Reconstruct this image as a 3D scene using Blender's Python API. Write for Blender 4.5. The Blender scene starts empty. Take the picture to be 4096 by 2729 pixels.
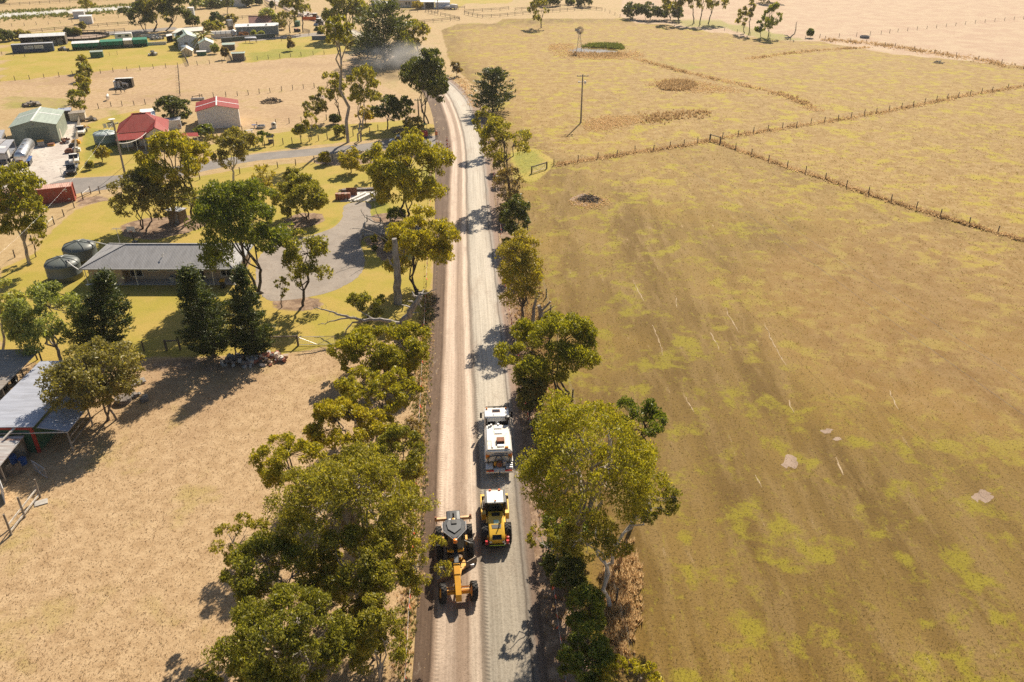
import bpy, math, random
import numpy as np
from mathutils import Vector, Matrix
sin, cos, pi, rad = math.sin, math.cos, math.pi, math.radians
scene = bpy.context.scene
col = scene.collection

# ------------------------------------------------------------------ camera
FPX, CX, CY, HC = 3184.0, 2048.0, 1364.5, 45.0      # focal length and centre in photograph pixels, camera height (m)
PITCH = math.atan((CY + 420.0) / FPX)               # looking down about 29 degrees
cam = bpy.data.cameras.new('camera')
cam_o = bpy.data.objects.new('camera', cam); col.objects.link(cam_o)
cam.sensor_width = 36.0; cam.lens = 36.0 * FPX / 4096.0
cam.clip_start = 0.5; cam.clip_end = 6000.0
cam_o.location = (0, 0, HC); cam_o.rotation_euler = (pi / 2 - PITCH, 0, 0)
scene.camera = cam_o

# ------------------------------------------------------------------ sky and sun
SUN_AZ, SUN_EL = rad(18.0), rad(40.0)               # ahead of the camera, a little to the right
world = bpy.data.worlds.new('World'); scene.world = world; world.use_nodes = True
wn = world.node_tree; wn.nodes.clear()
wo = wn.nodes.new('ShaderNodeOutputWorld'); wb = wn.nodes.new('ShaderNodeBackground'); ws = wn.nodes.new('ShaderNodeTexSky')
ws.sky_type = 'NISHITA'; ws.sun_disc = False; ws.sun_elevation = SUN_EL; ws.sun_rotation = SUN_AZ
ws.altitude = 20; ws.air_density = 1.0; ws.dust_density = 1.4; ws.ozone_density = 1.0
wb.inputs['Strength'].default_value = 0.058
wn.links.new(ws.outputs[0], wb.inputs['Color']); wn.links.new(wb.outputs[0], wo.inputs['Surface'])
sun = bpy.data.lights.new('sun', 'SUN'); sun.energy = 4.9; sun.angle = rad(0.53); sun.color = (1.0, 0.89, 0.72)
sun_o = bpy.data.objects.new('sun', sun); col.objects.link(sun_o)
sd = Vector((sin(SUN_AZ) * cos(SUN_EL), cos(SUN_AZ) * cos(SUN_EL), sin(SUN_EL)))
sun_o.rotation_euler = sd.to_track_quat('Z', 'Y').to_euler(); sun_o.location = (40, 60, 120)
vs = scene.view_settings
vs.view_transform = 'Standard'; vs.look = 'None'; vs.gamma = 1.0; vs.use_curve_mapping = False; vs.exposure = 0.66
cy = scene.cycles
cy.max_bounces = 6; cy.diffuse_bounces = 3; cy.glossy_bounces = 2; cy.transmission_bounces = 3; cy.transparent_max_bounces = 4
cy.volume_bounces = 0; cy.caustics_reflective = False; cy.caustics_refractive = False
cy.use_denoising = False; cy.denoiser = 'OPENIMAGEDENOISE'; cy.denoising_input_passes = 'RGB_ALBEDO_NORMAL'
cy.use_adaptive_sampling = False

# ------------------------------------------------------------------ surveying: from a point of the photograph to its place on the ground
def G(x, y, z=0.0):
    v = (y - CY) / FPX; t = (HC - z) / (sin(PITCH) + v * cos(PITCH))
    return Vector(((x - CX) / FPX * t, t * (cos(PITCH) - v * sin(PITCH)), z))
def DY(x, y, Y):
    v = (y - CY) / FPX; t = Y / (cos(PITCH) - v * sin(PITCH))
    return Vector(((x - CX) / FPX * t, Y, HC - t * (sin(PITCH) + v * cos(PITCH))))
def dist(p): return (Vector((p[0], p[1], p[2])) - Vector((0, 0, HC))).length

# ------------------------------------------------------------------ object helpers
def tag(o, label=None, cat=None, group=None, kind=None):
    if label: o['label'] = label
    if cat: o['category'] = cat
    if group: o['group'] = group
    if kind: o['kind'] = kind
    return o
def thing(name, loc, rz=0.0, label=None, cat=None, group=None):
    o = bpy.data.objects.new(name, None); o.empty_display_size = 0.3
    col.objects.link(o); o.location = loc; o.rotation_euler = (0, 0, rz)
    return tag(o, label, cat, group)
def link(name, me, parent=None, loc=None, rz=0.0):
    o = bpy.data.objects.new(name, me); col.objects.link(o)
    if parent is not None: o.parent = parent
    if loc is not None: o.location = loc
    if rz: o.rotation_euler = (0, 0, rz)
    return o
def np_mesh(name, V, polys, mat=None, smooth=False):
    """V (n,3) array, polys (m,k) array of one face size"""
    V = np.asarray(V, dtype=np.float32); polys = np.asarray(polys, dtype=np.int32)
    me = bpy.data.meshes.new(name); m, k = polys.shape
    me.vertices.add(len(V)); me.vertices.foreach_set('co', V.ravel())
    me.loops.add(m * k); me.loops.foreach_set('vertex_index', polys.ravel())
    me.polygons.add(m); me.polygons.foreach_set('loop_start', np.arange(0, m * k, k, dtype=np.int32))
    if smooth: me.polygons.foreach_set('use_smooth', np.ones(m, dtype=bool))
    me.update(calc_edges=True)
    if mat: me.materials.append(mat)
    return me

class MB:
    def __init__(s): s.v = []; s.f = []
    def add(s, vs, fs):
        n = len(s.v); s.v += [tuple(p) for p in vs]; s.f += [tuple(i + n for i in f) for f in fs]; return s
    def box(s, c, size, rz=0.0, R=None):
        x, y, z = [a / 2 for a in size]
        M = R if R is not None else Matrix.Rotation(rz, 3, 'Z'); c = Vector(c)
        vs = [c + M @ Vector(p) for p in ((-x,-y,-z),(x,-y,-z),(x,y,-z),(-x,y,-z),(-x,-y,z),(x,-y,z),(x,y,z),(-x,y,z))]
        return s.add(vs, [(0,3,2,1),(4,5,6,7),(0,1,5,4),(1,2,6,5),(2,3,7,6),(3,0,4,7)])
    def b6(s, x0, x1, y0, y1, z0, z1): return s.box(((x0+x1)/2, (y0+y1)/2, (z0+z1)/2), (x1-x0, y1-y0, z1-z0))
    def beam(s, p0, p1, w, h=None):
        p0, p1 = Vector(p0), Vector(p1); h = w if h is None else h
        d = (p1 - p0); L = d.length
        if L < 1e-6: return s
        d = d / L; up = Vector((0, 0, 1)) if abs(d.z) < 0.95 else Vector((0, 1, 0))
        x = d.cross(up).normalized(); z = x.cross(d)
        R = Matrix((x, d, z)).transposed()
        return s.box((p0 + p1) / 2, (w, L, h), R=R)
    def tube(s, pts, rs, n=6, cap=True):
        pts = [Vector(p) for p in pts]
        if not isinstance(rs, (list, tuple)): rs = [rs] * len(pts)
        vs = []; fs = []
        for i, p in enumerate(pts):
            d = (pts[min(i+1, len(pts)-1)] - pts[max(i-1, 0)])
            d = d.normalized() if d.length > 1e-9 else Vector((0, 0, 1))
            a = Vector((1, 0, 0)) if abs(d.x) < 0.8 else Vector((0, 1, 0))
            u = d.cross(a).normalized(); w = d.cross(u)
            for k in range(n):
                t = 2 * pi * k / n; vs.append(p + (u * cos(t) + w * sin(t)) * rs[i])
        for i in range(len(pts) - 1):
            for k in range(n):
                k2 = (k + 1) % n; fs.append((i*n+k, i*n+k2, (i+1)*n+k2, (i+1)*n+k))
        if cap:
            fs.append(tuple(range(n - 1, -1, -1))); fs.append(tuple((len(pts)-1)*n + k for k in range(n)))
        return s.add(vs, fs)
    def cyl(s, p0, p1, r0, r1=None, n=12): return s.tube([p0, p1], [r0, r0 if r1 is None else r1], n)
    def lathe(s, prof, c=(0,0,0), n=24, axis='Z'):
        c = Vector(c); vs = []; fs = []
        for r, z in prof:
            for k in range(n):
                t = 2*pi*k/n; p = Vector((r*cos(t), r*sin(t), z))
                if axis == 'X': p = Vector((z, r*cos(t), r*sin(t)))
                if axis == 'Y': p = Vector((r*sin(t), z, r*cos(t)))
                vs.append(c + p)
        for i in range(len(prof)-1):
            for k in range(n):
                k2 = (k+1) % n; fs.append((i*n+k, i*n+k2, (i+1)*n+k2, (i+1)*n+k))
        return s.add(vs, fs)
    def prism(s, poly, d, thick):
        """extrude a closed polygon of 3D points along vector d*thick"""
        d = Vector(d) * thick; n = len(poly); a = [Vector(p) for p in poly]
        vs = a + [p + d for p in a]
        fs = [tuple(range(n-1, -1, -1)), tuple(range(n, 2*n))] + [(i, (i+1) % n, n + (i+1) % n, n + i) for i in range(n)]
        return s.add(vs, fs)
    def slab(s, quad, th):
        """a roof sheet: quad of points, thickness downward"""
        return s.prism(quad, (0, 0, -1), th)
    def mesh(s, name, mat=None, smooth=False):
        me = bpy.data.meshes.new(name); me.from_pydata(s.v, [], s.f); 
        if mat: me.materials.append(mat)
        if smooth: me.polygons.foreach_set('use_smooth', np.ones(len(me.polygons), dtype=bool))
        me.update(); return me
    def build(s, name, mat, parent=None, smooth=False, bevel=0.0, loc=None, rz=0.0):
        o = link(name, s.mesh(name, mat, smooth), parent, loc, rz)
        if bevel:
            b = o.modifiers.new('bevel', 'BEVEL'); b.width = bevel; b.segments = 2; b.limit_method = 'ANGLE'; b.angle_limit = rad(35)
            o.data.polygons.foreach_set('use_smooth', np.ones(len(o.data.polygons), dtype=bool))
            o.data.set_sharp_from_angle(angle=rad(40))
        return o
def copy_tree(o, parent=None):
    c = o.copy(); col.objects.link(c); c.parent = parent
    for ch in o.children: copy_tree(ch, c)
    return c
def text(parent, body, size, mat, loc, rot=(0, 0, 0), extrude=0.004):
    cu = bpy.data.curves.new('lettering', 'FONT'); cu.body = body; cu.size = size; cu.extrude = extrude
    tmp = bpy.data.objects.new('lettering', cu); col.objects.link(tmp); bpy.context.view_layer.update()
    me = bpy.data.meshes.new_from_object(tmp.evaluated_get(bpy.context.evaluated_depsgraph_get())); bpy.data.objects.remove(tmp); bpy.data.curves.remove(cu)
    me.materials.clear(); me.materials.append(mat); o = link('lettering', me, parent, loc); o.rotation_euler = rot; return o
def place(vs, M): return [M @ Vector(v) for v in vs]

# ------------------------------------------------------------------ materials
class NT:
    def __init__(s, name):
        s.m = bpy.data.materials.new(name); s.m.use_nodes = True; s.t = s.m.node_tree; s.t.nodes.clear()
        s.out = s.t.nodes.new('ShaderNodeOutputMaterial')
    def n(s, typ, **kw):
        nd = s.t.nodes.new('ShaderNode' + typ)
        for k, v in kw.items(): setattr(nd, k, v)
        return nd
    def l(s, a, b): s.t.links.new(a, b)
    def coord(s, scale=(1,1,1), kind='Object', rot=(0,0,0)):
        c = s.n('TexCoord'); m = s.n('Mapping'); m.inputs['Scale'].default_value = scale; m.inputs['Rotation'].default_value = rot
        s.l(c.outputs[kind], m.inputs['Vector']); return m.outputs[0]
    def pos(s, scale=(1,1,1), rotz=0.0):
        g = s.n('NewGeometry'); m = s.n('Mapping'); m.inputs['Scale'].default_value = scale; m.inputs['Rotation'].default_value = (0,0,rotz)
        s.l(g.outputs['Position'], m.inputs['Vector']); return m.outputs[0]
    def noise(s, vec, scale=1.0, detail=3.0, rough=0.55, dist=0.0):
        t = s.n('TexNoise'); t.inputs['Scale'].default_value = scale; t.inputs['Detail'].default_value = detail
        t.inputs['Roughness'].default_value = rough; t.inputs['Distortion'].default_value = dist
        s.l(vec, t.inputs['Vector']); return t.outputs['Fac']
    def ramp(s, fac, stops, interp='LINEAR'):
        r = s.n('ValToRGB'); e = r.color_ramp.elements; r.color_ramp.interpolation = interp
        while len(e) < len(stops): e.new(0.5)
        for i, (p, c) in enumerate(stops):
            e[i].position = p; e[i].color = (*c, 1) if len(c) == 3 else c
        s.l(fac, r.inputs[0]); return r.outputs[0]
    def fr(s, fac, a, b):                       # smooth 0..1 ramp
        r = s.n('MapRange'); r.interpolation_type = 'SMOOTHSTEP'; r.inputs['From Min'].default_value = a; r.inputs['From Max'].default_value = b
        s.l(fac, r.inputs['Value']); return r.outputs[0]
    def mix(s, fac, a, b, blend='MIX'):
        m = s.n('Mix', data_type='RGBA', blend_type=blend)
        for inp, v in ((m.inputs[0], fac), (m.inputs[6], a), (m.inputs[7], b)):
            if isinstance(v, (int, float)): inp.default_value = v
            elif isinstance(v, tuple): inp.default_value = (*v, 1)
            else: s.l(v, inp)
        return m.outputs[2]
    def math(s, op, a, b=None, clamp=False):
        m = s.n('Math', operation=op); m.use_clamp = clamp
        for i, v in enumerate((a, b)):
            if v is None: continue
            if isinstance(v, (int, float)): m.inputs[i].default_value = v
            else: s.l(v, m.inputs[i])
        return m.outputs[0]
    def attr(s, name, comp=None):
        a = s.n('Attribute'); a.attribute_name = name
        if comp is None: return a.outputs['Color']
        if comp == 'fac': return a.outputs['Fac']
        x = s.n('SeparateXYZ'); s.l(a.outputs['Vector'], x.inputs[0]); return x.outputs[comp]
    def bsdf(s, colr, rough=0.7, metal=0.0, spec=0.5, bump=None, bstr=0.3, bdist=0.02, coat=0.0, sheen=0.0, tint=(1, 1, 1)):
        p = s.n('BsdfPrincipled')
        for inp, v in ((p.inputs['Base Color'], colr), (p.inputs['Roughness'], rough), (p.inputs['Metallic'], metal)):
            if isinstance(v, (int, float)): inp.default_value = v
            elif isinstance(v, tuple): inp.default_value = (*v, 1)
            else: s.l(v, inp)
        p.inputs['Specular IOR Level'].default_value = spec; p.inputs['Coat Weight'].default_value = coat
        if sheen: p.inputs['Sheen Weight'].default_value = sheen; p.inputs['Sheen Roughness'].default_value = 0.5; p.inputs['Sheen Tint'].default_value = (*tint, 1)
        if bump is not None:
            b = s.n('Bump'); b.inputs['Strength'].default_value = bstr; b.inputs['Distance'].default_value = bdist
            s.l(bump, b.inputs['Height']); s.l(b.outputs[0], p.inputs['Normal'])
        return p.outputs[0]
    def done(s, sh): s.l(sh, s.out.inputs['Surface']); return s.m

def plain(name, c, rough=0.6, metal=0.0, var=0.18, scale=3.0, spec=0.5, dirt=0.0, dirtc=(0.25, 0.19, 0.13), coat=0.0, bstr=0.0):
    """a painted or raw surface: colour with uneven wear, optional dust"""
    t = NT(name); v = t.coord()
    n1 = t.noise(v, scale, 4); n2 = t.noise(v, scale * 9, 3)
    a = tuple(x * (1 - var) for x in c); b = tuple(min(1, x * (1 + var)) for x in c)
    cc = t.mix(t.fr(n1, 0.3, 0.7), a, b)
    if dirt: cc = t.mix(t.math('MULTIPLY', t.fr(t.noise(v, scale * 1.7, 5, 0.65), 0.45, 0.75), dirt), cc, dirtc)
    r = t.math('ADD', t.math('MULTIPLY', n2, 0.25), rough - 0.12, clamp=True)
    return t.done(t.bsdf(cc, r, metal, spec, bump=n2 if bstr else None, bstr=bstr, bdist=0.02, coat=coat))
def sheet_roof(name, c, pitch=0.09, axis='X', metal=0.0, rough=0.5, var=0.12, rust=0.0, rustc=(0.22, 0.085, 0.045), spec=0.5):
    """ribbed or corrugated sheet metal; ribs are fine relief"""
    t = NT(name); v = t.coord(); sx = t.n('SeparateXYZ'); t.l(v, sx.inputs[0])
    w = t.math('SINE', t.math('MULTIPLY', sx.outputs[axis], 2 * pi / pitch))
    stretch = (0.25, 2.5, 1) if axis == 'Y' else (2.5, 0.25, 1)
    n1 = t.noise(t.coord(stretch), 1.2, 4); n2 = t.noise(v, 0.9, 5, 0.65)
    cc = t.mix(t.fr(n1, 0.3, 0.7), tuple(x * (1 - var) for x in c), tuple(min(1, x * (1 + var)) for x in c))
    if rust: cc = t.mix(t.fr(t.noise(t.coord(stretch), 1.0, 6, 0.7), 0.62 - rust * 0.25, 0.72), cc, rustc)
    cc = t.mix(t.math('MULTIPLY', t.fr(n2, 0.5, 0.8), 0.25), cc, (0.2, 0.17, 0.14))
    return t.done(t.bsdf(cc, rough, metal, spec, bump=w, bstr=0.55, bdist=0.02))
# ------------------------------------------------------------------ ground sheet
def poly_w(pxs): return np.array([G(x, y)[:2] for x, y in pxs])
def inside(P, poly):
    x, y = P[:, 0], P[:, 1]; r = np.zeros(len(P), dtype=bool); n = len(poly)
    for i in range(n):
        x0, y0 = poly[i]; x1, y1 = poly[(i + 1) % n]
        if y0 == y1: continue
        c = ((y0 > y) != (y1 > y)) & (x < (x1 - x0) * (y - y0) / (y1 - y0) + x0); r ^= c
    return r
RNG = np.random.default_rng(7)
def soft(P, poly, rad_):
    lo = poly.min(0) - rad_ * 2; hi = poly.max(0) + rad_ * 2
    w = np.zeros(len(P)); idx = np.where((P[:, 0] > lo[0]) & (P[:, 0] < hi[0]) & (P[:, 1] > lo[1]) & (P[:, 1] < hi[1]))[0]
    if len(idx) == 0: return w
    for k in range(8):
        a = 2 * pi * k / 8; q = P[idx] + rad_ * (0.5 + 0.5 * (k % 2)) * np.array([cos(a), sin(a)])
        w[idx] += inside(q, poly) / 8.0
    return w

LAWN = [
    [(150,1010),(165,965),(300,840),(420,795),(600,745),(1000,668),(1300,645),(1600,612),(1748,596),(1738,900),(1722,1200),(1700,1340),(1300,1390),(1060,1425),(560,1430),(380,1440),(200,1460),(0,1440),(0,1075)],
    [(820,585),(1010,545),(1320,505),(1620,480),(1745,500),(1742,535),(1480,560),(1300,577),(1010,612),(880,640)],
    [(325,575),(345,500),(420,470),(560,440),(600,470),(470,560),(600,640),(570,690),(440,705),(270,712)],
    [(960,165),(1240,140),(1420,150),(1440,205),(1300,218),(1000,250),(930,240)],
    [(0,140),(240,120),(640,150),(780,170),(740,255),(400,285),(0,330)],
    [(1500,30),(1700,40),(2080,0),(2080,-20),(1500,-20)],
    [(2040,600),(2130,590),(2220,640),(2190,690),(2130,730),(2060,720)],
]
LUSH = [
    ([(1700,600),(1748,590),(1744,720),(1740,800),(1700,800),(1690,690)], 1.0),
    ([(1478,812),(1545,790),(1560,825),(1560,860),(1500,875),(1474,865)], 1.0),
    ([(1372,760),(1345,800),(1368,840),(1360,890),(1320,915),(1220,945),(1230,930),(1310,900),(1335,870),(1345,835),(1325,800),(1350,755)], 0.9),
    ([(0,1300),(120,1290),(200,1330),(120,1370),(0,1370)], 0.9),
    ([(330,545),(345,505),(440,520),(500,580),(400,640),(330,640)], 0.8),
    ([(420,440),(480,440),(500,475),(440,480)], 0.7),
    ([(0,380),(110,385),(280,392),(290,440),(170,440),(60,430),(0,450)], 0.65),
    ([(970,215),(1200,185),(1300,200),(1250,225),(1000,248)], 0.85),
    ([(560,215),(660,205),(690,225),(560,240)], 0.45),
    ([(2050,610),(2125,595),(2190,640),(2130,690),(2060,700)], 0.9),
    ([(2090,870),(2200,880),(2220,980),(2230,1080),(2260,1180),(2200,1190),(2140,1000)], 0.42),
    ([(280,1130),(330,1120),(380,1180),(780,1150),(790,1170),(400,1195),(200,1180)], 0.75),
    ([(2700,80),(2900,85),(3080,125),(3250,165),(3060,165),(2900,115),(2650,100)], 0.8),
    ([(2280,180),(2420,168),(2470,185),(2330,186)], 0.8),
    ([(2560,240),(2760,250),(2830,275),(2700,290),(2600,262)], 0.55),
    ([(2000,-10),(2200,0),(2180,30),(2050,40)], 0.4),
]
OLIVE = [[(2010,2800),(2100,2000),(2080,1300),(2040,900),(1990,560),(1960,400),(1880,330),(1800,250),(1760,110),(2100,75),(2480,80),(2700,105),(3000,150),(3300,170),(3560,215),(4300,285),(4700,900),(5600,2800)]]
PINK = [[(2480,80),(2700,105),(3000,150),(3300,170),(3560,215),(4300,285),(4800,300),(4800,-60),(2500,-60)]]
TAN = [[(-900,2800),(-500,1700),(0,1450),(560,1440),(1060,1430),(1300,1395),(1700,1345),(1700,1800),(1620,2800)],
       [(0,310),(300,290),(720,262),(1420,215),(1500,330),(1700,420),(1650,480),(1000,520),(960,500),(780,400),(350,440),(0,400)]]
BARE = [([(470,905),(560,875),(680,865),(800,860),(830,900),(760,930),(620,960),(500,950)], 0.95),
        ([(1130,885),(1200,850),(1290,855),(1300,885),(1240,910),(1150,915)], 0.95),
        ([(1480,945),(1540,930),(1600,930),(1640,980),(1620,1020),(1540,1050),(1500,1010),(1455,965)], 1.0),
        ([(1480,862),(1560,850),(1640,860),(1640,900),(1560,905),(1475,892)], 1.0),
        ([(1220,650),(1320,640),(1480,630),(1600,615),(1690,600),(1690,630),(1560,650),(1330,668)], 0.7),
        ([(290,790),(420,780),(460,800),(380,815),(300,835)], 0.7),
        ([(1080,1195),(1180,1180),(1300,1200),(1280,1240),(1160,1250),(1085,1240)], 0.9),
        ([(540,1470),(700,1420),(900,1425),(1060,1425),(1130,1440),(1040,1470),(880,1500),(560,1500)], 0.55),
        ([(1620,2800),(1660,2300),(1690,1700),(1710,1330),(1738,900),(1738,610),(1710,610),(1700,900),(1680,1330),(1640,1700),(1560,2300),(1500,2800)], 0.5),
        ([(2110,2800),(2060,1900),(2010,1300),(1980,900),(1940,560),(1880,400),(1920,400),(1990,560),(2050,900),(2110,1300),(2200,1900),(2420,2800)], 0.75),
        ([(330,1060),(400,1060),(460,1110),(780,1095),(780,1130),(460,1145),(330,1120)], 0.5),
        ([(2280,790),(2350,775),(2430,790),(2450,815),(2380,835),(2290,825)], 0.4),
        ([(240,1640),(330,1600),(480,1500),(560,1500),(500,1640),(420,1720),(300,1770)], 0.35)]
def axis(a, b, fine0, fine1, s, far):
    c = list(np.arange(fine0, fine1 + 1e-6, s)); st = s; x = fine1
    while x < b: st *= 1.12; x += st; c.append(min(x, b))
    st = s; x = fine0; pre = []
    while x > a: st *= 1.12; x -= st; pre.append(max(x, a))
    return np.array(pre[::-1] + c)
gx = axis(-1100, 1100, -105, 110, 1.0, 1); gy = axis(-60, 1500, 28, 230, 1.0, 1)
XX, YY = np.meshgrid(gx, gy); P2 = np.stack([XX.ravel(), YY.ravel()], 1)
nx, ny = len(gx), len(gy)
ii, jj = np.meshgrid(np.arange(nx - 1), np.arange(ny - 1)); q = (jj * nx + ii).ravel()
quads = np.stack([q, q + 1, q + nx + 1, q + nx], 1)
def acc(lst, r): 
    w = np.zeros(len(P2))
    for p in lst:
        poly, a = (p, 1.0) if not isinstance(p, tuple) else p
        w = np.maximum(w, soft(P2, poly_w(poly), r) * a)
    return w
m_lawn, m_lush, m_bare = acc(LAWN, 1.0), acc(LUSH, 1.0), acc(BARE, 0.8)
RED = [([(2900,1050),(3400,850),(4300,1000),(4500,1900),(3800,1750),(3100,1500)], .75), ([(2900,640),(3300,740),(3700,880),(4200,1010),(4200,600),(3500,520)], .4)]
NEAR_SHADE = [([(2080,1000),(2500,1080),(3000,1480),(3600,1750),(4700,2000),(5600,2900),(2000,2900)], 1.0)]  # zone near the camera where shade between grass blades is put into the colour
GOLD = [([(1960,420),(2200,660),(2840,570),(3300,730),(4300,1040),(4700,900),(4300,300),(3300,170),(2480,80),(1800,110)], 1.0), ([(2200,660),(2840,570),(4300,1040),(4600,1500),(3400,900),(2500,800)], .6)]
m_red, m_near_shade, m_gold = acc(RED, 9.0), acc(NEAR_SHADE, 12.0), acc(GOLD, 7.0)
m_olive, m_pink, m_tan = acc(OLIVE, 1.5), acc(PINK, 3.0), acc(TAN, 1.5)

t = NT('dry_pasture')
p1 = t.pos(); p_str = t.pos((1.0, 0.16, 1.0), rad(10))
nbig = t.noise(p1, 0.035, 4, 0.6); nmid = t.noise(p1, 0.16, 5, 0.62, 0.4); nsm = t.noise(p1, 0.9, 4, 0.6); nfin = t.noise(p1, 4.2, 4, 0.65)
nstr = t.noise(p_str, 0.55, 5, 0.62); nstr2 = t.noise(p_str, 0.16, 4, 0.6)
jit = t.math('MULTIPLY', t.math('SUBTRACT', t.math('ADD', nmid, nsm), 1.0), 0.55)
def mask(att, comp, lo=0.38, hi=0.62): return t.fr(t.math('ADD', t.attr(att, comp), jit), lo, hi)
dry = t.mix(t.fr(nsm, 0.3, 0.7), (0.40, 0.27, 0.125), (0.50, 0.36, 0.185))
dry = t.mix(t.math('MULTIPLY', t.fr(nmid, 0.5, 0.68), 0.45), dry, (0.34, 0.28, 0.10))
dry = t.mix(t.math('MULTIPLY', t.fr(nbig, 0.55, 0.7), 0.4), dry, (0.36, 0.235, 0.10))
tan = t.mix(t.fr(nsm, 0.3, 0.72), (0.40, 0.265, 0.140), (0.53, 0.375, 0.215))
tan = t.mix(t.math('MULTIPLY', t.fr(nmid, 0.54, 0.70), 0.6), tan, (0.38, 0.29, 0.09))
tan = t.mix(t.math('MULTIPLY', t.fr(nbig, 0.50, 0.66), 0.5), tan, (0.34, 0.215, 0.12))
tan = t.mix(t.math('MULTIPLY', t.fr(nfin, 0.58, 0.72), 0.55), tan, (0.22, 0.15, 0.08))
nfl = t.noise(p1, 0.42, 6, 0.68, 0.3); nfl2 = t.noise(t.pos((1.0, 0.45, 1.0), rad(10)), 1.5, 5, 0.7)
ol = t.mix(t.fr(nstr2, 0.35, 0.65), (0.170, 0.100, 0.020), (0.270, 0.172, 0.046))
ol = t.mix(t.math('MULTIPLY', t.fr(nstr, 0.46, 0.64), 0.65), ol, (0.31, 0.205, 0.075))
ol = t.mix(t.math('MULTIPLY', t.fr(nbig, 0.46, 0.62), 0.55), ol, (0.30, 0.185, 0.034))
ol = t.mix(t.math('MULTIPLY', t.fr(t.math('ADD', t.math('MULTIPLY', nmid, 0.5), t.math('MULTIPLY', nfl, 0.5)), 0.50, 0.60), 0.8), ol, (0.33, 0.275, 0.020))
ol = t.mix(t.math('MULTIPLY', t.fr(nfl2, 0.56, 0.70), 0.7), ol, (0.33, 0.275, 0.03))
ol = t.mix(t.math('MULTIPLY', t.fr(t.noise(p_str, 1.1, 5, 0.72), 0.64, 0.72), 0.75), ol, (0.46, 0.335, 0.19))
ol = t.mix(t.math('MULTIPLY', t.fr(nfin, 0.52, 0.68), 0.65), ol, (0.085, 0.052, 0.017))
ol = t.mix(t.math('MULTIPLY', mask('m3', 'X', 0.1, 0.9), 0.55), ol, t.mix(t.fr(nfl, 0.35, 0.65), (0.27, 0.145, 0.045), (0.36, 0.225, 0.10)))
ol = t.mix(t.math('MULTIPLY', mask('m3', 'Y', 0.0, 1.0), 0.42), ol, t.mix(1.0, ol, (0.60, 0.58, 0.50), 'MULTIPLY'))  # multiplies the near field darker, as painted shade of grass seen steeply
gold = t.mix(t.fr(nfl, 0.38, 0.62), (0.31, 0.185, 0.05), (0.43, 0.29, 0.11))
gold = t.mix(t.math('MULTIPLY', t.fr(nfl2, 0.50, 0.66), 0.75), gold, (0.50, 0.35, 0.18))
gold = t.mix(t.math('MULTIPLY', t.fr(t.math('ADD', t.math('MULTIPLY', nmid, 0.5), t.math('MULTIPLY', nfl, 0.5)), 0.50, 0.59), 0.85), gold, (0.42, 0.33, 0.03))
gold = t.mix(t.math('MULTIPLY', t.fr(nfin, 0.54, 0.70), 0.5), gold, (0.20, 0.12, 0.04))
ol = t.mix(t.math('MULTIPLY', mask('m3', 'Z', 0.0, 1.0), 0.72), ol, gold)
pk = t.mix(t.fr(nmid, 0.35, 0.65), (0.44, 0.295, 0.195), (0.50, 0.37, 0.24))
pk = t.mix(t.math('MULTIPLY', t.fr(nsm, 0.56, 0.7), 0.5), pk, (0.36, 0.22, 0.10))
lawn = t.mix(t.fr(nmid, 0.36, 0.64), (0.44, 0.315, 0.075), (0.37, 0.30, 0.045))
lawn = t.mix(t.math('MULTIPLY', t.fr(nsm, 0.45, 0.75), 0.35), lawn, (0.28, 0.25, 0.035))
lush = t.mix(t.fr(nsm, 0.35, 0.65), (0.20, 0.205, 0.022), (0.31, 0.29, 0.036))
bare = t.mix(t.fr(nsm, 0.35, 0.68), (0.20, 0.125, 0.080), (0.40, 0.28, 0.185))
bare = t.mix(t.fr(nfin, 0.5, 0.7), bare, (0.17, 0.105, 0.065))
c = t.mix(mask('m2', 'Z'), dry, tan)
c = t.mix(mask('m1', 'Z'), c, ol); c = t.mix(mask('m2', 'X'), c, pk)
c = t.mix(mask('m1', 'X'), c, lawn); c = t.mix(t.math('MULTIPLY', mask('m1', 'Y', 0.30, 0.95), 0.85), c, lush); c = t.mix(mask('m2', 'Y', 0.4, 0.6), c, bare)
c = t.mix(1.0, c, t.ramp(t.noise(p1, 9.0, 3, 0.7), [(0.30, (0.62, 0.60, 0.56)), (0.52, (1, 1, 1)), (0.75, (1.0, 1.0, 1.0))]), 'MULTIPLY')  # dark speckle: tiny shadows in the grass, painted into the colour
hgt = t.math('ADD', nfin, t.math('MULTIPLY', t.noise(p1, 14.0, 3, 0.7), 0.6))
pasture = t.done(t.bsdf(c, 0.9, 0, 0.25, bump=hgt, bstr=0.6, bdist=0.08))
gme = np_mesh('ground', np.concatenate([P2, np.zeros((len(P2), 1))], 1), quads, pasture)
for nm, chans in (('m1', (m_lawn, m_lush, m_olive)), ('m2', (m_pink, m_bare, m_tan)), ('m3', (m_red, m_near_shade, m_gold))):
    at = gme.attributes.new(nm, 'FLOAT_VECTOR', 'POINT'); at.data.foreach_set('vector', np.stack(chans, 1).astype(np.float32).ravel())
tag(link('ground', gme), kind='structure')

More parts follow.
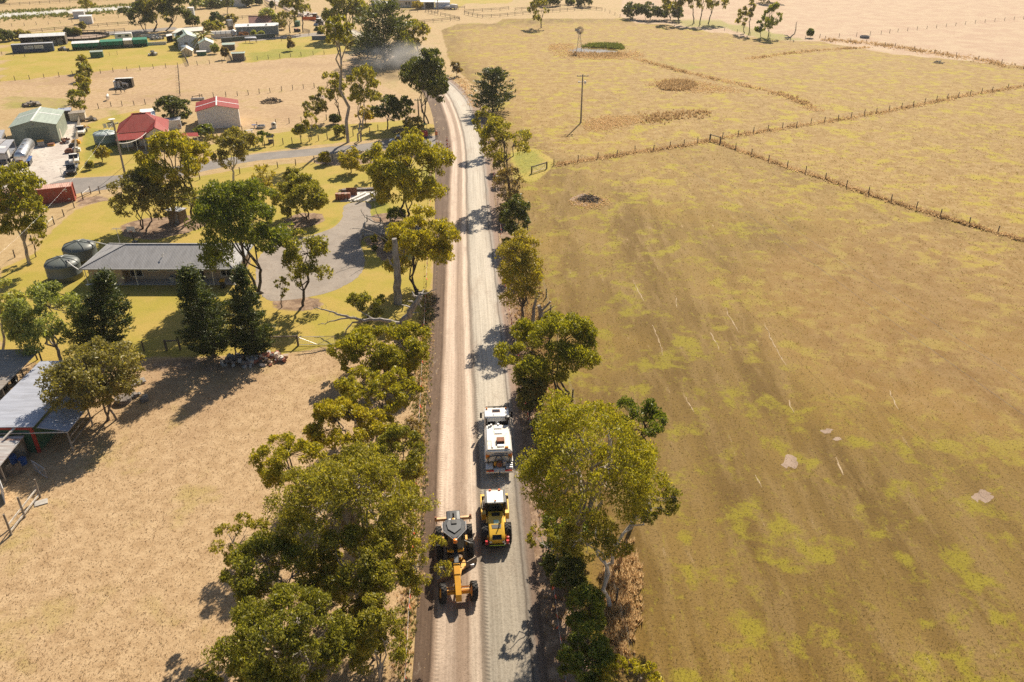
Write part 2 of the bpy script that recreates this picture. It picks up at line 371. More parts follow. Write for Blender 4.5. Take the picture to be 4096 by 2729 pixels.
# ------------------------------------------------------------------ sheets lying on the ground
def ragged(pxs, step=0.6, amp=0.22, seed=1, world_pts=False):
    pts = [Vector((p[0], p[1])) for p in pxs] if world_pts else [G(*p).xy for p in pxs]
    r = random.Random(seed); out = []
    for i in range(len(pts)):
        a, b = pts[i], pts[(i + 1) % len(pts)]; L = (b - a).length; n = max(1, int(L / step)); d = (b - a) / max(L, 1e-6); nn = Vector((-d.y, d.x))
        for k in range(n): out.append(a + d * (L * k / n) + nn * (r.uniform(-amp, amp) if k else r.uniform(-amp, amp) * 0.5))
    return out
def smooth_poly(pxs, it=2):
    pts = [G(*p).xy for p in pxs]
    for _ in range(it):
        q = []
        for i in range(len(pts)):
            a, b = pts[i], pts[(i + 1) % len(pts)]; q += [a * 0.75 + b * 0.25, a * 0.25 + b * 0.75]
        pts = q
    return pts
def sheet(name, pts, z, mat):
    me = bpy.data.meshes.new(name); me.from_pydata([(p.x, p.y, z) for p in pts], [], [tuple(range(len(pts)))]); me.materials.append(mat); me.update()
    if me.polygons[0].normal.z < 0: me.flip_normals()
    return tag(link(name, me), kind='structure')
def gravel(name, c1, c2, c3, sc=1.0):
    t = NT(name); p = t.pos(); n1 = t.noise(p, 0.25 * sc, 4, 0.6, 0.5); n2 = t.noise(p, 1.6 * sc, 5, 0.65); n3 = t.noise(p, 9.0, 3, 0.75)
    c = t.mix(t.fr(n1, 0.35, 0.65), c1, c2); c = t.mix(t.math('MULTIPLY', t.fr(n2, 0.5, 0.7), 0.7), c, c3)
    c = t.mix(1.0, c, t.ramp(n3, [(0.3, (0.6, 0.6, 0.6)), (0.55, (1, 1, 1))]), 'MULTIPLY')
    return t.done(t.bsdf(c, 0.92, 0, 0.3, bump=n3, bstr=0.6, bdist=0.04))
M_drive = gravel('driveway_gravel', (0.30, 0.255, 0.215), (0.37, 0.315, 0.265), (0.26, 0.20, 0.155))
M_lane = gravel('lane_gravel', (0.24, 0.215, 0.195), (0.30, 0.265, 0.235), (0.20, 0.175, 0.155))
M_yard = gravel('yard_gravel', (0.55, 0.48, 0.42), (0.66, 0.60, 0.53), (0.24, 0.20, 0.175), 0.8)
M_conc = gravel('slab_concrete', (0.40, 0.36, 0.31), (0.46, 0.42, 0.37), (0.33, 0.28, 0.24), 2)
M_scr = gravel('pale_worn_soil', (0.38,0.27,0.15), (0.50,0.38,0.24), (0.26,0.18,0.09), 3); M_dirt = gravel('worn_dirt', (0.33, 0.235, 0.17), (0.42, 0.31, 0.23), (0.26, 0.18, 0.13))
drive_px = [(1690,902),(1610,896),(1540,890),(1490,888),(1480,850),(1489,806),(1370,812),(1374,868),(1345,905),(1300,925),(1200,955),(1110,960),(1040,1010),(1015,1110),(1050,1205),(1140,1203),(1234,1190),(1330,1168),(1420,1122),(1462,1072),(1455,1012),(1440,980),(1447,955),(1482,938),(1600,938),(1690,945)]
sheet('driveway', ragged([tuple(p) for p in smooth_poly(drive_px)], 0.5, 0.12, 3, True), 0.010, M_drive)
lane_px = [(1800,550),(1742,543),(1620,545),(1487,573),(1300,590),(1150,603),(1001,618),(860,640),(700,668),(571,689),(440,706),(330,712),(262,716),(200,730),(150,780),(180,800),(289,777),(420,760),(600,730),(760,696),(880,672),(1001,645),(1150,632),(1300,618),(1487,600),(1620,596),(1745,592),(1800,600)]
sheet('gravel_lane', ragged([tuple(p) for p in smooth_poly(lane_px, 1)], 0.5, 0.12, 4, True), 0.006, M_lane)
yard_px = [(-160,760),(-160,560),(0,560),(60,575),(130,585),(240,568),(258,500),(262,480),(322,484),(318,520),(306,560),(300,620),(292,690),(250,705),(262,716),(200,735),(160,790),(100,800),(0,800)]
sheet('gravel_yard', ragged(yard_px, 0.6, 0.2, 5), 0.014, M_yard)
sheet('concrete_slab', ragged([(1360,808),(1375,765),(1480,757),(1530,755),(1560,790),(1488,806)], 3, 0.03, 6), 0.016, M_conc)
sheet('farm_track', ragged([(60,190),(230,150),(330,134),(520,122),(700,108),(720,118),(520,136),(330,150),(230,166),(70,200)], 1.0, 0.3, 8), 0.006, M_lane)
sheet('house_forecourt', ragged([(1130,145),(1290,128),(1300,140),(1180,152),(1000,166),(1000,156)], 1.0, 0.3, 9), 0.008, M_drive)
sheet('bare_patch', ragged([tuple(p) for p in smooth_poly([(1265,390),(1285,380),(1305,384),(1300,394),(1275,398)])], .5, .2, 10, True), 0.008, M_dirt)
for i, (a, b, w, h) in enumerate(((3160,1850,38,30),(3310,1725,26,12),(3345,1757,20,9),(3930,1985,50,30),(2345,800,78,24))):
    rr = random.Random(50+i); pts = [(a+w*cos(k*pi/7)*rr.uniform(.45,1.15), b+h*sin(k*pi/7)*rr.uniform(.45,1.15)) for k in range(14)]
    sheet('bare_patch', ragged(pts, .25, .10, 20+i), 0.006, M_dirt)
# worn pale scratches along the old mowing lines of the big field
SCR = [((2530,1120),(2562,1205)),((2575,1215),(2608,1290)),((2612,1300),(2655,1420)),((2590,1350),(2600,1400)),((2740,1590),(2770,1650)),((2780,1660),(2860,1765)),((2905,1230),(2950,1330)),((2985,1280),(3010,1330)),((3060,1290),(3130,1460)),((3250,1650),(3290,1700)),((2840,1330),(2870,1400)),((2470,900),(2500,1000)),((3340,1830),(3380,1900)),((3450,1900),(3500,1980)),((2700,1180),(2720,1230)),((2960,1560),(2975,1600)),((3160,1600),(3180,1650)),((2520,1500),(2530,1560)),((3560,1560),(3600,1640)),((2400,1000),(2440,1090)),((3020,1900),(3040,1950))]
for i, (a, b) in enumerate(SCR[::2]):
    A2, B2 = G(*a).xy, G(*b).xy; d = B2-A2; L = d.length; d /= L; nn = Vector((-d.y, d.x)); rr = random.Random(i); n = max(4, int(L/.5)); lft = []; rgt = []; off = 0
    for k in range(n+1):
        off += rr.uniform(-.12,.12); wv_ = rr.uniform(.02,.10)*math.sin(pi*min(max(k/n,.06),.94))**.4; p = A2+d*(L*k/n)+nn*off; lft.append(p+nn*wv_); rgt.append(p-nn*wv_)
    sheet('worn_scratch', lft+rgt[::-1], 0.005, M_scr)

# ------------------------------------------------------------------ the road under construction
def curve_x(pxs):
    w = [G(*p) for p in pxs]; ys = np.array([p.y for p in w]); xs = np.array([p.x for p in w]); o = np.argsort(ys)
    return ys[o], xs[o]
far_c = [(1640,252),(1560,205),(1440,150),(1330,100),(1200,50),(1100,5),(1000,-40)]
def ext(l, off):                                    # the far bend, a fixed distance beside its centre line
    return l + [(x + off * FPX / ((G(x, y) - Vector((0,0,HC))).length), y) for x, y in far_c]
E_oL = ext([(1632,2980),(1652,2729),(1673,2330),(1690,1900),(1706,1575),(1731,1150),(1738,900),(1742,600),(1738,500),(1722,430),(1695,370)], -5.0)
E_pL = ext([(1720,2980),(1732,2729),(1742,2400),(1757,1820),(1770,1575),(1785,1150),(1796,900),(1810,600),(1796,500),(1766,410),(1728,350)], -3.2)
E_ct = ext([(1952,2980),(1942,2729),(1931,2400),(1907,1820),(1897,1575),(1876,1150),(1868,900),(1864,600),(1846,500),(1806,400),(1765,340)], 0.0)
E_pR = ext([(2165,2980),(2132,2729),(2095,2330),(2050,1820),(2027,1575),(1985,1150),(1954,900),(1928,600),(1907,500),(1865,400),(1814,345)], 3.2)
E_oR = ext([(2235,2980),(2195,2729),(2150,2330),(2096,1820),(2066,1575),(2018,1150),(1990,900),(1953,600),(1934,500),(1890,400),(1840,340)], 5.0)
RY = np.concatenate([np.arange(28, 120, 0.35), np.arange(120, 260, 0.7), np.arange(260, 455, 1.5)])
def xs_at(pxs):
    y, x = curve_x(pxs); v = np.interp(RY, y, x)
    k = np.hanning(25); k /= k.sum(); return np.convolve(np.pad(v, 12, mode='edge'), k, mode='valid')
def xs_s(pxs):
    y, x = curve_x(pxs); uy = np.arange(26, 460, 2.0); v = np.interp(uy, y, x)
    k = np.hanning(15); k /= k.sum(); v2 = np.convolve(np.pad(v, 7, mode='reflect', reflect_type='odd'), k, mode='valid'); return np.interp(RY, uy, v2)
EX = np.stack([xs_s(e) for e in (E_oL, E_pL, E_ct, E_pR, E_oR)], 1); EU = np.array([0, .2, .55, .9, 1.0])
NC = 61; us = np.linspace(0, 1, NC)
RX = np.stack([np.interp(us, EU, r) for r in EX]); RU = np.tile(us, (len(RY), 1)); RYY = np.tile(RY[:, None], (1, NC))
wob = RNG.normal(0, 1, RX.shape)
def gs(u, c, s): return np.exp(-((u - c) / s) ** 2)
RZ = 0.03 + 0.05 * np.clip((RU - 0.16) / 0.06, 0, 1) * np.clip((0.97 - RU) / 0.05, 0, 1) + 0.10 * gs(RU, 0.19, 0.014) + 0.10 * gs(RU, 0.555, 0.014) + 0.05 * gs(RU, 0.90, 0.012) + wob * 0.006
RZ += np.where(RU < 0.18, wob * 0.012, 0); RZ[:, 0] = 0.004; RZ[:, -1] = 0.004
rv = np.stack([RX, RYY, RZ], 2).reshape(-1, 3)
ii, jj = np.meshgrid(np.arange(NC - 1), np.arange(len(RY) - 1)); q = (jj * NC + ii).ravel()
rq = np.stack([q, q + 1, q + NC + 1, q + NC], 1)
t = NT('roadbase')
u = t.attr('ru', 'X'); vv = t.attr('ru', 'Y')
cmb = t.n('CombineXYZ'); t.l(t.math('MULTIPLY', u, 9.0), cmb.inputs[0]); t.l(t.math('MULTIPLY', vv, 0.06), cmb.inputs[1]); sv = cmb.outputs[0]
cmb2 = t.n('CombineXYZ'); t.l(t.math('MULTIPLY', u, 45.0), cmb2.inputs[0]); t.l(t.math('MULTIPLY', vv, 0.05), cmb2.inputs[1]); sv2 = cmb2.outputs[0]
wv = t.math('ADD', u, t.math('MULTIPLY', t.math('SUBTRACT', t.noise(t.pos((1, .35, 1)), 0.6, 4, 0.6), 0.5), 0.035))
pz = t.pos()
band = t.ramp(wv, [(0.0, (0.15, 0.098, 0.066)), (0.165, (0.14, 0.09, 0.06)), (0.20, (0.33, 0.235, 0.17)), (0.235, (0.62, 0.49, 0.385)), (0.32, (0.57, 0.445, 0.35)),
    (0.37, (0.34, 0.245, 0.18)), (0.44, (0.40, 0.295, 0.22)), (0.475, (0.66, 0.54, 0.43)), (0.52, (0.56, 0.45, 0.355)), (0.548, (0.25, 0.20, 0.155)), (0.565, (0.24, 0.20, 0.16)),
    (0.59, (0.46, 0.41, 0.34)), (0.68, (0.52, 0.465, 0.385)), (0.78, (0.54, 0.48, 0.395)), (0.885, (0.48, 0.425, 0.355)), (0.90, (0.17, 0.14, 0.115)), (0.915, (0.34, 0.30, 0.26)), (0.95, (0.30, 0.215, 0.165)), (1.0, (0.27, 0.185, 0.135))])
c = t.mix(0.55, band, t.mix(1.0, band, t.ramp(t.noise(sv2, 1.0, 4, 0.6), [(0.32, (0.62, 0.60, 0.57)), (0.5, (1, 1, 1)), (0.72, (1.3, 1.3, 1.3))]), 'MULTIPLY'))
c = t.mix(t.math('MULTIPLY', t.fr(t.noise(t.pos((1, .3, 1)), 0.35, 5, 0.65), 0.52, 0.70), 0.38), c, (0.30, 0.215, 0.16))
c = t.mix(t.math('MULTIPLY', t.fr(t.noise(t.pos((1, .4, 1)), 0.9, 5, 0.7), 0.60, 0.74), 0.35), c, (0.60, 0.50, 0.40))
c = t.mix(1.0, c, t.ramp(t.noise(pz, 7.0, 4, 0.75), [(0.28, (0.62, 0.60, 0.58)), (0.52, (1, 1, 1)), (0.8, (1.1, 1.1, 1.1))]), 'MULTIPLY')
wet = t.math('MULTIPLY', t.fr(t.math('ADD', vv, t.math('MULTIPLY', t.noise(pz, .5, 3), 9.0)), 36.0, 29.0), t.math('MULTIPLY', t.fr(u, .52, .60), .62))
wet2 = t.math('MULTIPLY', t.fr(t.math('ADD', vv, t.math('MULTIPLY', t.noise(pz, .5, 3), 9.0)), 34.0, 20.0), .38)
c = t.mix(t.math('MAXIMUM', wet, wet2), c, t.mix(1.0, c, (0.42, 0.40, 0.36), 'MULTIPLY'))
tread = t.math('SINE', t.math('MULTIPLY', vv, 2 * pi / 0.32))
tw = t.math('ADD', t.math('MULTIPLY', t.fr(t.math('ABSOLUTE', t.math('SUBTRACT', u, 0.575)), 0.03, 0.0), 0.9), t.math('MULTIPLY', t.fr(t.math('ABSOLUTE', t.math('SUBTRACT', u, 0.225)), 0.03, 0.0), 0.6))
h = t.math('ADD', t.math('MULTIPLY', t.math('MULTIPLY', tread, tw), 0.5), t.noise(pz, 11.0, 4, 0.75))
M_road = t.done(t.bsdf(c, 0.9, 0, 0.3, bump=h, bstr=0.6, bdist=0.06))
rme = np_mesh('road', rv, rq, M_road, True)
arc = np.concatenate([[0], np.cumsum(np.hypot(np.diff(EX[:, 2]), np.diff(RY)))])
at = rme.attributes.new('ru', 'FLOAT_VECTOR', 'POINT')
at.data.foreach_set('vector', np.stack([RU, np.tile(arc[:, None], (1, NC)), 0 * RU], 2).astype(np.float32).ravel())
tag(link('road', rme), kind='structure')
def road_x(u, Y):
    i = np.interp(Y, RY, np.arange(len(RY))); k = int(i); return float(np.interp(u, us, RX[k]))

# ------------------------------------------------------------------ water
def water(name, c, rough=0.03):
    t = NT(name); n = t.noise(t.pos(), 0.8, 3)
    return t.done(t.bsdf(c, rough, 0, 0.5, bump=n, bstr=0.03, bdist=0.02))
M_mud = water('muddy_water', (0.20, 0.125, 0.05)); M_wat = water('sky_bright_water', (0.75, 0.68, 0.58), 0.25)  # dam water: bright sky reflection put into its base colour
sheet('pond', ragged([tuple(p) for p in smooth_poly([(2268,203),(2300,194),(2360,190),(2420,192),(2470,200),(2478,206),(2440,212),(2380,217),(2310,214),(2275,210)])], 0.6, 0.12, 30, True), 0.02, M_mud)
sheet('dam', ragged([tuple(p) for p in smooth_poly([(-240,70),(0,53),(300,36),(545,23),(560,32),(420,45),(300,53),(0,71),(-240,92)], 1)], 1.2, 0.5, 31, True), 0.02, M_wat)
# ------------------------------------------------------------------ foliage materials
def leaf_mat(name, dark, mid, light, trans=0.4, rough=0.5):
    t = NT(name); g = t.n('NewGeometry'); r = g.outputs['Random Per Island']
    c = t.ramp(r, [(0.0, dark), (0.45, mid), (1.0, light)])
    oi = t.n('ObjectInfo'); c = t.mix(1.0, c, t.ramp(oi.outputs['Random'], [(0, (0.82, 0.86, 0.85)), (1, (1.15, 1.08, 1.05))]), 'MULTIPLY')
    a = t.bsdf(c, rough, 0, 0.35); tr = t.n('BsdfTranslucent'); t.l(t.mix(1.0, c, (1.25, 1.25, 0.55), 'MULTIPLY'), tr.inputs['Color'])
    m = t.n('MixShader'); m.inputs[0].default_value = trans; t.l(a, m.inputs[1]); t.l(tr.outputs[0], m.inputs[2])
    return t.done(m.outputs[0])
L_gum = leaf_mat('gum_leaves', (0.138, 0.138, 0.024), (0.276, 0.262, 0.039), (0.511, 0.442, 0.072))
L_bright = leaf_mat('bright_gum_leaves', (0.179, 0.179, 0.018), (0.359, 0.324, 0.031), (0.607, 0.511, 0.052))
L_pale = leaf_mat('pale_gum_leaves', (0.207, 0.235, 0.072), (0.359, 0.380, 0.111), (0.552, 0.538, 0.170))
L_dark = leaf_mat('dark_leaves', (0.055, 0.072, 0.018), (0.117, 0.138, 0.029), (0.235, 0.235, 0.046), 0.34)
L_green = leaf_mat('green_leaves', (0.090, 0.124, 0.021), (0.179, 0.214, 0.031), (0.345, 0.345, 0.046), 0.40)
L_conif = leaf_mat('cypress_needles', (0.028, 0.047, 0.013), (0.058, 0.086, 0.020), (0.179, 0.193, 0.033), 0.25)
L_olive = leaf_mat('olive_leaves', (0.152, 0.138, 0.039), (0.276, 0.241, 0.066), (0.455, 0.373, 0.105))
L_yell = leaf_mat('yellow_leaves', (0.262, 0.214, 0.029), (0.414, 0.338, 0.039), (0.552, 0.442, 0.059))
L_rust = leaf_mat('rusty_leaves', (0.166, 0.117, 0.052), (0.262, 0.193, 0.079), (0.373, 0.276, 0.105))
def bark(name, c1, c2):
    t = NT(name); v = t.coord((1, 1, 0.25)); n = t.noise(v, 3.0, 5, 0.65)
    return t.done(t.bsdf(t.mix(t.fr(n, 0.35, 0.65), c1, c2), 0.85, 0, 0.3, bump=n, bstr=0.5, bdist=0.05))
B_dark = bark('dark_bark', (0.055, 0.042, 0.033), (0.12, 0.095, 0.075)); B_pale = bark('pale_bark', (0.26, 0.215, 0.175), (0.48, 0.42, 0.36))
B_grey = bark('grey_deadwood', (0.22, 0.19, 0.165), (0.42, 0.38, 0.34)); B_white = bark('white_bark', (0.48, 0.43, 0.38), (0.68, 0.63, 0.57))
B_twig = bark('twig_bark', (0.14, 0.11, 0.085), (0.25, 0.20, 0.155))

def unit(rng, n):
    v = rng.normal(size=(n, 3)); return v / np.linalg.norm(v, axis=1, keepdims=True)
def nrm(v): return v / np.maximum(np.linalg.norm(v, axis=1, keepdims=True), 1e-9)
def leaves(name, C, Nb, L, W, rng, mat, droop=0.6, axis=None):
    """one diamond leaf spray per point: C centres, Nb outward directions"""
    n = len(C); u = rng.normal(size=(n, 3)) * 0.55 + (np.array([0, 0, -droop]) if axis is None else axis); u = nrm(u)
    nn = nrm(rng.normal(size=(n, 3)) * 0.75 + Nb * 0.9 + np.array([0, 0, 0.25]))
    w = nrm(np.cross(nn, u)); s = rng.uniform(0.6, 1.25, (n, 1))
    u = u * L * 0.5 * s; w = w * W * 0.5 * s
    V = np.stack([C - u, C + w * 1.0 - u * 0.1, C + u, C - w * 1.0 - u * 0.1], 1).reshape(-1, 3)
    return np_mesh(name, V, np.arange(4 * n).reshape(n, 4), mat)
def limb(mb, rng, a, b, r0, r1, seg=4, wob=0.12, n=5, sag=0.0):
    a, b = np.array(a, float), np.array(b, float); L = np.linalg.norm(b - a); pts = []
    for k in range(seg + 1):
        f = k / seg; p = a + (b - a) * f
        if 0 < k < seg: p = p + rng.normal(size=3) * L * wob * 0.5
        p[2] += sag * L * 4 * f * (1 - f); pts.append(Vector(p))
    mb.tube(pts, [r0 + (r1 - r0) * k / seg for k in range(seg + 1)], n, cap=False); return pts

def fit(base, box):
    """crown centre and radii (m) so that the crown fills its outline, seen from the camera, above a foot at base"""
    b = G(*base); x0, y0, x1, y1 = box
    c = DY((x0 + x1) / 2, (y0 + y1) / 2, b.y); d = dist(c); pm = FPX / (d * cos(math.atan(((y0 + y1) / 2 - CY) / FPX)) * cos(math.atan(((x0 + x1) / 2 - CX) / FPX)) )
    rx = (x1 - x0) / 2 / pm; hh = (y1 - y0) / 2 / pm
    dep = math.atan2(HC - c.z, b.y); ry = rx
    for _ in range(12):
        if ry * sin(dep) > hh * 0.8: ry = hh * 0.8 / sin(dep)
    rz = math.sqrt(max(hh * hh - (ry * sin(dep)) ** 2, 0.01)) / cos(dep)
    return b, Vector((c.x - b.x, 0, c.z)), (rx, ry, rz)

TREES = []
def tree(kind, base, box, seed, label, group=None, leaf=None, bk=None, dens=1.0, n1=None, name=None, lean=0.0, trunk=1, cover=1.0, shift=0.0, cat='tree', topc=None):
    rng = np.random.default_rng(seed); b, C, R = fit(base, box); rx, ry, rz = R
    Hm = C.z + rz; d = dist((b.x, b.y, 2)); px = d / (FPX / 4)           # metres per picture pixel
    C = np.array([C.x, shift, max(C.z, rz * 0.55)]); Rv = np.array([rx, ry, rz]); rm = (rx * ry * rz) ** (1 / 3)
    root = thing(name or {'conifer': 'conifer_tree', 'bush': 'shrub', 'twiggy': 'shrub'}.get(kind, 'gum_tree'), b, 0, label, cat, group)
    mb = MB(); L = min(max(3.0 * px, 0.22), 1.2); Wd = L * 0.42
    lm = leaf or L_gum
    if kind in ('gum', 'bush', 'twiggy', 'round'):
        n1 = int((n1 or (20 if kind == 'gum' else 24 if kind == 'bush' else 22)) * 1.3)
        dirs = unit(rng, n1 * 3); lim = -0.72 if kind == 'gum' else -0.8
        dirs = dirs[dirs[:, 2] > lim][:n1]; n1 = len(dirs)
        rr = rng.uniform(0.50, 0.86, (n1, 1)) if kind == 'gum' else rng.uniform(0.45, 0.84, (n1, 1))
        P = C + dirs * Rv * rr
        r1 = rm * rng.uniform(0.26, 0.41, n1) * (1.0 if kind != 'gum' else 1.0)
        r1 = np.minimum(r1, 0.5 * max(rz, 0.4 * rx) + 0.2)
        P[:, 2] = np.maximum(P[:, 2], r1 * 0.5)
        n2 = 8; pts = []; nb = []
        area = float(np.sum(4 * pi * r1 ** 2)); tot = int(min(area * 0.62 * dens / (0.5 * L * Wd), 34000))
        wts = r1 ** 2 / np.sum(r1 ** 2)
        for i in range(n1):
            d2 = nrm(unit(rng, n2) + dirs[i] * 0.55 + np.array([0, 0, 0.45])); p2 = P[i] + d2 * r1[i] * np.array([0.75, 0.75, 0.55])
            r2 = r1[i] * rng.uniform(0.28, 0.50, n2); k = max(4, int(tot * wts[i] / n2))
            for j in range(n2):
                e = unit(rng, k); rad_ = r2[j] * rng.uniform(0.35, 1.08, (k, 1)) ** 0.6
                pts.append(p2[j] + e * rad_ * np.array([1, 1, 0.8])); nb.append(e)
        pts = np.concatenate(pts); nb = np.concatenate(nb); ok = pts[:, 2] > 0.05; pts, nb = pts[ok], nb[ok]
        link('crown', leaves('crown', pts, nb, L, Wd, rng, lm, 0.75 if kind == 'gum' else 0.15), root)
        bkm = bk or B_dark
        tr = max(0.05, 0.008 * Hm + 0.021 * rx)
        fork = np.array([C[0] * 0.35, C[1] * 0.3, max(0.25, (C[2] - rz * 0.75) * 0.75 if kind != 'bush' else Hm * 0.1)])
        stems = [np.array([0, 0, -0.1])] if trunk == 1 else [np.array([rng.uniform(-.35, .35) * rx * 0.4, rng.uniform(-.2, .2), -0.1]) for _ in range(trunk)]
        forks = []
        for s0 in stems:
            fk = fork + (0 if trunk == 1 else rng.normal(size=3) * np.array([0.15 * rx, 0.1 * rx, 0.1]))
            fk = np.array(fk); fk[2] = max(fk[2], 0.3)
            limb(mb, rng, s0, fk, tr / math.sqrt(trunk) * 1.25, tr / math.sqrt(trunk), 4, 0.07, 8); forks.append(fk)
        nm = max(3, n1 // 5); hubs = []
        for i in range(nm):
            fk = forks[i % len(forks)]; tgt = C + (P[rng.integers(n1)] - C) * 0.45; tgt[2] = max(tgt[2], fk[2] + 0.3)
            limb(mb, rng, fk, tgt, tr * 0.62 / math.sqrt(trunk), tr * 0.34, 4, 0.14, 6); hubs.append(tgt)
        for i in range(n1):
            h = min(hubs, key=lambda q_: np.linalg.norm(q_ - P[i])); limb(mb, rng, h, P[i], tr * 0.30, tr * 0.10, 3, 0.2, 4)
            for _ in range(3 if kind != 'twiggy' else 7):
                e = unit(rng, 1)[0]; e[2] = abs(e[2]) * 0.6; limb(mb, rng, P[i], P[i] + e * r1[i] * (0.95 if kind != 'twiggy' else 1.25), tr * 0.10, tr * 0.03, 2, 0.2, 3)
        o = link('trunk', mb.mesh('trunk', bkm), root)
    elif kind == 'conifer':
        tr = max(0.12, 0.02 * Hm); limb(mb, rng, (0, 0, -0.1), (C[0], 0, Hm * 0.97), tr, 0.03, 6, 0.01, 8)
        rx *= 1.2; ry *= 1.2; nbr = n1 or 130; pts = []; nb = []; ax = []; z0 = max(0.06 * Hm, C[2] - rz)
        L *= 1.0; tot = int(min(5.5 * rx * (Hm - z0) * 2 * dens / (0.5 * L * Wd), 26000)); k = max(6, tot // nbr)
        for i in range(nbr):
            f = rng.uniform(0, 1) ** 1.25; z = z0 + f * (Hm * 0.97 - z0); a = rng.uniform(0, 2 * pi)
            prof = (1 - f) ** 0.75 * min(1, 0.55 + f * 2.2) if topc is None else math.sqrt(max(1 - f * f * 0.9, 0))
            r = rx * max(prof, 0.05) * rng.uniform(0.62, 1.12)
            o0 = np.array([C[0] * f, 0, z]); dv = np.array([cos(a), sin(a) * ry / rx, rng.uniform(0.12, 0.5)]); tip = o0 + dv * r
            limb(mb, rng, o0, tip, tr * 0.22 * (1 - f * 0.7), 0.015, 2, 0.06, 3)
            s = rng.uniform(0.30, 1.06, (k, 1)); q_ = o0 + (tip - o0) * s; wd = rx * 0.16 * (1.25 - s)
            e = rng.normal(size=(k, 3)) * wd * np.array([1, 1, 0.55]); pts.append(q_ + e)
            nb.append(np.tile(np.array([dv[0] * .3, dv[1] * .3, 0.8]), (k, 1)) + rng.normal(size=(k, 3)) * .4); ax.append(np.tile(dv * np.array([1, 1, 1.6]), (k, 1)))
        link('crown', leaves('crown', np.concatenate(pts), np.concatenate(nb), L * 1.15, Wd * 0.8, rng, lm if leaf else L_conif, 0, np.concatenate(ax)), root)
        link('trunk', mb.mesh('trunk', bk or B_dark), root)
    TREES.append(root); return root

def dead_tree(base, tips, r0, seed, label, mat=None, trunk_top=None, twigs=5, name='dead_tree', cat='dead tree'):
    """bare branches: base pixel, list of branch paths given as lists of (px,py) at the foot's depth plus a sideways depth offset"""
    rng = np.random.default_rng(seed); b = G(*base); root = thing(name, b, 0, label, cat); mb = MB()
    for path, ra, rb in tips:
        pts = []
        for x, y, dy in path: p = DY(x, y, b.y + dy); pts.append(Vector((p.x - b.x, p.y - b.y, max(p.z, -0.05))))
        fine = []
        for i in range(len(pts) - 1):
            for k in range(3):
                f = k / 3; q_ = pts[i].lerp(pts[i + 1], f); L = (pts[i + 1] - pts[i]).length
                if k: q_ = q_ + Vector(rng.normal(size=3) * L * 0.035)
                fine.append(q_)
        fine.append(pts[-1]); n = len(fine)
        mb.tube(fine, [ra + (rb - ra) * i / (n - 1) for i in range(n)], 7)
        for i in range(2, n):
            for _ in range(twigs if i > n * 0.4 else 0):
                if rng.uniform() < 0.45:
                    e = unit(rng, 1)[0]; e[2] = e[2] * 0.6 + 0.15; Lt = rng.uniform(0.25, 1.0) * (0.5 + ra * 2)
                    a = fine[i]; m_ = a + Vector(e * Lt * 0.5) ; z_ = m_ + Vector(nrm(e[None] + rng.normal(size=(1, 3)) * 0.5)[0] * Lt * 0.5)
                    rt = max(rb * 0.6, 0.012); mb.tube([a, m_, z_], [rt, rt * .7, rt * 0.35], 3)
    link('trunk', mb.mesh('trunk', mat or B_grey), root); return root
# ------------------------------------------------------------------ building materials
R_grey = sheet_roof('grey_sheet_roof', (0.33, 0.32, 0.32), 0.2, 'X', rough=0.65, spec=0.25); R_red = sheet_roof('red_sheet_roof', (0.27, 0.028, 0.021), 0.2, 'X', rough=0.6, spec=0.2)
R_redY = sheet_roof('red_sheet_roof_b', (0.27, 0.028, 0.021), 0.2, 'Y', rough=0.6, spec=0.2)
R_sage = sheet_roof('sage_sheet_roof', (0.32, 0.37, 0.30), 0.2, 'X', rough=0.45); R_sageW = sheet_roof('sage_wall_sheet', (0.27, 0.30, 0.225), 0.2, 'X', rough=0.5)
R_cream = sheet_roof('cream_wall_sheet', (0.80, 0.75, 0.70), 0.2, 'X', rough=0.55); R_white = sheet_roof('white_sheet_roof', (0.78, 0.76, 0.73), 0.2, 'X', rough=0.4)
R_galv = sheet_roof('galvanised_sheet', (0.50, 0.50, 0.52), 0.15, 'Y', metal=0.35, rough=0.5, rust=0.35); R_blue = sheet_roof('blue_grey_sheet', (0.44, 0.46, 0.53), 0.15, 'Y', metal=0.2, rough=0.5, rust=0.15, rustc=(0.36, 0.33, 0.32))
R_rust = sheet_roof('rusty_sheet', (0.52, 0.50, 0.48), 0.15, 'Y', metal=0.2, rough=0.55, rust=0.8); R_old = sheet_roof('weathered_sheet', (0.30, 0.27, 0.24), 0.15, 'Y', metal=0.1, rough=0.65, rust=0.6, rustc=(0.20, 0.14, 0.10))
R_cont = sheet_roof('red_container_sheet', (0.34, 0.055, 0.03), 0.28, 'X', rough=0.6, rust=0.4, rustc=(0.40, 0.16, 0.08), var=0.2); R_bcont = sheet_roof('blue_container_sheet', (0.035, 0.06, 0.12), 0.28, 'X', rough=0.6, var=0.2)
M_white = plain('white_paint', (0.78, 0.75, 0.70), 0.45, var=0.06, dirt=0.15); M_black = plain('black_paint', (0.015, 0.015, 0.016), 0.4); M_dkglass = plain('dark_glass', (0.012, 0.014, 0.016), 0.08, var=0.1, spec=0.6)
M_green = plain('green_paint', (0.035, 0.13, 0.07), 0.6, dirt=0.3); M_redp = plain('red_paint', (0.45, 0.04, 0.025), 0.5, dirt=0.15); M_grey = plain('grey_paint', (0.30, 0.30, 0.30), 0.55)
M_timber = bark('weathered_timber', (0.20, 0.165, 0.13), (0.40, 0.35, 0.29)); M_post = bark('fence_post_timber', (0.09, 0.07, 0.055), (0.21, 0.17, 0.135)); M_paleT = bark('pale_rail_timber', (0.45, 0.40, 0.34), (0.66, 0.61, 0.54))
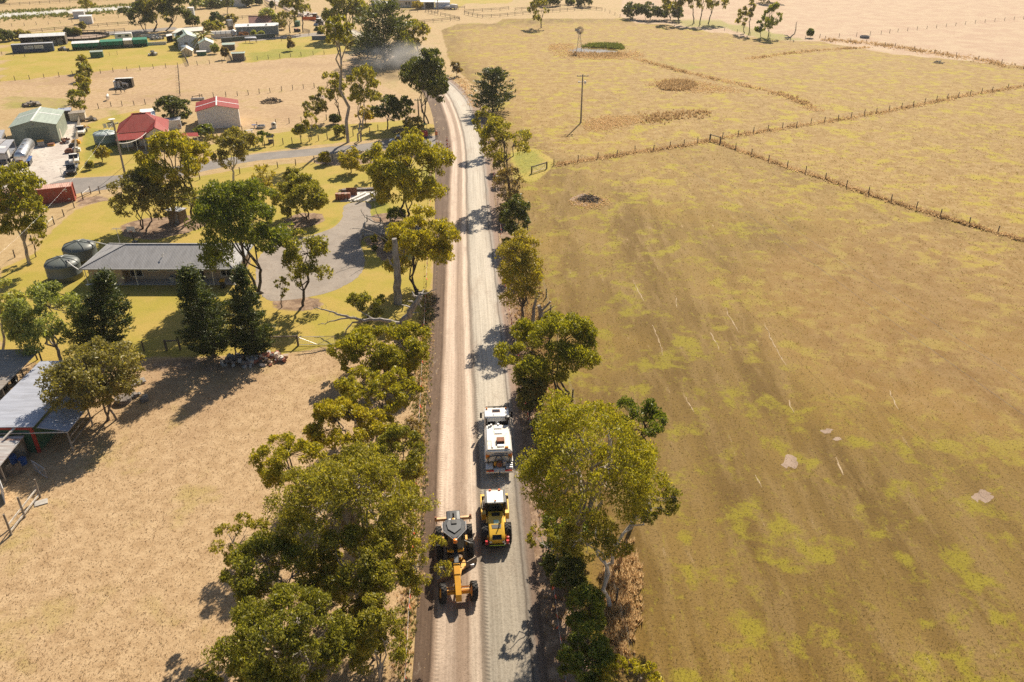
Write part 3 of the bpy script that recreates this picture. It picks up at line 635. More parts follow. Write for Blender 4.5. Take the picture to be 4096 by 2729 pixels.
M_tank = plain('dark_poly_tank', (0.12, 0.135, 0.125), 0.45, var=0.12, dirt=0.2, scale=0.8); M_gtank = plain('green_tank', (0.17, 0.24, 0.21), 0.45, var=0.1, dirt=0.2, scale=0.8); M_conc2 = plain('concrete', (0.42, 0.39, 0.35), 0.85, dirt=0.4, bstr=0.2)
M_galv = plain('galvanised_steel', (0.42, 0.42, 0.43), 0.4, 0.6, dirt=0.2); M_rust = plain('rusty_steel', (0.24, 0.10, 0.055), 0.8, 0.2, var=0.35, bstr=0.2); M_orange = plain('orange_plastic', (0.85, 0.16, 0.02), 0.5, var=0.1)
M_shade = plain('green_shade_cloth', (0.02, 0.20, 0.12), 0.85, var=0.3); M_tyre = plain('tyre_rubber', (0.022, 0.020, 0.019), 0.8, dirt=0.5, dirtc=(0.11, 0.085, 0.065), scale=5); M_yel = plain('machine_yellow', (0.72, 0.36, 0.02), 0.38, var=0.1, dirt=0.2, coat=0.2)
M_fabric = plain('white_tarp', (0.74, 0.72, 0.68), 0.8, var=0.08); M_blueP = plain('blue_plastic', (0.03, 0.10, 0.30), 0.5); M_skin = plain('skin', (0.42, 0.25, 0.18), 0.6, var=0.06); M_stone = plain('field_stone', (0.20, 0.165, 0.14), 0.9, var=0.35, bstr=0.4)
M_steel = plain('polished_steel_tank', (0.62, 0.61, 0.60), 0.28, 0.85, var=0.08, dirt=0.15); M_cream = plain('cream_paint', (0.66, 0.58, 0.46), 0.55, dirt=0.15); M_brickred = plain('brick_red', (0.33, 0.12, 0.075), 0.85, var=0.35, bstr=0.3)
def brick_mat(name, c1, c2, mortar, s=1.0):
    t = NT(name); c = t.n('TexCoord'); sx = t.n('SeparateXYZ'); t.l(c.outputs['Object'], sx.inputs[0]); cb = t.n('CombineXYZ')
    t.l(t.math('ADD', sx.outputs['X'], sx.outputs['Y']), cb.inputs[0]); t.l(sx.outputs['Z'], cb.inputs[1])
    b = t.n('TexBrick'); b.inputs['Scale'].default_value = 2.1 * s; b.inputs['Color1'].default_value = (*c1, 1); b.inputs['Color2'].default_value = (*c2, 1); b.inputs['Mortar'].default_value = (*mortar, 1)
    b.inputs['Mortar Size'].default_value = 0.012; b.inputs['Brick Width'].default_value = 0.5; b.inputs['Row Height'].default_value = 0.18; t.l(cb.outputs[0], b.inputs['Vector'])
    n = t.noise(t.coord(), 1.5, 4)
    return t.done(t.bsdf(t.mix(t.math('MULTIPLY', n, 0.5), b.outputs[0], tuple(x * 0.6 for x in c1)), 0.88, 0, 0.3, bump=b.outputs['Fac'], bstr=-0.3, bdist=0.01))
M_brick = brick_mat('blonde_brick', (0.52, 0.39, 0.28), (0.42, 0.30, 0.21), (0.52, 0.46, 0.38)); M_sleeper = brick_mat('brown_block', (0.27, 0.20, 0.13), (0.22, 0.16, 0.10), (0.16, 0.12, 0.09), 0.7)

def gable(name, label, O, rz, w, d, eave, ridge, wall, roof, ridge_axis='y', over=0.25, cat='shed', light=None, cap=None, walls=True):
    """rectangular building, origin at its front left foot, width along local x, depth along local y"""
    r = thing(name, (O[0], O[1], 0), rz, label, cat)
    if ridge_axis == 'y': fr = [(0,0,0),(w,0,0),(w,0,eave),(w/2,0,ridge),(0,0,eave)]; wallm = MB().prism(fr, (0,1,0), d)
    else: fr = [(0,0,0),(0,d,0),(0,d,eave),(0,d/2,ridge),(0,0,eave)]; wallm = MB().prism(fr, (1,0,0), w)
    if walls: wallm.build('wall', wall, r)
    rm = MB(); e = over; k = (ridge - eave) / ((w if ridge_axis == 'y' else d) / 2); lo = eave - k * e + 0.07; hi = ridge + 0.07
    if ridge_axis == 'y':
        rm.slab([(-e,-e,lo),(w/2,-e,hi),(w/2,d+e,hi),(-e,d+e,lo)], 0.06); rm.slab([(w/2,-e,hi),(w+e,-e,lo),(w+e,d+e,lo),(w/2,d+e,hi)], 0.06)
        c = [(w/2, -e-.02, hi+.03), (w/2, d+e+.02, hi+.03)]
    else:
        rm.slab([(-e,-e,lo),(w+e,-e,lo),(w+e,d/2,hi),(-e,d/2,hi)], 0.06); rm.slab([(-e,d/2,hi),(w+e,d/2,hi),(w+e,d+e,lo),(-e,d+e,lo)], 0.06)
        c = [(-e-.02, d/2, hi+.03), (w+e+.02, d/2, hi+.03)]
    ro = rm.build('roof', roof, r)
    MB().beam(c[0], c[1], 0.28, 0.07).build('ridge_cap', cap or roof, ro)
    if light:                                       # translucent skylight strip across both slopes
        f, lw = light
        for s in (0, 1):
            if ridge_axis == 'y':
                a, b = ((-e, lo), (w/2, hi)) if s == 0 else ((w/2, hi), (w+e, lo))
                MB().slab([(a[0], d*f, a[1]+.035), (b[0], d*f, b[1]+.035), (b[0], d*f+lw, b[1]+.035), (a[0], d*f+lw, a[1]+.035)], 0.03).build('skylight_strip', R_white, ro)
    return r
def skillion(name, label, quad, post_mat, roof, th=0.08, cat='shed', posts=None, back=None, group=None, backm=None):
    """open shelter: roof quad (world points), posts under given fractions"""
    c = sum((Vector(q) for q in quad), Vector()) / 4; r = thing(name, (c.x, c.y, 0), 0, label, cat, group); q = [Vector(p) - Vector((c.x, c.y, 0)) for p in quad]
    MB().slab(q, th).build('roof', roof, r)
    for (u, v) in posts or ((.03,.03),(.97,.03),(.97,.97),(.03,.97)):
        p = q[0].lerp(q[1], u).lerp(q[3].lerp(q[2], u), v); MB().beam((p.x, p.y, -0.05), (p.x, p.y, p.z - th), 0.12).build('post', post_mat, r)
    for (u0, v0, u1, v1, top) in back or ():
        a = q[0].lerp(q[1], u0).lerp(q[3].lerp(q[2], u0), v0); b = q[0].lerp(q[1], u1).lerp(q[3].lerp(q[2], u1), v1); n = (b - a).xy.normalized()
        MB().prism([(a.x,a.y,0),(b.x,b.y,0),(b.x,b.y,(b.z-th)*top),(a.x,a.y,(a.z-th)*top)], (-n.y, n.x, 0), 0.05).build('wall', backm or roof, r)
    return r

# ------------------------------------------------------------------ brick house with grey roof
h = thing('brick_house', (-56.3, 95.0, 0), 0, 'long blonde brick house with grey hipped roof and shaded front', 'house')
w, dp, ev, rd = 20.2, 8.6, 2.55, 4.25
rf = MB(); a, b, c_, d_ = (0,0,ev), (w,0,ev), (w,dp,ev), (0,dp,ev); e0, e1 = (4.6,dp/2,rd), (w-4.6,dp/2,rd)
rf.add([a,b,c_,d_,e0,e1], [(0,1,5,4),(2,3,4,5),(1,2,5),(3,0,4)]); rf.add([(0,0,ev-.02),(w,0,ev-.02),(w,dp,ev-.02),(0,dp,ev-.02)], [(3,2,1,0)])
ro = rf.build('roof', R_grey, h)
cp = MB()
for p, q_ in ((a,e0),(d_,e0),(b,e1),(c_,e1),(e0,e1)): cp.beam(Vector(p)+Vector((0,0,.03)), Vector(q_)+Vector((0,0,.03)), .22, .06)
cp.build('ridge_cap', R_grey, ro)
gt = MB(); gt.b6(-.1,w+.1,-.12,0,ev-.16,ev); gt.b6(-.1,w+.1,dp,dp+.12,ev-.16,ev); gt.b6(-.12,0,0,dp,ev-.16,ev); gt.b6(w,w+.12,0,dp,ev-.16,ev); gt.build('gutter', M_grey, ro)
MB().cyl((10.2,2.0,3.2),(10.2,2.0,3.75),.05).cyl((10.2,2.0,3.75),(10.45,2.0,3.85),.06).build('vent_pipe', M_white, ro)
an = MB(); an.cyl((2.2,dp-1.2,3.0),(2.2,dp-1.2,5.3),.03,n=6)
for k in range(5): an.beam((1.7+k*.25,dp-1.6,5.2),(1.7+k*.25,dp-.8,5.2),.03)
an.beam((1.6,dp-1.2,5.2),(2.9,dp-1.2,5.2),.04); an.build('antenna', M_galv, ro)
wl = MB(); wl.b6(.6,5.0,.7,dp-.6,0,ev-.03); wl.b6(5.0,w-.6,2.2,dp-.61,0,ev-.035); wl.build('wall', M_brick, h)
def opening(nm, x0, x1, z0, z1, y, frame=M_white, pane=M_dkglass, mull=1):
    f = MB(); t_ = .07
    f.b6(x0,x1,y-.05,y+.02,z0,z0+t_).b6(x0,x1,y-.05,y+.02,z1-t_,z1).b6(x0,x0+t_,y-.05,y+.02,z0+t_,z1-t_).b6(x1-t_,x1,y-.05,y+.02,z0+t_,z1-t_)
    for k in range(1, mull+1): xm = x0+(x1-x0)*k/(mull+1); f.b6(xm-.03,xm+.03,y-.045,y+.015,z0+t_,z1-t_)
    o = f.build(nm, frame, h); MB().b6(x0+.03,x1-.03,y-.02,y-.005,z0+.03,z1-.03).build('pane', pane, o); return o
opening('window', 5.3, 7.0, .45, 2.2, 2.18); opening('window', 7.7, 9.3, 1.2, 2.15, 2.18); opening('window', 10.2, 11.2, 1.2, 2.15, 2.18)
opening('door', 11.7, 12.6, .1, 2.2, 2.18, plain('stained_timber', (0.40, 0.20, 0.07), 0.5), mull=0); opening('sliding_door', 13.1, 15.1, .05, 2.2, 2.18, M_black); opening('window', 17.4, 18.9, .5, 2.15, 2.18)
for x in (6.9, 17.0): MB().tube([(x,.35,ev-.1),(x,.35,.02)], .055, 8).build('downpipe', M_white, h)
MB().b6(0.0,.5,.3,.6,0,.1).tube([(.35,.4,ev-.1),(.35,.4,.02)], .05, 8).build('downpipe', M_white, h)
MB().b6(.4,w-.4,.4,2.2,.01,.06).build('verandah_slab', M_conc2, h)
tag(MB().lathe([(.01,0),(.42,0),(.48,.35),(.44,.7),(.38,.7),(.36,.2),(.01,.2)], n=14).build('planter_pot', M_conc2, loc=(-45.2,96.6,.06)), 'pale concrete pot against the brick wall', 'pot')
def bin_(loc, lid, label):
    o = thing('wheelie_bin', loc, .1, label, 'bin'); MB().prism([(-.28,-.3,.08),(.28,-.3,.08),(.28,.3,.08),(-.28,.3,.08)],(0,0,1),.95).build('body', M_black, o)
    MB().prism([(-.32,-.36,1.04),(-.32,.36,1.1),(-.32,.36,1.16),(-.32,-.36,1.09)],(1,0,0),.64).build('lid', lid, o)
    for s in (-1,1): MB().lathe([(.01,-.03),(.1,-.03),(.1,.03),(.01,.03)], (s*.26,.3,.1), 10, 'X').build('wheel', M_tyre, o)
bin_((-37.9,94.6,0), M_yel, 'wheelie bin with yellow lid beside the brick house')

# ------------------------------------------------------------------ water tanks
def tank(loc, r_, hh, dome, mat, label, ribs=8, inlet=0.0, dm=None):
    o = thing('water_tank', loc, 0, label, 'water tank'); body = [(.01,0),(r_,0),(r_,hh*.33),(r_+.03,hh*.34),(r_,hh*.36),(r_,hh)]
    MB().lathe(body, n=36).build('body', mat, o, smooth=True)
    prof = [(r_+.04,hh-.03),(r_+.04,hh+.03)] + [(r_*cos(x), hh+.03+dome*sin(x)) for x in np.linspace(.12, 1.5, 8)]
    do = MB().lathe(prof, n=36).build('dome', dm or mat, o, smooth=True); rb = MB()
    for k in range(ribs):
        a = 2*pi*k/ribs; pts = [(r_*cos(x)*cos(a), r_*cos(x)*sin(a), hh+.06+dome*sin(x)) for x in np.linspace(.1,1.5,7)]; rb.tube(pts, .055, 5)
    rb.build('rib', mat, do)
    MB().lathe([(.01,.12),(.26,.12),(.28,0),(.28,-.1)], (r_*.62*cos(inlet), r_*.62*sin(inlet), hh+dome*.72), 14).build('inlet_strainer', M_black, do); return o
tank((-60.1,97.8,0), 2.15, 2.1, .75, M_tank, 'dark ribbed water tank at the brick house, standing in full view', inlet=-.5)
tank((-60.5,103.4,0), 2.15, 2.1, .75, M_tank, 'dark ribbed water tank half hidden behind its twin', inlet=0.3)
tag(MB().tube([(-56.4,94.95,2.4),(-57.6,95.8,2.62),(-58.85,97.0,2.75)], .07, 8).build('tank_pipe', M_white), 'white pipe from the grey roof to the front water tank', 'pipe')
tag(MB().tube([(-56.45,103.3,2.5),(-57.8,103.6,2.7),(-59.2,103.8,2.85)], .07, 8).build('tank_pipe', M_white), 'white pipe from the grey roof to the rear water tank', 'pipe')
tank((-83.8,163.6,0), 2.2, 2.2, .5, M_gtank, 'pale topped green water tank by the red roofed house', inlet=2.6, dm=plain('pale_tank_dome',(.42,.47,.45),.45))

# ------------------------------------------------------------------ old sheds at the tan paddock
h = thing('blue_roof_shed', (-48.2, 59.2, 0), 0, 'low shed with blue grey sheet roof and green red trimmed wall', 'shed')
ro = MB().slab([(-.6,-.2,2.95),(4.9,-.2,3.05),(4.9,11.6,3.05),(-.6,11.6,2.95)], .07).build('roof', R_blue, h)
MB().slab([(4.95,.1,2.75),(7.75,.1,2.35),(7.75,8.4,2.35),(4.95,8.4,2.75)], .06).build('lean_to_roof', R_blue, h)
MB().b6(-.4,4.5,0,.1,0,2.86).b6(4.4,4.5,.1,11.3,0,2.86).b6(-.4,-.3,.1,11.3,0,2.86).b6(-.3,4.4,11.2,11.3,0,2.86).build('wall', M_green, h)
MB().b6(-.6,4.6,-.12,0,2.62,2.86).build('fascia', M_redp, h); MB().b6(4.36,4.6,-.1,.14,0,2.62).build('corner_trim', M_redp, h)
MB().beam((-3,-.3,2.2),(7.7,.0,2.3),.09).build('pole_rail', M_paleT, h)
for y in (.25, 4.2, 8.1): MB().beam((7.5,y,-.05),(7.5,y,2.3),.12).build('post', M_timber, h)
for z in (.75, 1.45): MB().beam((7.5,.3,z),(7.5,4.2,z+.1),.09).build('rail', M_timber, h)
skillion('corrugated_lean_to', 'open shed with brown weathered corrugated roof on poles', [G(-170,1580,3), G(0,1560,3), G(165,1394,3.1), G(-60,1400,3.1)], M_post, R_old, posts=((.98,.05),(.98,.5),(.98,.95),(.02,.05),(.02,.95)))
skillion('corrugated_shelter', 'small animal shelter with shiny rust streaked corrugated roof', [G(-160,1885,2.1), G(-4,1868,2.0), G(97,1742,2.3), G(-80,1752,2.4)], M_post, R_rust, posts=((.97,.05),(.97,.95),(.03,.95)), back=((.03,.97,.97,.97,.9),), backm=M_timber)
tag(MB().beam(G(14,1757,2.45),G(64,1706,2.9),.2,.12).build('timber_beam', M_paleT), 'loose pale beam lying from the shelter roof to the shed', 'beam')
o = thing('paling_gate', G(45,1905), .5, 'broken brown paling gate under the shelter', 'gate')
for k in range(9): MB().b6(-1+k*.23,-.83+k*.23,-.02,.02,.02,1.0+.15*((k*7)%3)).build('paling', bark('paling%d'%k, (.13,.08,.05), (.22,.14,.09)) if k == 0 else M_post, o)
o = MB().prism([(-.9,0,0),(.9,0,0),(.8,.25,1.5),(-.9,.25,1.9)], (0,1,0), .05).build('white_door_panel', M_white, loc=G(12,1995), rz=-.9); tag(o, 'white board leaning at the shelter fence', 'board')
tag(MB().b6(-.5,.5,-.35,.35,0,.08).build('paving_slab', M_conc2, loc=G(165,2012), rz=.5), 'flat pale slab beside the old rail fence', 'slab')
def drum(loc, mat, label, r_=.29, hh=.85): tag(MB().lathe([(.01,0),(r_,0),(r_+.02,.3),(r_,.32),(r_+.02,.6),(r_,.62),(r_,hh),(.01,hh)], n=14).build('drum', mat, loc=loc), label, 'drum')
drum(G(58,1850), M_blueP, 'blue drum lying in the shelter shade'); drum(G(95,1855), M_blueP, 'blue drum beside the wire gate', .32, .6)
def tractor_wheel(loc, r_, label, rz=0.3):
    o = thing('tractor_wheel', loc, rz, label, 'wheel'); tyre_lathe(o, r_, .5, (0,0,r_)); return o
def tyre_lathe(parent, r_, wd, c, name='tyre', rim=M_grey, ri=None, lug=0):
    ri = ri or r_*.55; hw = wd/2
    ty = MB().lathe([(ri,-hw*.8),(r_*.86,-hw),(r_*.97,-hw*.8),(r_,-hw*.45),(r_,hw*.45),(r_*.97,hw*.8),(r_*.86,hw),(ri,hw*.8),(ri,-hw*.8)], c, 28, 'X')
    for k in range(lug):
        for s in (-1, 1):
            a = 2*pi*(k+.25*s)/lug; p = Vector(c)+Vector((s*hw*.48, cos(a)*r_*1.0, sin(a)*r_*1.0)); R = Matrix.Rotation(a, 3, 'X') @ Matrix.Rotation(s*.5, 3, 'Z')
            ty.box(p, (wd*.5, r_*.10, r_*.10), R=Matrix.Rotation(a+pi/2, 3, 'X') @ Matrix.Rotation(s*.45, 3, 'Z'))
    t_ = ty.build(name, M_tyre, parent)
    MB().lathe([(.02,-hw*.3),(ri*.5,-hw*.35),(ri*.98,-hw*.72),(ri*.98,hw*.72),(ri*.5,hw*.35),(.02,hw*.3)], c, 20, 'X').build('rim', rim, t_); return t_
tractor_wheel(G(22,1560), .75, 'big tractor tyre under the brown corrugated roof'); tractor_wheel(G(62,1533), .5, 'smaller tractor tyre standing in the sun at the open shed')

# ------------------------------------------------------------------ red container
o = thing('shipping_container', (-84.95, 124.0, 0), rad(21.5), 'long rusty red shipping container beside the lane', 'container')
L, W_, H_ = 12.2, 2.44, 2.6
MB().b6(.08,L-.08,.04,W_-.04,.15,H_-.04).build('body', R_cont, o); MB().b6(.05,L-.05,.03,W_-.03,H_-.04,H_).build('roof', sheet_roof('faded_container_top', (.62,.36,.27), .28, 'X', rust=.5), o)
fm = MB()
for y in (0, W_): fm.beam((0,y,H_-.06),(L,y,H_-.06),.12).beam((0,y,.08),(L,y,.08),.16)
for x in (0, L):
    for y in (0, W_): fm.beam((x,y,0),(x,y,H_),.16)
    fm.beam((x,0,H_-.06),(x,W_,H_-.06),.12).beam((x,0,.08),(x,W_,.08),.16)
fm.build('frame', plain('container_frame', (.36,.07,.035), .6, dirt=.3), o)
[MB().b6(L-a0,L-b0,-.085,-.075,z0,z1).build('marking', M_white, o) for a0,b0,z0,z1 in ((1.3,.7,2.05,2.2),(1.05,.75,1.75,1.85),(.95,.6,.45,.6))]
tag(MB().lathe([(.01,0),(.22,0),(.3,.18),(.12,.3),(.16,.42),(.01,.5)], n=12).build('roof_vent', M_galv, loc=(-78.6,127.9,2.6)), 'white whirling vent standing on the red container', 'vent')

# ------------------------------------------------------------------ green shed and yard
gs_ = gable('machinery_shed', 'large sage green machinery shed with pale ridge and skylights', (-102.1,162.3), rad(19.5), 8.4, 12.6, 3.75, 4.75, R_sageW, R_sage, light=(.6,.45), cap=R_white)
MB().b6(2.6,6.9,-.04,0,.05,3.3).build('roller_door', sheet_roof('sage_roller_door', (.19,.215,.16), .12, 'Z', rough=.5), gs_); MB().b6(8.4,8.44,2.2,3.1,.05,2.1).build('side_door', M_cream, gs_); MB().cyl((4.2,-.15,3.95),(4.2,.0,4.05),.16,.2).build('flood_lamp', M_galv, gs_)
def boxy(name, label, cat, loc, rz, size, mat, roofm, door=None, legs=False, over=.1, slope=.15):
    w, d, hh = size; o = thing(name, loc, rz, label, cat); z0 = .35 if legs else 0
    MB().prism([(-w/2,-d/2,z0),(w/2,-d/2,z0),(w/2,d/2,z0),(-w/2,d/2,z0)], (0,0,1), hh-z0).build('wall', mat, o)
    MB().slab([(-w/2-over,-d/2-over,hh+.06),(w/2+over,-d/2-over,hh+.06),(w/2+over,d/2+over,hh+.06+slope),(-w/2-over,d/2+over,hh+.06+slope)], .06+slope*.35).build('roof', roofm, o)
    if door: x0, x1, z1, dm = door; MB().b6(x0,x1,-d/2-.04,-d/2,z0+.05,z1).build('door', dm, o)
    if legs:
        for sx in (-1,1):
            for sy in (-1,1): MB().b6(sx*w*.4-.06,sx*w*.4+.06,sy*d*.4-.06,sy*d*.4+.06,0,.35).build('stump', M_timber, o)
    return o
boxy('yard_shed', 'black garden shed at the back corner of the sage shed', 'shed', (-102.0,184.0,0), rad(20), (2.6,2.4,2.3), M_black, R_blue)
o = boxy('horse_float', 'brown and cream horse float behind the sage shed', 'trailer', (-98.9,183.2,0), rad(20), (3.2,2.0,1.9), M_cream, M_timber, legs=True)
boxy('tin_annexe', 'dark brown lean-to beside the sage shed', 'shed', (-106.2,160.3,0), rad(20), (6,5,2.4), M_timber, R_galv, slope=.5)
boxy('tall_white_crate', 'old cream cabinet shed between the dark dome tree and the garage', 'shed', (-70.0,185.6,0), rad(20), (1.6,2.2,2.9), plain('mustard_wall', (.50,.40,.16), .6), R_white)
skillion('yard_carport', 'silver carport roof at the edge of the gravel yard', [G(-40,612,3.0), G(18,613,3.0), G(56,558,3.2), G(26,558,3.2)], M_galv, R_galv)
skillion('yard_carport', 'reddish striped carport roof beside the silver one', [G(-90,612,3.0), G(-45,612,3.0), G(24,556,3.2), G(-20,556,3.2)], M_galv, R_rust)
# tanker trailer
def wheel(parent, c, r_, wd, rim=M_grey, name='wheel'):
    o = bpy.data.objects.new(name, None); col.objects.link(o); o.parent = parent; o.empty_display_size = .1
    m = MB().lathe([(.02,-wd*.5),(r_*.6,-wd*.5),(r_*.95,-wd*.45),(r_,-wd*.25),(r_,wd*.25),(r_*.95,wd*.45),(r_*.6,wd*.5),(.02,wd*.5)], c, 18, 'X'); col.objects.unlink(o); bpy.data.objects.remove(o)
    w_ = m.build(name, M_tyre, parent); MB().lathe([(.02,-wd*.52),(r_*.5,-wd*.54),(r_*.52,wd*.54),(.02,wd*.52)], c, 14, 'X').build('rim', rim, w_); return w_
tk = thing('milk_tanker', (-94.2,152.2,0), rad(20), 'polished silver tanker trailer in the gravel yard', 'tanker')
MB().lathe([(.02,-5.6),(.6,-5.55),(1.0,-5.35),(1.12,-5.0),(1.12,5.0),(1.0,5.35),(.6,5.55),(.02,5.6)], (0,0,1.95), 26, 'Y').build('barrel', M_steel, tk, smooth=True)
for y in (-3.6,-1.2,1.2,3.6): MB().lathe([(1.14,-.05),(1.15,-.05),(1.15,.05),(1.14,.05)], (0,y,1.95), 26, 'Y').build('band', M_galv, tk)
for y in (-3,0,3): MB().cyl((0,y,3.02),(0,y,3.2),.28).build('hatch', M_galv, tk)
MB().beam((-.4,-5,.85),(-.4,5,.85),.15,.25).beam((.4,-5,.85),(.4,5,.85),.15,.25).build('chassis', M_black, tk)
for y in (-4.3,-3.1,-1.9): 
    for s in (-1,1): wheel(tk, (s*.98,y,.5), .5, .38)
MB().b6(.75,1.3,-4.95,-1.3,1.02,1.12).build('mudguard', M_blueP, tk); MB().b6(-.35,.35,-5.72,-5.58,1.2,1.5).build('rear_panel', M_redp, tk)
def truck_cab(label, loc, rz, col_, name='prime_mover'):
    o = thing(name, loc, rz, label, 'truck'); MB().b6(-1.2,1.2,1.4,3.2,.9,3.1).build('cab', col_, o, bevel=.12); MB().b6(-1.0,1.0,3.2,3.23,1.9,2.8).build('windscreen', M_dkglass, o); MB().b6(-.45,.45,-3,1.4,.7,.95).build('chassis', M_black, o); MB().b6(-1.2,1.2,-3.2,1.2,1.0,1.35).build('tray', M_galv, o)
    for y in (-2.4,-1.2,2.4):
        for s in (-1,1): wheel(o, (s*1.0,y,.5), .5, .34, M_steel)
truck_cab('white truck with bare chassis parked beside the silver tanker', (-98.4,152.6,0), rad(198), M_white)
# bits in the yard
def crates(label, loc, rz, mats, name='pallet_stack'):
    o = thing(name, loc, rz, label, 'pallet stack'); z = 0
    for k, m in enumerate(mats):
        MB().b6(-.6,.6,-.5,.5,z,z+.26).build('crate', m, o, rz=.06*(k%3-1)); z += .27
    return o
crates('stack of grey bags on a pallet at the shed front', (-96.4,161.9,0), .4, [M_timber, M_conc2, M_conc2, M_grey, M_yel])
crates('yellow steel pallet of parts at the shed front', (-94.7,162.4,0), .3, [M_yel, M_rust])
def heap(label, loc, n, sp, sz, mats, cat, name, seed=1, zs=.5, flat=.6):
    """a pile of separate angular pieces, each its own part"""
    rng = random.Random(seed); o = thing(name, loc, 0, label, cat); shapes = []
    for m in mats:
        mb = MB(); mb.box((0,0,0),(1,.62,flat)); shapes.append(mb.mesh('piece', m))
    for k in range(n):
        a = rng.uniform(0,2*pi); r_ = sp*math.sqrt(rng.random()); s = sz*rng.uniform(.5,1.3); zz = max(0, zs*(1-(r_/sp)**1.3))*rng.uniform(.3,1)
        p = link('piece', rng.choice(shapes), o, (r_*cos(a)*1.25, r_*sin(a)*.8, zz+s*.25)); p.scale = (s,s,s); p.rotation_euler = (rng.uniform(-.5,.5),rng.uniform(-.5,.5),rng.uniform(0,6))
    return o
heap('dark scrap heap against the shed corner', (-92.9,164.2,0), 14, .8, .5, [M_black, M_rust, M_galv], 'scrap', 'scrap_heap', 3)
heap('scrap metal by the shed side door', (-94.0,167.0,0), 12, .7, .5, [M_rust, M_white, M_galv], 'scrap', 'scrap_heap', 4)
def ute(label, loc, rz, body, name='utility_truck', tray=M_galv, cat='ute', canopy=None):
    o = thing(name, loc, rz, label, cat)
    sec = [(-.85,.45),(.85,.45),(.85,1.0),(.68,1.05),(-.68,1.05),(-.85,1.0)]
    MB().prism([(-.85,.2,.45),(-.85,2.4,.45),(-.85,2.4,.85),(-.85,1.35,1.02),(-.85,.2,1.02)], (1,0,0), 1.7).build('body', body, o, bevel=.06)
    MB().prism([(-.74,.2,1.02),(-.74,1.35,1.02),(-.74,.8,1.68),(-.74,.25,1.7)], (1,0,0), 1.48).build('cabin', M_dkglass, o, bevel=.05); MB().b6(-.68,.68,.2,.85,1.66,1.73).build('cab_roof', body, o, bevel=.03)
    MB().b6(-.92,.92,-2.3,.15,.72,.82).b6(-.92,-.86,-2.3,.15,.82,1.05).b6(.86,.92,-2.3,.15,.82,1.05).b6(-.86,.86,-2.3,-2.24,.82,1.05).build('tray', tray, o)
    if canopy: MB().b6(-.8,.8,-2.1,.05,.83,1.6).build('canopy', canopy, o, bevel=.05)
    for y in (-1.45,1.6):
        for s in (-1,1): wheel(o, (s*.76,y,.36), .36, .24, M_steel)
    for s in (-1,1): MB().b6(s*.62-.14,s*.62+.14,2.39,2.43,.68,.8).build('headlight', M_white, o)
    return o
u_ = ute('flat tray work truck loaded with yellow and white gear beside the sage shed', (-93.0,172.2,0), rad(196), M_white)
heap('yellow and white tools heaped on the work truck tray', (-92.55,173.6,.84), 10, .7, .45, [M_yel, M_white, M_rust], 'tools', 'tool_pile', 9, .3)
for i, (p, m, lab) in enumerate((((306,575), M_yel, 'yellow plastic tub at the paling fence'), ((295,590), M_black, 'black tub at the paling fence'), ((306,606), M_white, 'white crate by the paling fence'), ((279,612), M_rust, 'rusty engine block in the gravel yard'))):
    b_ = G(*p); mb = MB().prism([(-.8,-.5,0),(.8,-.5,0),(.8,.5,0),(-.8,.5,0)], (0,0,1), .6).b6(-.5,.5,-.3,.3,.6,.85); tag(mb.build('tub' if i < 2 else 'crate', m, loc=b_, rz=.3), lab, 'tub' if i < 2 else 'crate')
ute('white ute parked nose out by the paling fence', G(300,648), rad(-155), M_white); ute('dark car half hidden by the gate post', G(292,690), rad(-160), M_black, cat='car', name='parked_car')
heap('fresh grey stone heap behind the sage shed', G(125,425), 26, 1.6, .9, [M_post, M_stone, M_timber], 'woodpile', 'woodpile', 12, 1.4)
heap('low black stump heap by the yard fence', G(362,483), 9, .9, .8, [M_post, M_timber], 'woodpile', 'woodpile', 13, .8)
tag(MB().lathe([(.01,.0),(.35,0),(.3,.5),(.75,.55),(.75,.65),(.01,.65)], n=14).build('bird_bath', M_white, loc=G(449,488)), 'white round bird bath on the back lawn', 'bird bath')
o = thing('clothes_rack', G(440,520), .3, 'washing rack with pale laundry behind the green tank', 'clothes rack')
MB().beam((-1.2,0,0),(-1.2,0,1.4),.06).beam((1.2,0,0),(1.2,0,1.4),.06).beam((-1.2,0,1.4),(1.2,0,1.4),.05).build('frame', M_galv, o)
for x in (-.8,0,.7): MB().b6(x-.3,x+.3,-.02,.02,.5,1.38).build('sheet', M_fabric, o)

# ------------------------------------------------------------------ red roofed house
h = thing('red_roof_house', (-69.6,160.7,0), rad(19.5), 'white weatherboard house with bright red roof and front gable', 'house')
M_wb = plain('weatherboard', (.70,.66,.58), .55, dirt=.12)
MB().b6(-9.3,-.35,3.6,11.6,0,3.0).build('wall', M_wb, h); MB().prism([(-4.0,.35,0),(-.35,.35,0),(-.35,.35,3.0),(-2.15,.35,4.15),(-4.0,.35,3.0)], (0,1,0), 3.3).build('gable_wall', M_wb, h)
A = [(-9.75,3.3,3.0),(0.05,3.3,3.0),(0.05,12.0,3.0),(-9.75,12.0,3.0),(-6.3,8.7,5.5),(-4.0,8.7,5.5)]
ro = MB().add(A, [(0,1,5,4),(1,2,5),(2,3,4,5),(3,0,4)]).build('roof', R_red, h)
MB().slab([(-4.35,0,2.98),(-2.15,0,4.36),(-2.15,8.0,4.36),(-4.35,5.0,2.98)], .06).slab([(-2.15,0,4.36),(.1,0,2.95),(.1,9.6,2.95),(-2.15,8.0,4.36)], .06).build('gable_roof', R_redY, ro)
MB().beam((-6.4,8.7,5.53),(-3.9,8.7,5.53),.3,.08).beam((-2.15,0,4.4),(-2.15,8,4.4),.22,.06).beam((-9.75,3.3,3.04),(-6.3,8.7,5.54),.2,.06).build('ridge_cap', R_red, ro)
MB().b6(-6.9,-3.2,9.3,11.5,4.4,5.0).build('roof_box', R_red, ro)
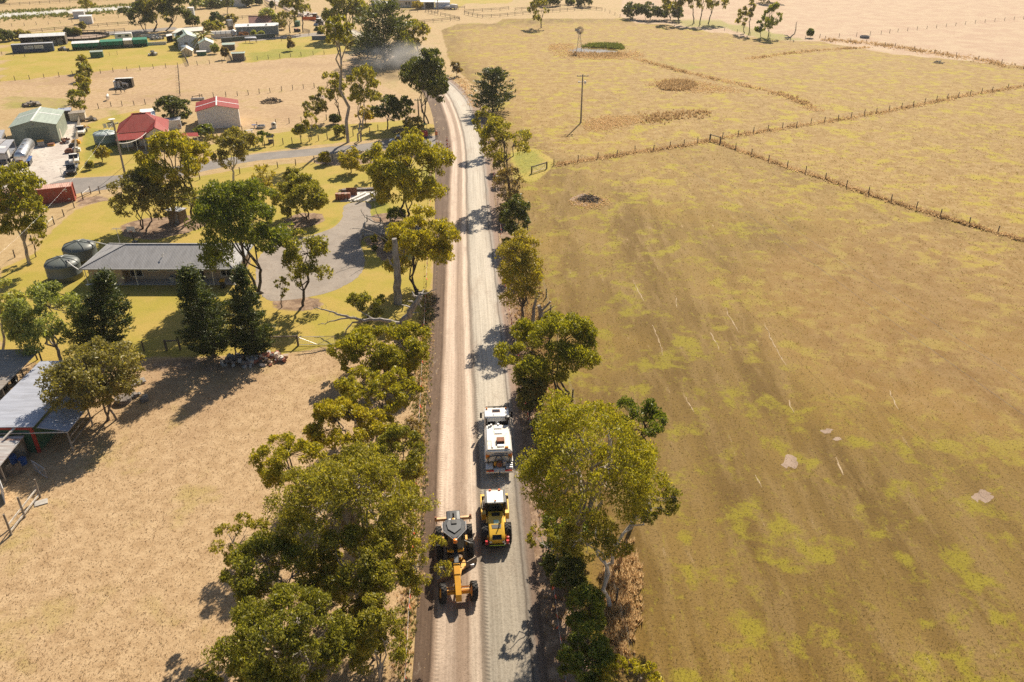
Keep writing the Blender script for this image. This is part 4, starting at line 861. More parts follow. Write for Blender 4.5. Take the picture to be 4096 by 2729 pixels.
MB().slab([(-9.7,.05,2.35),(-4.4,.05,2.35),(-4.4,3.4,2.92),(-9.7,3.4,2.92)], .06).build('verandah_roof', R_red, h)
for x in (-9.5,-7.8,-6.1,-4.6): MB().beam((x,.25,0),(x,.25,2.3),.12).build('verandah_post', M_wb, h)
MB().b6(-9.3,-8.0,3.5,3.58,.9,2.2).build('window', M_dkglass, h); MB().b6(-7.0,-6.0,3.5,3.58,.05,2.2).build('door', M_black, h); MB().slab([(-3.5,-.5,2.0),(-.9,-.5,2.0),(-1.1,.34,2.6),(-3.3,.34,2.6)], .06).build('window_hood', R_red, h); MB().b6(-3.0,-1.3,.28,.34,.8,1.95).build('window', M_dkglass, h)
skillion('white_patio_roof', 'bright white patio roof behind the red roofed house', [G(558,447,3), G(622,465,2.9), G(617,433,3), G(560,437,3)], M_wb, R_white)
skillion('red_carport', 'long low red carport between the house and garage', [G(672,545,2.5), G(795,545,2.5), G(790,530,2.5), G(672,535,2.5)], M_wb, R_redY, posts=((.05,.05),(.35,.05),(.65,.05),(.95,.05)))
boxy('tin_garden_shed', 'grey ribbed tin shed beside the red roofed house', 'shed', G(688,518)+Vector((0,1.2,0)), rad(18), (3.2,2.2,1.9), R_galv, R_galv)
g_ = gable('garage', 'cream steel garage with red roof and white skylights', (-68.6,175.2), rad(18), 8.7, 8.9, 3.95, 4.95, R_cream, R_redY, light=(.45,.4), cap=R_white)
MB().b6(.5,4.2,-.04,0,.05,3.3).build('roller_door', R_cream, g_); MB().b6(4.3,8.0,-.03,0,.05,3.4).build('roller_door', R_cream, g_)
o = thing('stone_well', G(1085,572), 0, 'little shingle roofed wishing well on the lawn', 'well')
MB().lathe([(.55,0),(.6,.6),(.45,.6),(.42,.1)], n=14).build('wall', M_stone, o); 
for s in (-1,1): MB().beam((s*.5,0,.5),(s*.5,0,1.4),.1).build('post', M_timber, o)
MB().slab([(-.75,-.6,1.3),(.75,-.6,1.3),(.75,0,1.85),(-.75,0,1.85)],.06).slab([(-.75,0,1.85),(.75,0,1.85),(.75,.6,1.3),(-.75,.6,1.3)],.06).build('roof', M_timber, o)
def picnic(loc, rz, label):
    o = thing('picnic_table', loc, rz, label, 'picnic table')
    for k in range(4): MB().b6(-.9,.9,-.38+k*.2,-.2+k*.2,.72,.76).build('plank', M_paleT, o)
    for s in (-1,1): MB().b6(-.9,.9,s*.75-.13,s*.75+.13,.42,.46).build('bench', M_paleT, o); MB().beam((s*.6,-.7,0),(s*.6,.1,.72),.08).beam((s*.6,.7,0),(s*.6,-.1,.72),.08).beam((s*.6,-.8,.4),(s*.6,.8,.4),.06).build('leg', M_paleT, o)
picnic(G(997,535), .5, 'pale timber picnic table on the lawn by the garage')
tag(MB().lathe([(.9,0),(.95,.55),(.8,.55),(.78,.1),(.01,.1)], n=16).build('raised_planter', M_galv, loc=G(1045,512)), 'round galvanised vegetable planter by the frame', 'planter'); tag(MB().b6(-.5,.5,-.3,.3,.62,.7).b6(-.06,.06,-.06,.06,0,.62).build('garden_stand', M_blueP, loc=G(1018,512)), 'small blue topped garden stand', 'stand')
o = thing('pizza_oven', G(1097,512), .2, 'white domed outdoor oven beside the garden fence', 'oven'); MB().b6(-.5,.5,-.5,.5,0,.7).build('base', M_white, o); MB().lathe([(.6*cos(x), .7+.62*sin(x)) for x in np.linspace(0,1.55,7)], n=16).build('dome', M_cream, o); MB().b6(-.22,.22,-.62,-.5,.72,1.1).build('mouth', M_black, o)
# ------------------------------------------------------------------ playhouse yard
h = thing('playhouse', (-22.6,129.6,0), rad(12), 'little two storey timber playhouse with grey gabled roof', 'playhouse')
MB().b6(0,2.0,0,2.0,0,1.5).build('base_wall', M_stone, h); MB().prism([(-.1,-.1,1.5),(2.1,-.1,1.5),(2.1,-.1,3.2),(1.0,-.1,4.2),(-.1,-.1,3.2)], (0,1,0), 2.2).build('wall', M_timber, h)
MB().slab([(-.6,-.4,2.85),(1.0,-.4,4.45),(1.0,2.5,4.45),(-.6,2.5,2.85)],.06).slab([(1.0,-.4,4.45),(2.6,-.4,2.85),(2.6,2.5,2.85),(1.0,2.5,4.45)],.06).build('roof', R_galv, h)
for x in (.15,.85,1.5): MB().b6(x,x+.4,-.14,-.09,2.2,2.6).build('window', M_dkglass, h)
MB().b6(.2,1.8,-.05,-.01,.3,1.4).build('opening', M_black, h)
def timber_stack(label, p, rz, n, L, mats, cat='timber stack', name='timber_stack', w=.12):
    o = thing(name, p, rz, label, cat); rng = random.Random(5)
    for k in range(n): 
        a = rng.uniform(-.06,.06); MB().beam((-L/2+rng.uniform(-.4,.4),(k%5)*w*1.3,.1+(k//5)*w*1.1),(L/2+rng.uniform(-.4,.4),(k%5)*w*1.3+a,.1+(k//5)*w*1.1),w,w*.8).build('plank', mats[k%len(mats)], o)
timber_stack('rack of long rusty pipes and boards behind the slab', G(1432,765), rad(8), 14, 6.0, [M_rust, M_galv, M_timber])
timber_stack('white boards laid flat on the slab', G(1440,792), rad(62), 6, 3.6, [M_white], w=.28); timber_stack('wide white panels beside the playhouse shadow', G(1468,795), rad(62), 6, 4.4, [M_white], w=.36)
tag(MB().prism([(-.9,0,0),(.9,0,0),(.9,.25,1.5),(-.9,.25,1.5)], (0,1,0), .08).build('rusty_panel', M_rust, loc=G(1408,787), rz=.1), 'rusty square steel sheet propped on the slab', 'panel')
o = thing('brick_stack', G(1373,797), rad(5), 'neat stack of reddish bricks at the slab corner', 'bricks')
bmesh_ = MB().box((0,0,0),(.46,.24,.14)).mesh('brick', M_brickred); bm2 = MB().box((0,0,0),(.46,.24,.14)).mesh('brick', plain('pale_brick',(.55,.42,.33),.85,var=.2))
for k in range(5*3*7): 
    z_ = k//15; link('brick', bm2 if z_ == 6 and k%2 else bmesh_, o, (((k%15)//3)*.5-1.0, (k%3)*.27-.27, .09+z_*.15), .05*((k*7)%5-2))
heap('tumbled red and cream bricks in the sun by the cypress', G(1075,1440), 60, 1.7, .48, [M_brickred, plain('cream_brick',(.66,.50,.36),.8,var=.2), M_brickred, M_paleT], 'rubble', 'brick_rubble', 21, .7)
heap('grey field stone heap in the cypress shade', G(965,1450), 60, 1.7, .5, [M_stone, M_stone, M_conc2], 'rubble', 'stone_heap', 22, .9, .8)
heap('broken concrete lumps beside the brushy olive tree', G(530,1595), 12, 1.3, .6, [M_conc2, M_stone], 'rubble', 'stone_heap', 23, .3)
tag(MB().lathe([(.01,0),(.75,0),(.8,.5),(.75,.55),(.01,.5)], n=18).build('stump_table', M_stone, loc=G(495,1608)), 'round flat stump table by the brushy olive tree', 'stump')
o = thing('timber_logs', G(515,1545), rad(35), 'pale sawn logs leaning beside the brushy tree', 'logs')
for k in range(4): MB().cyl((-1.6,k*.25-.4,.12),(1.7,k*.25-.3,.2),.1,n=8).build('log', M_paleT, o)
# outhouse and hoop
o = thing('outhouse', G(700,893), rad(-18), 'small brown block outhouse with flat pale roof', 'outhouse')
MB().b6(-1.1,1.1,0,1.7,0,2.0).build('wall', M_sleeper, o); MB().slab([(-1.3,-.15,2.08),(1.3,-.15,2.08),(1.3,1.9,2.0),(-1.3,1.9,2.0)],.08).build('roof', R_galv, o); MB().b6(.1,.8,-.04,0,.05,1.8).build('door', M_grey, o); MB().beam((.2,-.5,.05),(1.0,-.9,.05),.2,.1).build('step', M_conc2, o)
o = thing('basketball_hoop', G(538,972), 0, 'basketball hoop with white backboard behind the brick house', 'basketball hoop')
MB().cyl((0,0,0),(0,0,2.3),.06).build('pole', M_black, o); MB().b6(-.6,.6,-.12,-.08,1.75,2.6).build('backboard', M_white, o); MB().lathe([(.2,0),(.24,0),(.24,.04),(.2,.04)], (0,-.4,1.95), 12).build('ring', M_orange, o); MB().b6(-.35,.35,-.1,.6,0,.15).build('base', M_black, o)
o = thing('letterbox', G(1678,905), 0, 'galvanised letterbox on a post beside the road', 'letterbox'); MB().cyl((0,0,0),(0,0,1.0),.05).build('post', M_timber, o); MB().b6(-.35,.35,-.25,.25,1.0,1.3).build('box', M_galv, o); MB().slab([(.2,-.3,1.32),(.95,-.3,1.1),(.95,.2,1.1),(.2,.2,1.32)],.03).build('flap', M_galv, o)
for i,(p,s,lab) in enumerate((((1497,975),(1484,935,1508,972),'small upright shrub in the bark garden bed'),((1500,1003),(1488,982,1512,1002),'tiny dark tussock in the bark garden bed'),((1545,968),(1528,948,1562,968),'grey green ball shrub in the bark bed'),((1548,1003),(1537,975,1568,1000),'dark green shrub at the edge of the bark bed'),((1050,565),(998,515,1018,560),'thin leafed young tree at the lane fence'),((1050,582),(1018,520,1082,570),'bushy young tree inside the lane fence'))):
    tree('bush' if i < 4 else 'round', p if i != 4 else (1012,590), s if i != 4 else (992,535,1030,582), 300+i, lab, leaf=L_green if i%2 else L_gum, dens=.8, n1=9, cat='shrub' if i < 4 else 'tree', name='shrub' if i < 4 else 'tree')
# ------------------------------------------------------------------ paddock horses
M_hw = plain('white_coat', (.72,.68,.62), .7, var=.06); M_hb = plain('black_coat', (.02,.017,.015), .55, var=.2)
def skin_mesh(name, verts, edges, radii, mat, parent, sub=2, root=0):
    me = bpy.data.meshes.new(name); me.from_pydata(verts, edges, []); o = link(name, me, parent); me.materials.append(mat)
    m = o.modifiers.new('skin', 'SKIN'); m.use_smooth_shade = True
    for i, r_ in enumerate(radii):
        sv = me.skin_vertices[0].data[i]; sv.radius = (r_, r_) if not isinstance(r_, tuple) else r_; sv.use_root = (i == root)
    s = o.modifiers.new('sub', 'SUBSURF'); s.levels = sub; s.render_levels = sub; return o
def horse(loc, rz, mat, label, graze=True):
    o = thing('horse', loc, rz, label, 'horse')
    V = [(0,-.7,1.22),(0,-.2,1.15),(0,.35,1.15),(0,.65,1.3)]; R_ = [(.27,.3),(.28,.31),(.26,.31),(.2,.25)]; E_ = [(0,1),(1,2),(2,3)]
    nk = [((0,1.0,1.15),.13),((0,1.28,.75),.11),((0,1.38,.45),.1),((0,1.42,.2),.07)] if graze else [((0,.95,1.6),.14),((0,1.15,1.85),.11),((0,1.4,1.75),.09),((0,1.6,1.62),.06)]
    p = 3
    for v, r_ in nk: V.append(v); R_.append(r_); E_.append((p, len(V)-1)); p = len(V)-1
    for s in (-1,1):
        for root_, leg in ((0, [((s*.17,-.72,.95),.15),((s*.18,-.62,.78),.11),((s*.18,-.86,.5),.065),((s*.18,-.78,.08),.055)]), (2, [((s*.16,.45,.85),.11),((s*.16,.47,.48),.065),((s*.16,.46,.08),.055)])):
            p = root_
            for v, r_ in leg: V.append(v); R_.append(r_); E_.append((p, len(V)-1)); p = len(V)-1
    p = 0
    for v, r_ in (((0,-1.0,1.15),.06),((0,-1.08,.65),.05)): V.append(v); R_.append(r_); E_.append((p, len(V)-1)); p = len(V)-1
    skin_mesh('body', V, E_, R_, mat, o)
horse(G(478,374), rad(-80), M_hb, 'black horse grazing in front of the field shelter'); horse(G(434,401), rad(15), M_hw, 'white horse grazing with its rump turned, near the fence'); horse(G(497,353)+Vector((0,.6,0)), rad(80), M_hw, 'white horse standing inside the field shelter', False)
o = thing('field_shelter', G(500,352), rad(12), 'dark open fronted horse shelter with white roof', 'shelter'); MB().b6(-2.0,-1.92,0,2.4,0,2.3).b6(1.92,2.0,0,2.4,0,2.3).b6(-1.92,1.92,2.32,2.4,0,2.1).build('wall', M_black, o); MB().slab([(-2.2,-.3,2.5),(2.2,-.3,2.5),(2.2,2.6,2.2),(-2.2,2.6,2.2)],.06).build('roof', R_white, o)
boxy('feed_tank', 'white square feed bin beside the field shelter', 'bin', G(472,350), rad(12), (1.5,1.3,1.6), M_white, M_white, slope=.05)
# ------------------------------------------------------------------ hay shed, container and pens far left
o = thing('lettered_container', (-162.4,271.6,0), rad(21), 'dark blue shipping container lettered in white', 'container')
MB().b6(.06,12.1,.04,2.4,.12,2.55).build('body', R_bcont, o); MB().b6(0,12.2,0,2.44,2.55,2.62).build('roof', R_galv, o); MB().b6(0,12.2,-.04,.04,0,.14).build('bottom_rail', M_black, o)
for x0, x1 in ((3.7,4.7),(4.8,6.4),(6.7,9.3)): MB().b6(x0,x1,-.02,.035,1.1,2.1).build('lettering_panel', M_white if x0 > 6 else plain('grey_panel',(.6,.6,.62),.6), o)
M_navyL = plain('navy_lettering', (.03,.06,.16), .6)
text(o, 'CMA', .95, M_navyL, (3.95,-.035,1.25), (pi/2,0,0)); text(o, 'CGM', .95, M_navyL, (6.85,-.035,1.25), (pi/2,0,0))
q = [G(44,156,3.0), G(192,147,3.0), G(188,133,3.4), G(50,142,3.4)]
o = thing('hay_shed', (-166.5,284.5,0), rad(21), 'long open hay shed with white curved roof', 'shed')
MB().slab([(0,-.4,3.0),(14,-.4,3.0),(14,2.4,3.7),(0,2.4,3.7)],.08).slab([(0,2.4,3.7),(14,2.4,3.7),(14,5.2,3.1),(0,5.2,3.1)],.08).build('roof', R_white, o); MB().b6(.1,13.9,5.0,5.1,0,3.0).b6(.1,.2,0,5,0,2.9).b6(13.8,13.9,0,5,0,2.9).build('wall', M_post, o)
for x in (.15,4.6,9.2,13.8): MB().beam((x,-.1,0),(x,-.1,2.9),.14).build('post', M_timber, o)
for k in range(6): MB().b6(1+k*2,2.7+k*2,1.2,3.6,0,1.0+.4*(k%3)).build('bale', plain('straw',(.40,.30,.14),.9) if k==0 else M_timber, o)
boxy('white_box_shed', 'pale grey box shed nearer the dam', 'shed', G(320,72), rad(20), (4.2,4.0,2.7), plain('pale_panel',(.55,.56,.60),.5), R_white); boxy('white_box_shed', 'pale grey box shed nearer the shade trees', 'shed', G(348,94), rad(20), (4.6,3.6,2.8), plain('pale_panel_b',(.58,.58,.60),.5), R_white)
boxy('garden_tank_box', 'upright pale tank behind the shade tree clump', 'tank', G(768,66), rad(10), (2.4,2.2,3.4), plain('pale_panel_c',(.55,.58,.60),.5), R_white)
ry = thing('round_yard', (-154.5,305,0), 0, 'round horse yard with black rubber lined rail', 'round yard')
MB().lathe([(8.2,0),(8.2,.75),(8.12,.75),(8.12,0)], n=48).build('kickboard', M_black, ry); MB().lathe([(8.2,1.3),(8.2,1.42),(8.1,1.42),(8.1,1.3)], n=48).build('top_rail', M_post, ry)
for k in range(20): a=2*pi*k/20; MB().beam((8.15*cos(a),8.15*sin(a),0),(8.15*cos(a),8.15*sin(a),1.5),.14).build('post', M_post, ry)
MB().lathe([(.01,.03),(8.1,.03)], n=32).build('sand_floor', M_dirt, ry)
def pen(label, p, rz, L, hh, roofm, sidem, name='shade_pen'):
    o = thing(name, p, rz, label, 'animal pen'); MB().slab([(0,-.2,hh),(L,-.2,hh),(L,2.8,hh+.35),(0,2.8,hh+.35)],.05).build('roof', roofm, o); MB().b6(0,L,2.5,2.55,0,hh).b6(0,.05,0,2.5,0,hh-.05).b6(L-.05,L,0,2.5,0,hh-.05).b6(.1,L-.1,-.05,0,hh*.45,hh-.06).build('screen', sidem, o)
    for k in range(int(L/2)+1): MB().beam((min(k*2,L-.1)+.05,-.1,0),(min(k*2,L-.1)+.05,-.1,hh),.08).build('post', M_post, o)
pen('white roofed pen with green shade cloth', (-145.7,277.5,0), rad(20), 8.4, 2.1, R_white, M_shade); pen('green shade cloth aviary in the pen row', (-137.6,280.4,0), rad(20), 7.0, 2.2, M_shade, M_shade); pen('small white topped pen between the green ones', (-130.9,282.9,0), rad(20), 2.8, 2.3, R_white, M_galv); pen('green shade cloth pen at the garden end of the row', (-128.2,283.9,0), rad(20), 4.6, 2.3, M_shade, M_shade)
boxy('kennel', 'small green kennel with pale roof and wire run', 'kennel', G(390,229), rad(20), (3.6,2.0,1.7), M_green, R_sage); 
o = thing('caravan', G(498,162), rad(20), 'white caravan behind the shade cloth pens', 'caravan'); MB().b6(-2.8,2.8,-1.1,1.1,.45,2.5).build('body', M_white, o, bevel=.25); [MB().b6(x,x+1.2,-1.13,-1.09,1.4,2.0).build('window', M_dkglass, o) for x in (-1.8,.6)]
for s in (-1,1): MB().lathe([(.02,-.12),(.33,-.12),(.33,.12),(.02,.12)], (0,s*.95,.33), 14, 'Y').build('wheel', M_tyre, o)
for i,(p,L,lab) in enumerate((((602,148),6.0,'long pale concrete trough under the shade trees'),((628,180),6.2,'white concrete trough divided in two by the fence'))):
    o = thing('feed_trough', G(*p), rad(20), lab, 'trough'); MB().b6(-L/2,L/2,-.5,-.42,0,.9).b6(-L/2,L/2,.42,.5,0,.9).b6(-L/2,-L/2+.08,-.42,.42,0,.9).b6(L/2-.08,L/2,-.42,.42,0,.9).b6(-.05,.05,-.42,.42,0,.85).build('side', plain('pale_concrete',(.60,.57,.53),.85,dirt=.3), o)
heap('grey scrap and poles beside the pale trough', G(625,158), 24, 2.2, .9, [M_conc2, M_galv, M_post], 'scrap', 'scrap_heap', 31, 1.0); heap('rusty brush heap with white boards on the far paddock', G(612,222), 14, 1.1, .9, [M_rust, M_conc2, M_post], 'scrap', 'scrap_heap', 32, 1.0)
heap('pale rubbish heap beside the blue lettered container', G(255,202), 14, 1.2, .9, [M_conc2, M_grey, M_post], 'scrap', 'scrap_heap', 33, 1.0)
# ------------------------------------------------------------------ farmhouse group
def Z3(x, y): return (680+x/3.2024, 60+y/3.2024)
M_wall_w = plain('white_weatherboard', (.62,.62,.63), .55, dirt=.15); R_pgreen = sheet_roof('pale_green_roof', (.36,.44,.37), .2, 'Y', rough=.5)
skillion('long_white_shed', 'long low shed with wide white roof beside the shade trees', [G(*Z3(20,232),2.6), G(*Z3(418,200),2.6), G(*Z3(425,150),3.2), G(*Z3(100,170),3.2)], M_post, sheet_roof('cream_white_roof',(.70,.65,.56),.2,'Y'), back=((0,1,1,1,.95),), backm=M_timber, posts=((.03,.05),(.2,.05),(.4,.05),(.6,.05),(.97,.05)))
skillion('dark_side_shed', 'small dark shed with blue white roof at the paddock corner', [G(*Z3(-50,275),2.2), G(*Z3(30,260),2.2), G(*Z3(20,238),2.4), G(*Z3(-50,250),2.4)], M_black, R_white, back=((0,1,1,1,.95),(.98,0,.98,1,.95)), backm=M_black)
h = gable('cottage', 'white cottage with solar panel roof beside the palm', (-111.0,279.0), rad(25), 6.5, 12.0, 3.2, 4.6, M_wall_w, R_pgreen, cat='house'); MB().slab([(.4,4.0,3.66),(2.6,4.0,4.62),(2.6,10,4.62),(.4,10,3.66)],.05).build('solar_panel', M_dkglass, h); MB().b6(2.0,3.0,-.04,0,.9,2.1).build('window', M_dkglass, h)
gable('weatherboard_shed', 'white weatherboard shed with green roof near the palm', (-102.4,274.2), rad(17), 4.4, 5.0, 2.6, 3.7, M_wall_w, R_pgreen)
gh = gable('greenhouse', 'small cream glasshouse in the corner of the garden', (-105.4,266.3), rad(14), 3.2, 3.6, 1.6, 2.6, plain('cream_film',(.70,.58,.38),.4,var=.1), plain('cream_film_roof',(.74,.68,.56),.4,var=.06), cat='greenhouse')
for k in range(4): MB().beam((.05+k*1.03,-.04,0),(.05+k*1.03,-.04,1.7+.5*(1 if k in(1,2) else 0)),.07).build('frame_bar', M_post, gh)
tank((-106.6,273.2,0), 1.3, 1.9, .3, plain('bluegrey_tank',(.33,.40,.47),.5), 'blue grey tank behind the glasshouse', 6)
boxy('brown_paddock_shed', 'brown brick shed with sage flat roof on the fence line', 'shed', (-85.1,259.4,0), rad(14), (3.6,3.2,2.3), plain('brown_wall',(.17,.14,.12),.7), R_pgreen, over=.3, slope=-.1)
boxy('grey_shed', 'low dark shed with sage roof beside the picket fence', 'shed', (-94.4,279.4,0), rad(14), (3.8,3.0,1.7), plain('dark_wall',(.14,.12,.10),.7), R_pgreen, over=.2)
boxy('potting_bench', 'white topped potting bench before the weatherboard shed', 'bench', G(808,222), rad(14), (2.8,1.2,1.2), M_green, M_white)
pt = thing('poly_tunnel', (-108.0,303.0,0), rad(17), 'white netted tunnel between the palm and the tank', 'poly tunnel'); MB().prism([(0,-1.6,0),(0,1.8,0),(0,1.8,1.6),(0,1.0,2.3),(0,-.6,2.3),(0,-1.6,1.6)], (1,0,0), 7.0).build('cover', plain('white_netting',(.58,.54,.47),.9,var=.12), pt)
for k in range(5): MB().tube([(k*1.75,-1.65,0),(k*1.75,-1.65,1.62),(k*1.75,-.62,2.35),(k*1.75,1.0,2.35),(k*1.75,1.85,1.62)],.04,5).build('hoop', M_galv, pt)
h = thing('long_grey_house', (-101.0,309.5,0), rad(14), 'long low grey house with white chimneys and roof', 'house'); MB().b6(0,15,0,5,0,2.9).build('wall', plain('grey_wall',(.27,.29,.28),.7), h); ro = MB().slab([(-.3,-.4,2.95),(15.3,-.4,2.95),(15.3,5.4,3.3),(-.3,5.4,3.3)],.08).build('roof', R_white, h)
for x in (4.2,10.6): MB().b6(x,x+.7,1.0,1.7,3.0,3.6).build('chimney', M_white, ro)
MB().b6(1.8,2.5,-.04,0,.9,2.0).build('window', M_white, h)
for i,(x,m) in enumerate(((2.3,L_rust),(4.4,L_rust))): pass
tree('bush', Z3(935,290), (*Z3(880,230), *Z3(1000,282)), 401, 'dusky pink flowering shrub along the grey house', leaf=leaf_mat('pink_leaves',(.12,.05,.04),(.22,.11,.09),(.30,.17,.12))); tree('bush', Z3(1065,285), (*Z3(1045,205), *Z3(1100,275)), 402, 'pale upright shrub along the grey house wall', leaf=L_pale); tree('bush', Z3(1170,285), (*Z3(1135,210), *Z3(1200,275)), 403, 'pale tree shaped shrub at the grey house end', leaf=L_pale)
ts = thing('tank_stand', (-106.3,320.0,0), rad(10), 'galvanised water tank raised on a dark stand', 'water tank'); MB().lathe([(.01,1.9),(1.2,1.9),(1.2,4.0),(.01,4.2)], n=18).build('tank', M_galv, ts)
for sx in (-1,1):
    for sy in (-1,1): MB().beam((sx*.9,sy*.9,0),(sx*.9,sy*.9,1.85),.15).build('leg', M_post, ts)
MB().b6(-1.2,1.2,-1.2,1.2,1.8,1.9).b6(-.95,.95,.9,.95,0,1.8).build('platform', M_post, ts)
tank((-101.2,306.6,0), 1.25, 2.0, .3, M_galv, 'grey galvanised tank against the long grey house', 6)
gable('old_red_house', 'old house with faded pinkish hip roof behind the grey house', (-99.5,322.0), rad(14), 8, 7, 2.6, 4.6, M_brickred, sheet_roof('faded_red_roof',(.36,.16,.12),.2,'Y',rust=.4), 'x', cat='house')
skillion('wood_shelter', 'low grey roofed firewood shelter along the hedge', [G(*Z3(958,298),1.6), G(*Z3(1110,298),1.6), G(*Z3(1095,275),1.9), G(*Z3(955,282),1.9)], M_post, R_galv)
o = thing('hedge_wall', G(*Z3(660,352)), 0, 'long dark green garden wall behind the green paddock', 'wall'); a, b = G(*Z3(660,352)), G(*Z3(1345,290)); d_ = b-a; MB().beam((0,0,.7),(d_.x,d_.y,.7),.3,1.4).build('panel', plain('dark_green_wall',(.09,.115,.095),.7), o); MB().beam((0,0,1.43),(d_.x,d_.y,1.43),.4,.06).build('coping', M_galv, o)
o = thing('gate_wall', G(1248,160), rad(8), 'grey blue rendered gate wall at the farm entry', 'wall'); MB().b6(0,5.6,0,.25,0,1.3).build('panel', plain('slate_wall',(.14,.16,.19),.7), o); MB().b6(5.4,5.8,-.1,.35,0,1.6).build('pillar', M_grey, o)
o = thing('driveway_gates', G(1217,130), rad(-20), 'dark curved slatted gate beside the thin gum', 'gate')
for k in range(6): MB().beam((0,0,.25+k*.22),(2.6,0,.15+k*.17),.06,.1).build('slat', M_black, o)
for k in range(4): bin_(G(1180+k*6.5, 128)+Vector((0,0,0)), (M_black, M_redp, M_black, M_yel)[k], ('plain black wheelie bin first in the row by the drive','red lidded bin in the row by the drive','black bin beside the yellow lidded one','yellow lidded bin ending the row by the drive')[k])
# machines parked at the far farm drive
def excavator(label, loc, rz, mat):
    o = thing('skid_loader', loc, rz, label, 'loader'); MB().b6(-.9,.9,-1.4,1.0,.5,1.3).build('body', M_black, o, bevel=.06); MB().b6(-.75,.75,-.6,.8,1.3,2.3).build('cab', M_dkglass, o); MB().b6(-.85,.85,-.7,.9,2.3,2.42).build('cab_roof', mat, o)
    MB().beam((-.8,-1,1.6),(-.8,1.8,.6),.16).beam((.8,-1,1.6),(.8,1.8,.6),.16).build('lift_arm', M_grey, o); MB().prism([(-1,1.8,.1),(-1,2.5,.1),(-1,1.8,.8)],(1,0,0),2).build('bucket', M_galv, o)
    for y in (-.8,.6):
        for s in (-1,1): wheel(o, (s*.95,y,.45), .45, .34)
excavator('white roofed loader parked at the farm drive', G(1278,100), rad(150), M_white); excavator('dark loader beside the orange barrier', G(1262,78), rad(170), M_white)
o = thing('barrier_mesh', G(1238,82), rad(-10), 'orange barrier mesh round the parked machines', 'barrier'); MB().b6(-3,3,-.02,.02,.1,1.3).build('mesh', M_orange, o)
for k in range(5): MB().beam((-3+k*1.5,0,0),(-3+k*1.5,0,1.4),.06).build('stake', M_post, o)
ute('white car parked behind the orange barrier', G(1240,68), rad(100), M_white, name='parked_car', cat='car'); ute('pale ute under the tall gums by the drive', G(1186,66), rad(60), M_white)
o = boxy('green_tank_box', 'green tank between the drive gums', 'tank', G(1190,105), 0, (2.0,2.0,1.8), M_green, M_green)
# top farmhouse
h = thing('top_farmhouse', (-55.5,392.0,0), rad(4), 'cream farmhouse with dark tiled hip roof at the far edge', 'house'); w, dp, ev, rd = 14, 9, 2.9, 5.2
MB().b6(.5,w-.5,.5,dp-.5,0,ev).build('wall', M_cream, h); MB().add([(0,0,ev),(w,0,ev),(w,dp,ev),(0,dp,ev),(4.5,dp/2,rd),(w-4.5,dp/2,rd)], [(0,1,5,4),(1,2,5),(2,3,4,5),(3,0,4)]).build('roof', plain('dark_tiles',(.10,.095,.10),.7), h)
for x in (6.8,8.2): MB().b6(x,x+.7,.44,.5,1.2,2.3).build('window', M_dkglass, h)
boxy('white_shed', 'white steel shed with dark open bay next to the top farmhouse', 'shed', (-38.5,390.6,0), rad(4), (6.5,6,2.9), M_white, R_white, (-.9,2.9,2.6,M_black)); boxy('white_shed', 'plain white steel shed nearest the white van', 'shed', (-31.6,391.0,0), rad(4), (6.6,6,2.7), plain('blue_white_panel',(.60,.63,.68),.5), R_white); boxy('white_cabin', 'white cabin behind the wide far gum', 'shed', G(1506,18), 0, (4.2,3.5,2.6), M_white, R_white)
skillion('white_awning', 'white awning at the side of the top farmhouse', [G(1540,18,2.4), G(1565,14,2.4), G(1553,4,2.6), G(1530,6,2.6)], M_white, R_white)
def van(label, loc, rz, high=True, name='van'):
    o = thing(name, loc, rz, label, name); hh = 2.1 if high else 1.45
    MB().prism([(-.9,-2.2,.4),(-.9,2.3,.4),(-.9,2.3,.95),(-.9,1.5,1.1),(-.9,.9,hh),(-.9,-2.1,hh),(-.9,-2.2,1.0)] if high else [(-.85,-2.2,.4),(-.85,2.2,.4),(-.85,2.2,.8),(-.85,1.2,.95),(-.85,.5,hh),(-.85,-1.2,hh),(-.85,-2.0,1.0)], (1,0,0), 1.75).build('body', M_white, o, bevel=.08)
    MB().prism([(-.75,1.52,1.12),(-.75,1.0,hh-.12),(-.75,1.05,hh-.12),(-.75,1.57,1.12)], (1,0,0), 1.45).build('windscreen', M_dkglass, o)
    for y in (-1.4,1.45):
        for s in (-1,1): wheel(o, (s*.8,y,.34), .34, .22)
van('white panel van beside the white sheds', G(1812,37), rad(60)); van('white sedan parked next to the panel van', G(1790,37), rad(75), False, 'car')
boxy('far_white_house', 'white house beyond the far garden hedge', 'house', G(945,22), 0, (12,8,3), M_white, R_white); boxy('far_house', 'brown roofed house beyond the big shade clump', 'house', G(590,8), .3, (10,7,2.6), plain('tan_wall',(.33,.25,.2),.7), plain('brown_roof',(.16,.11,.09),.7)); boxy('far_grey_shed', 'dark low shed behind the far garden hedge', 'shed', G(880,25), 0, (8,6,2.6), M_post, R_galv)
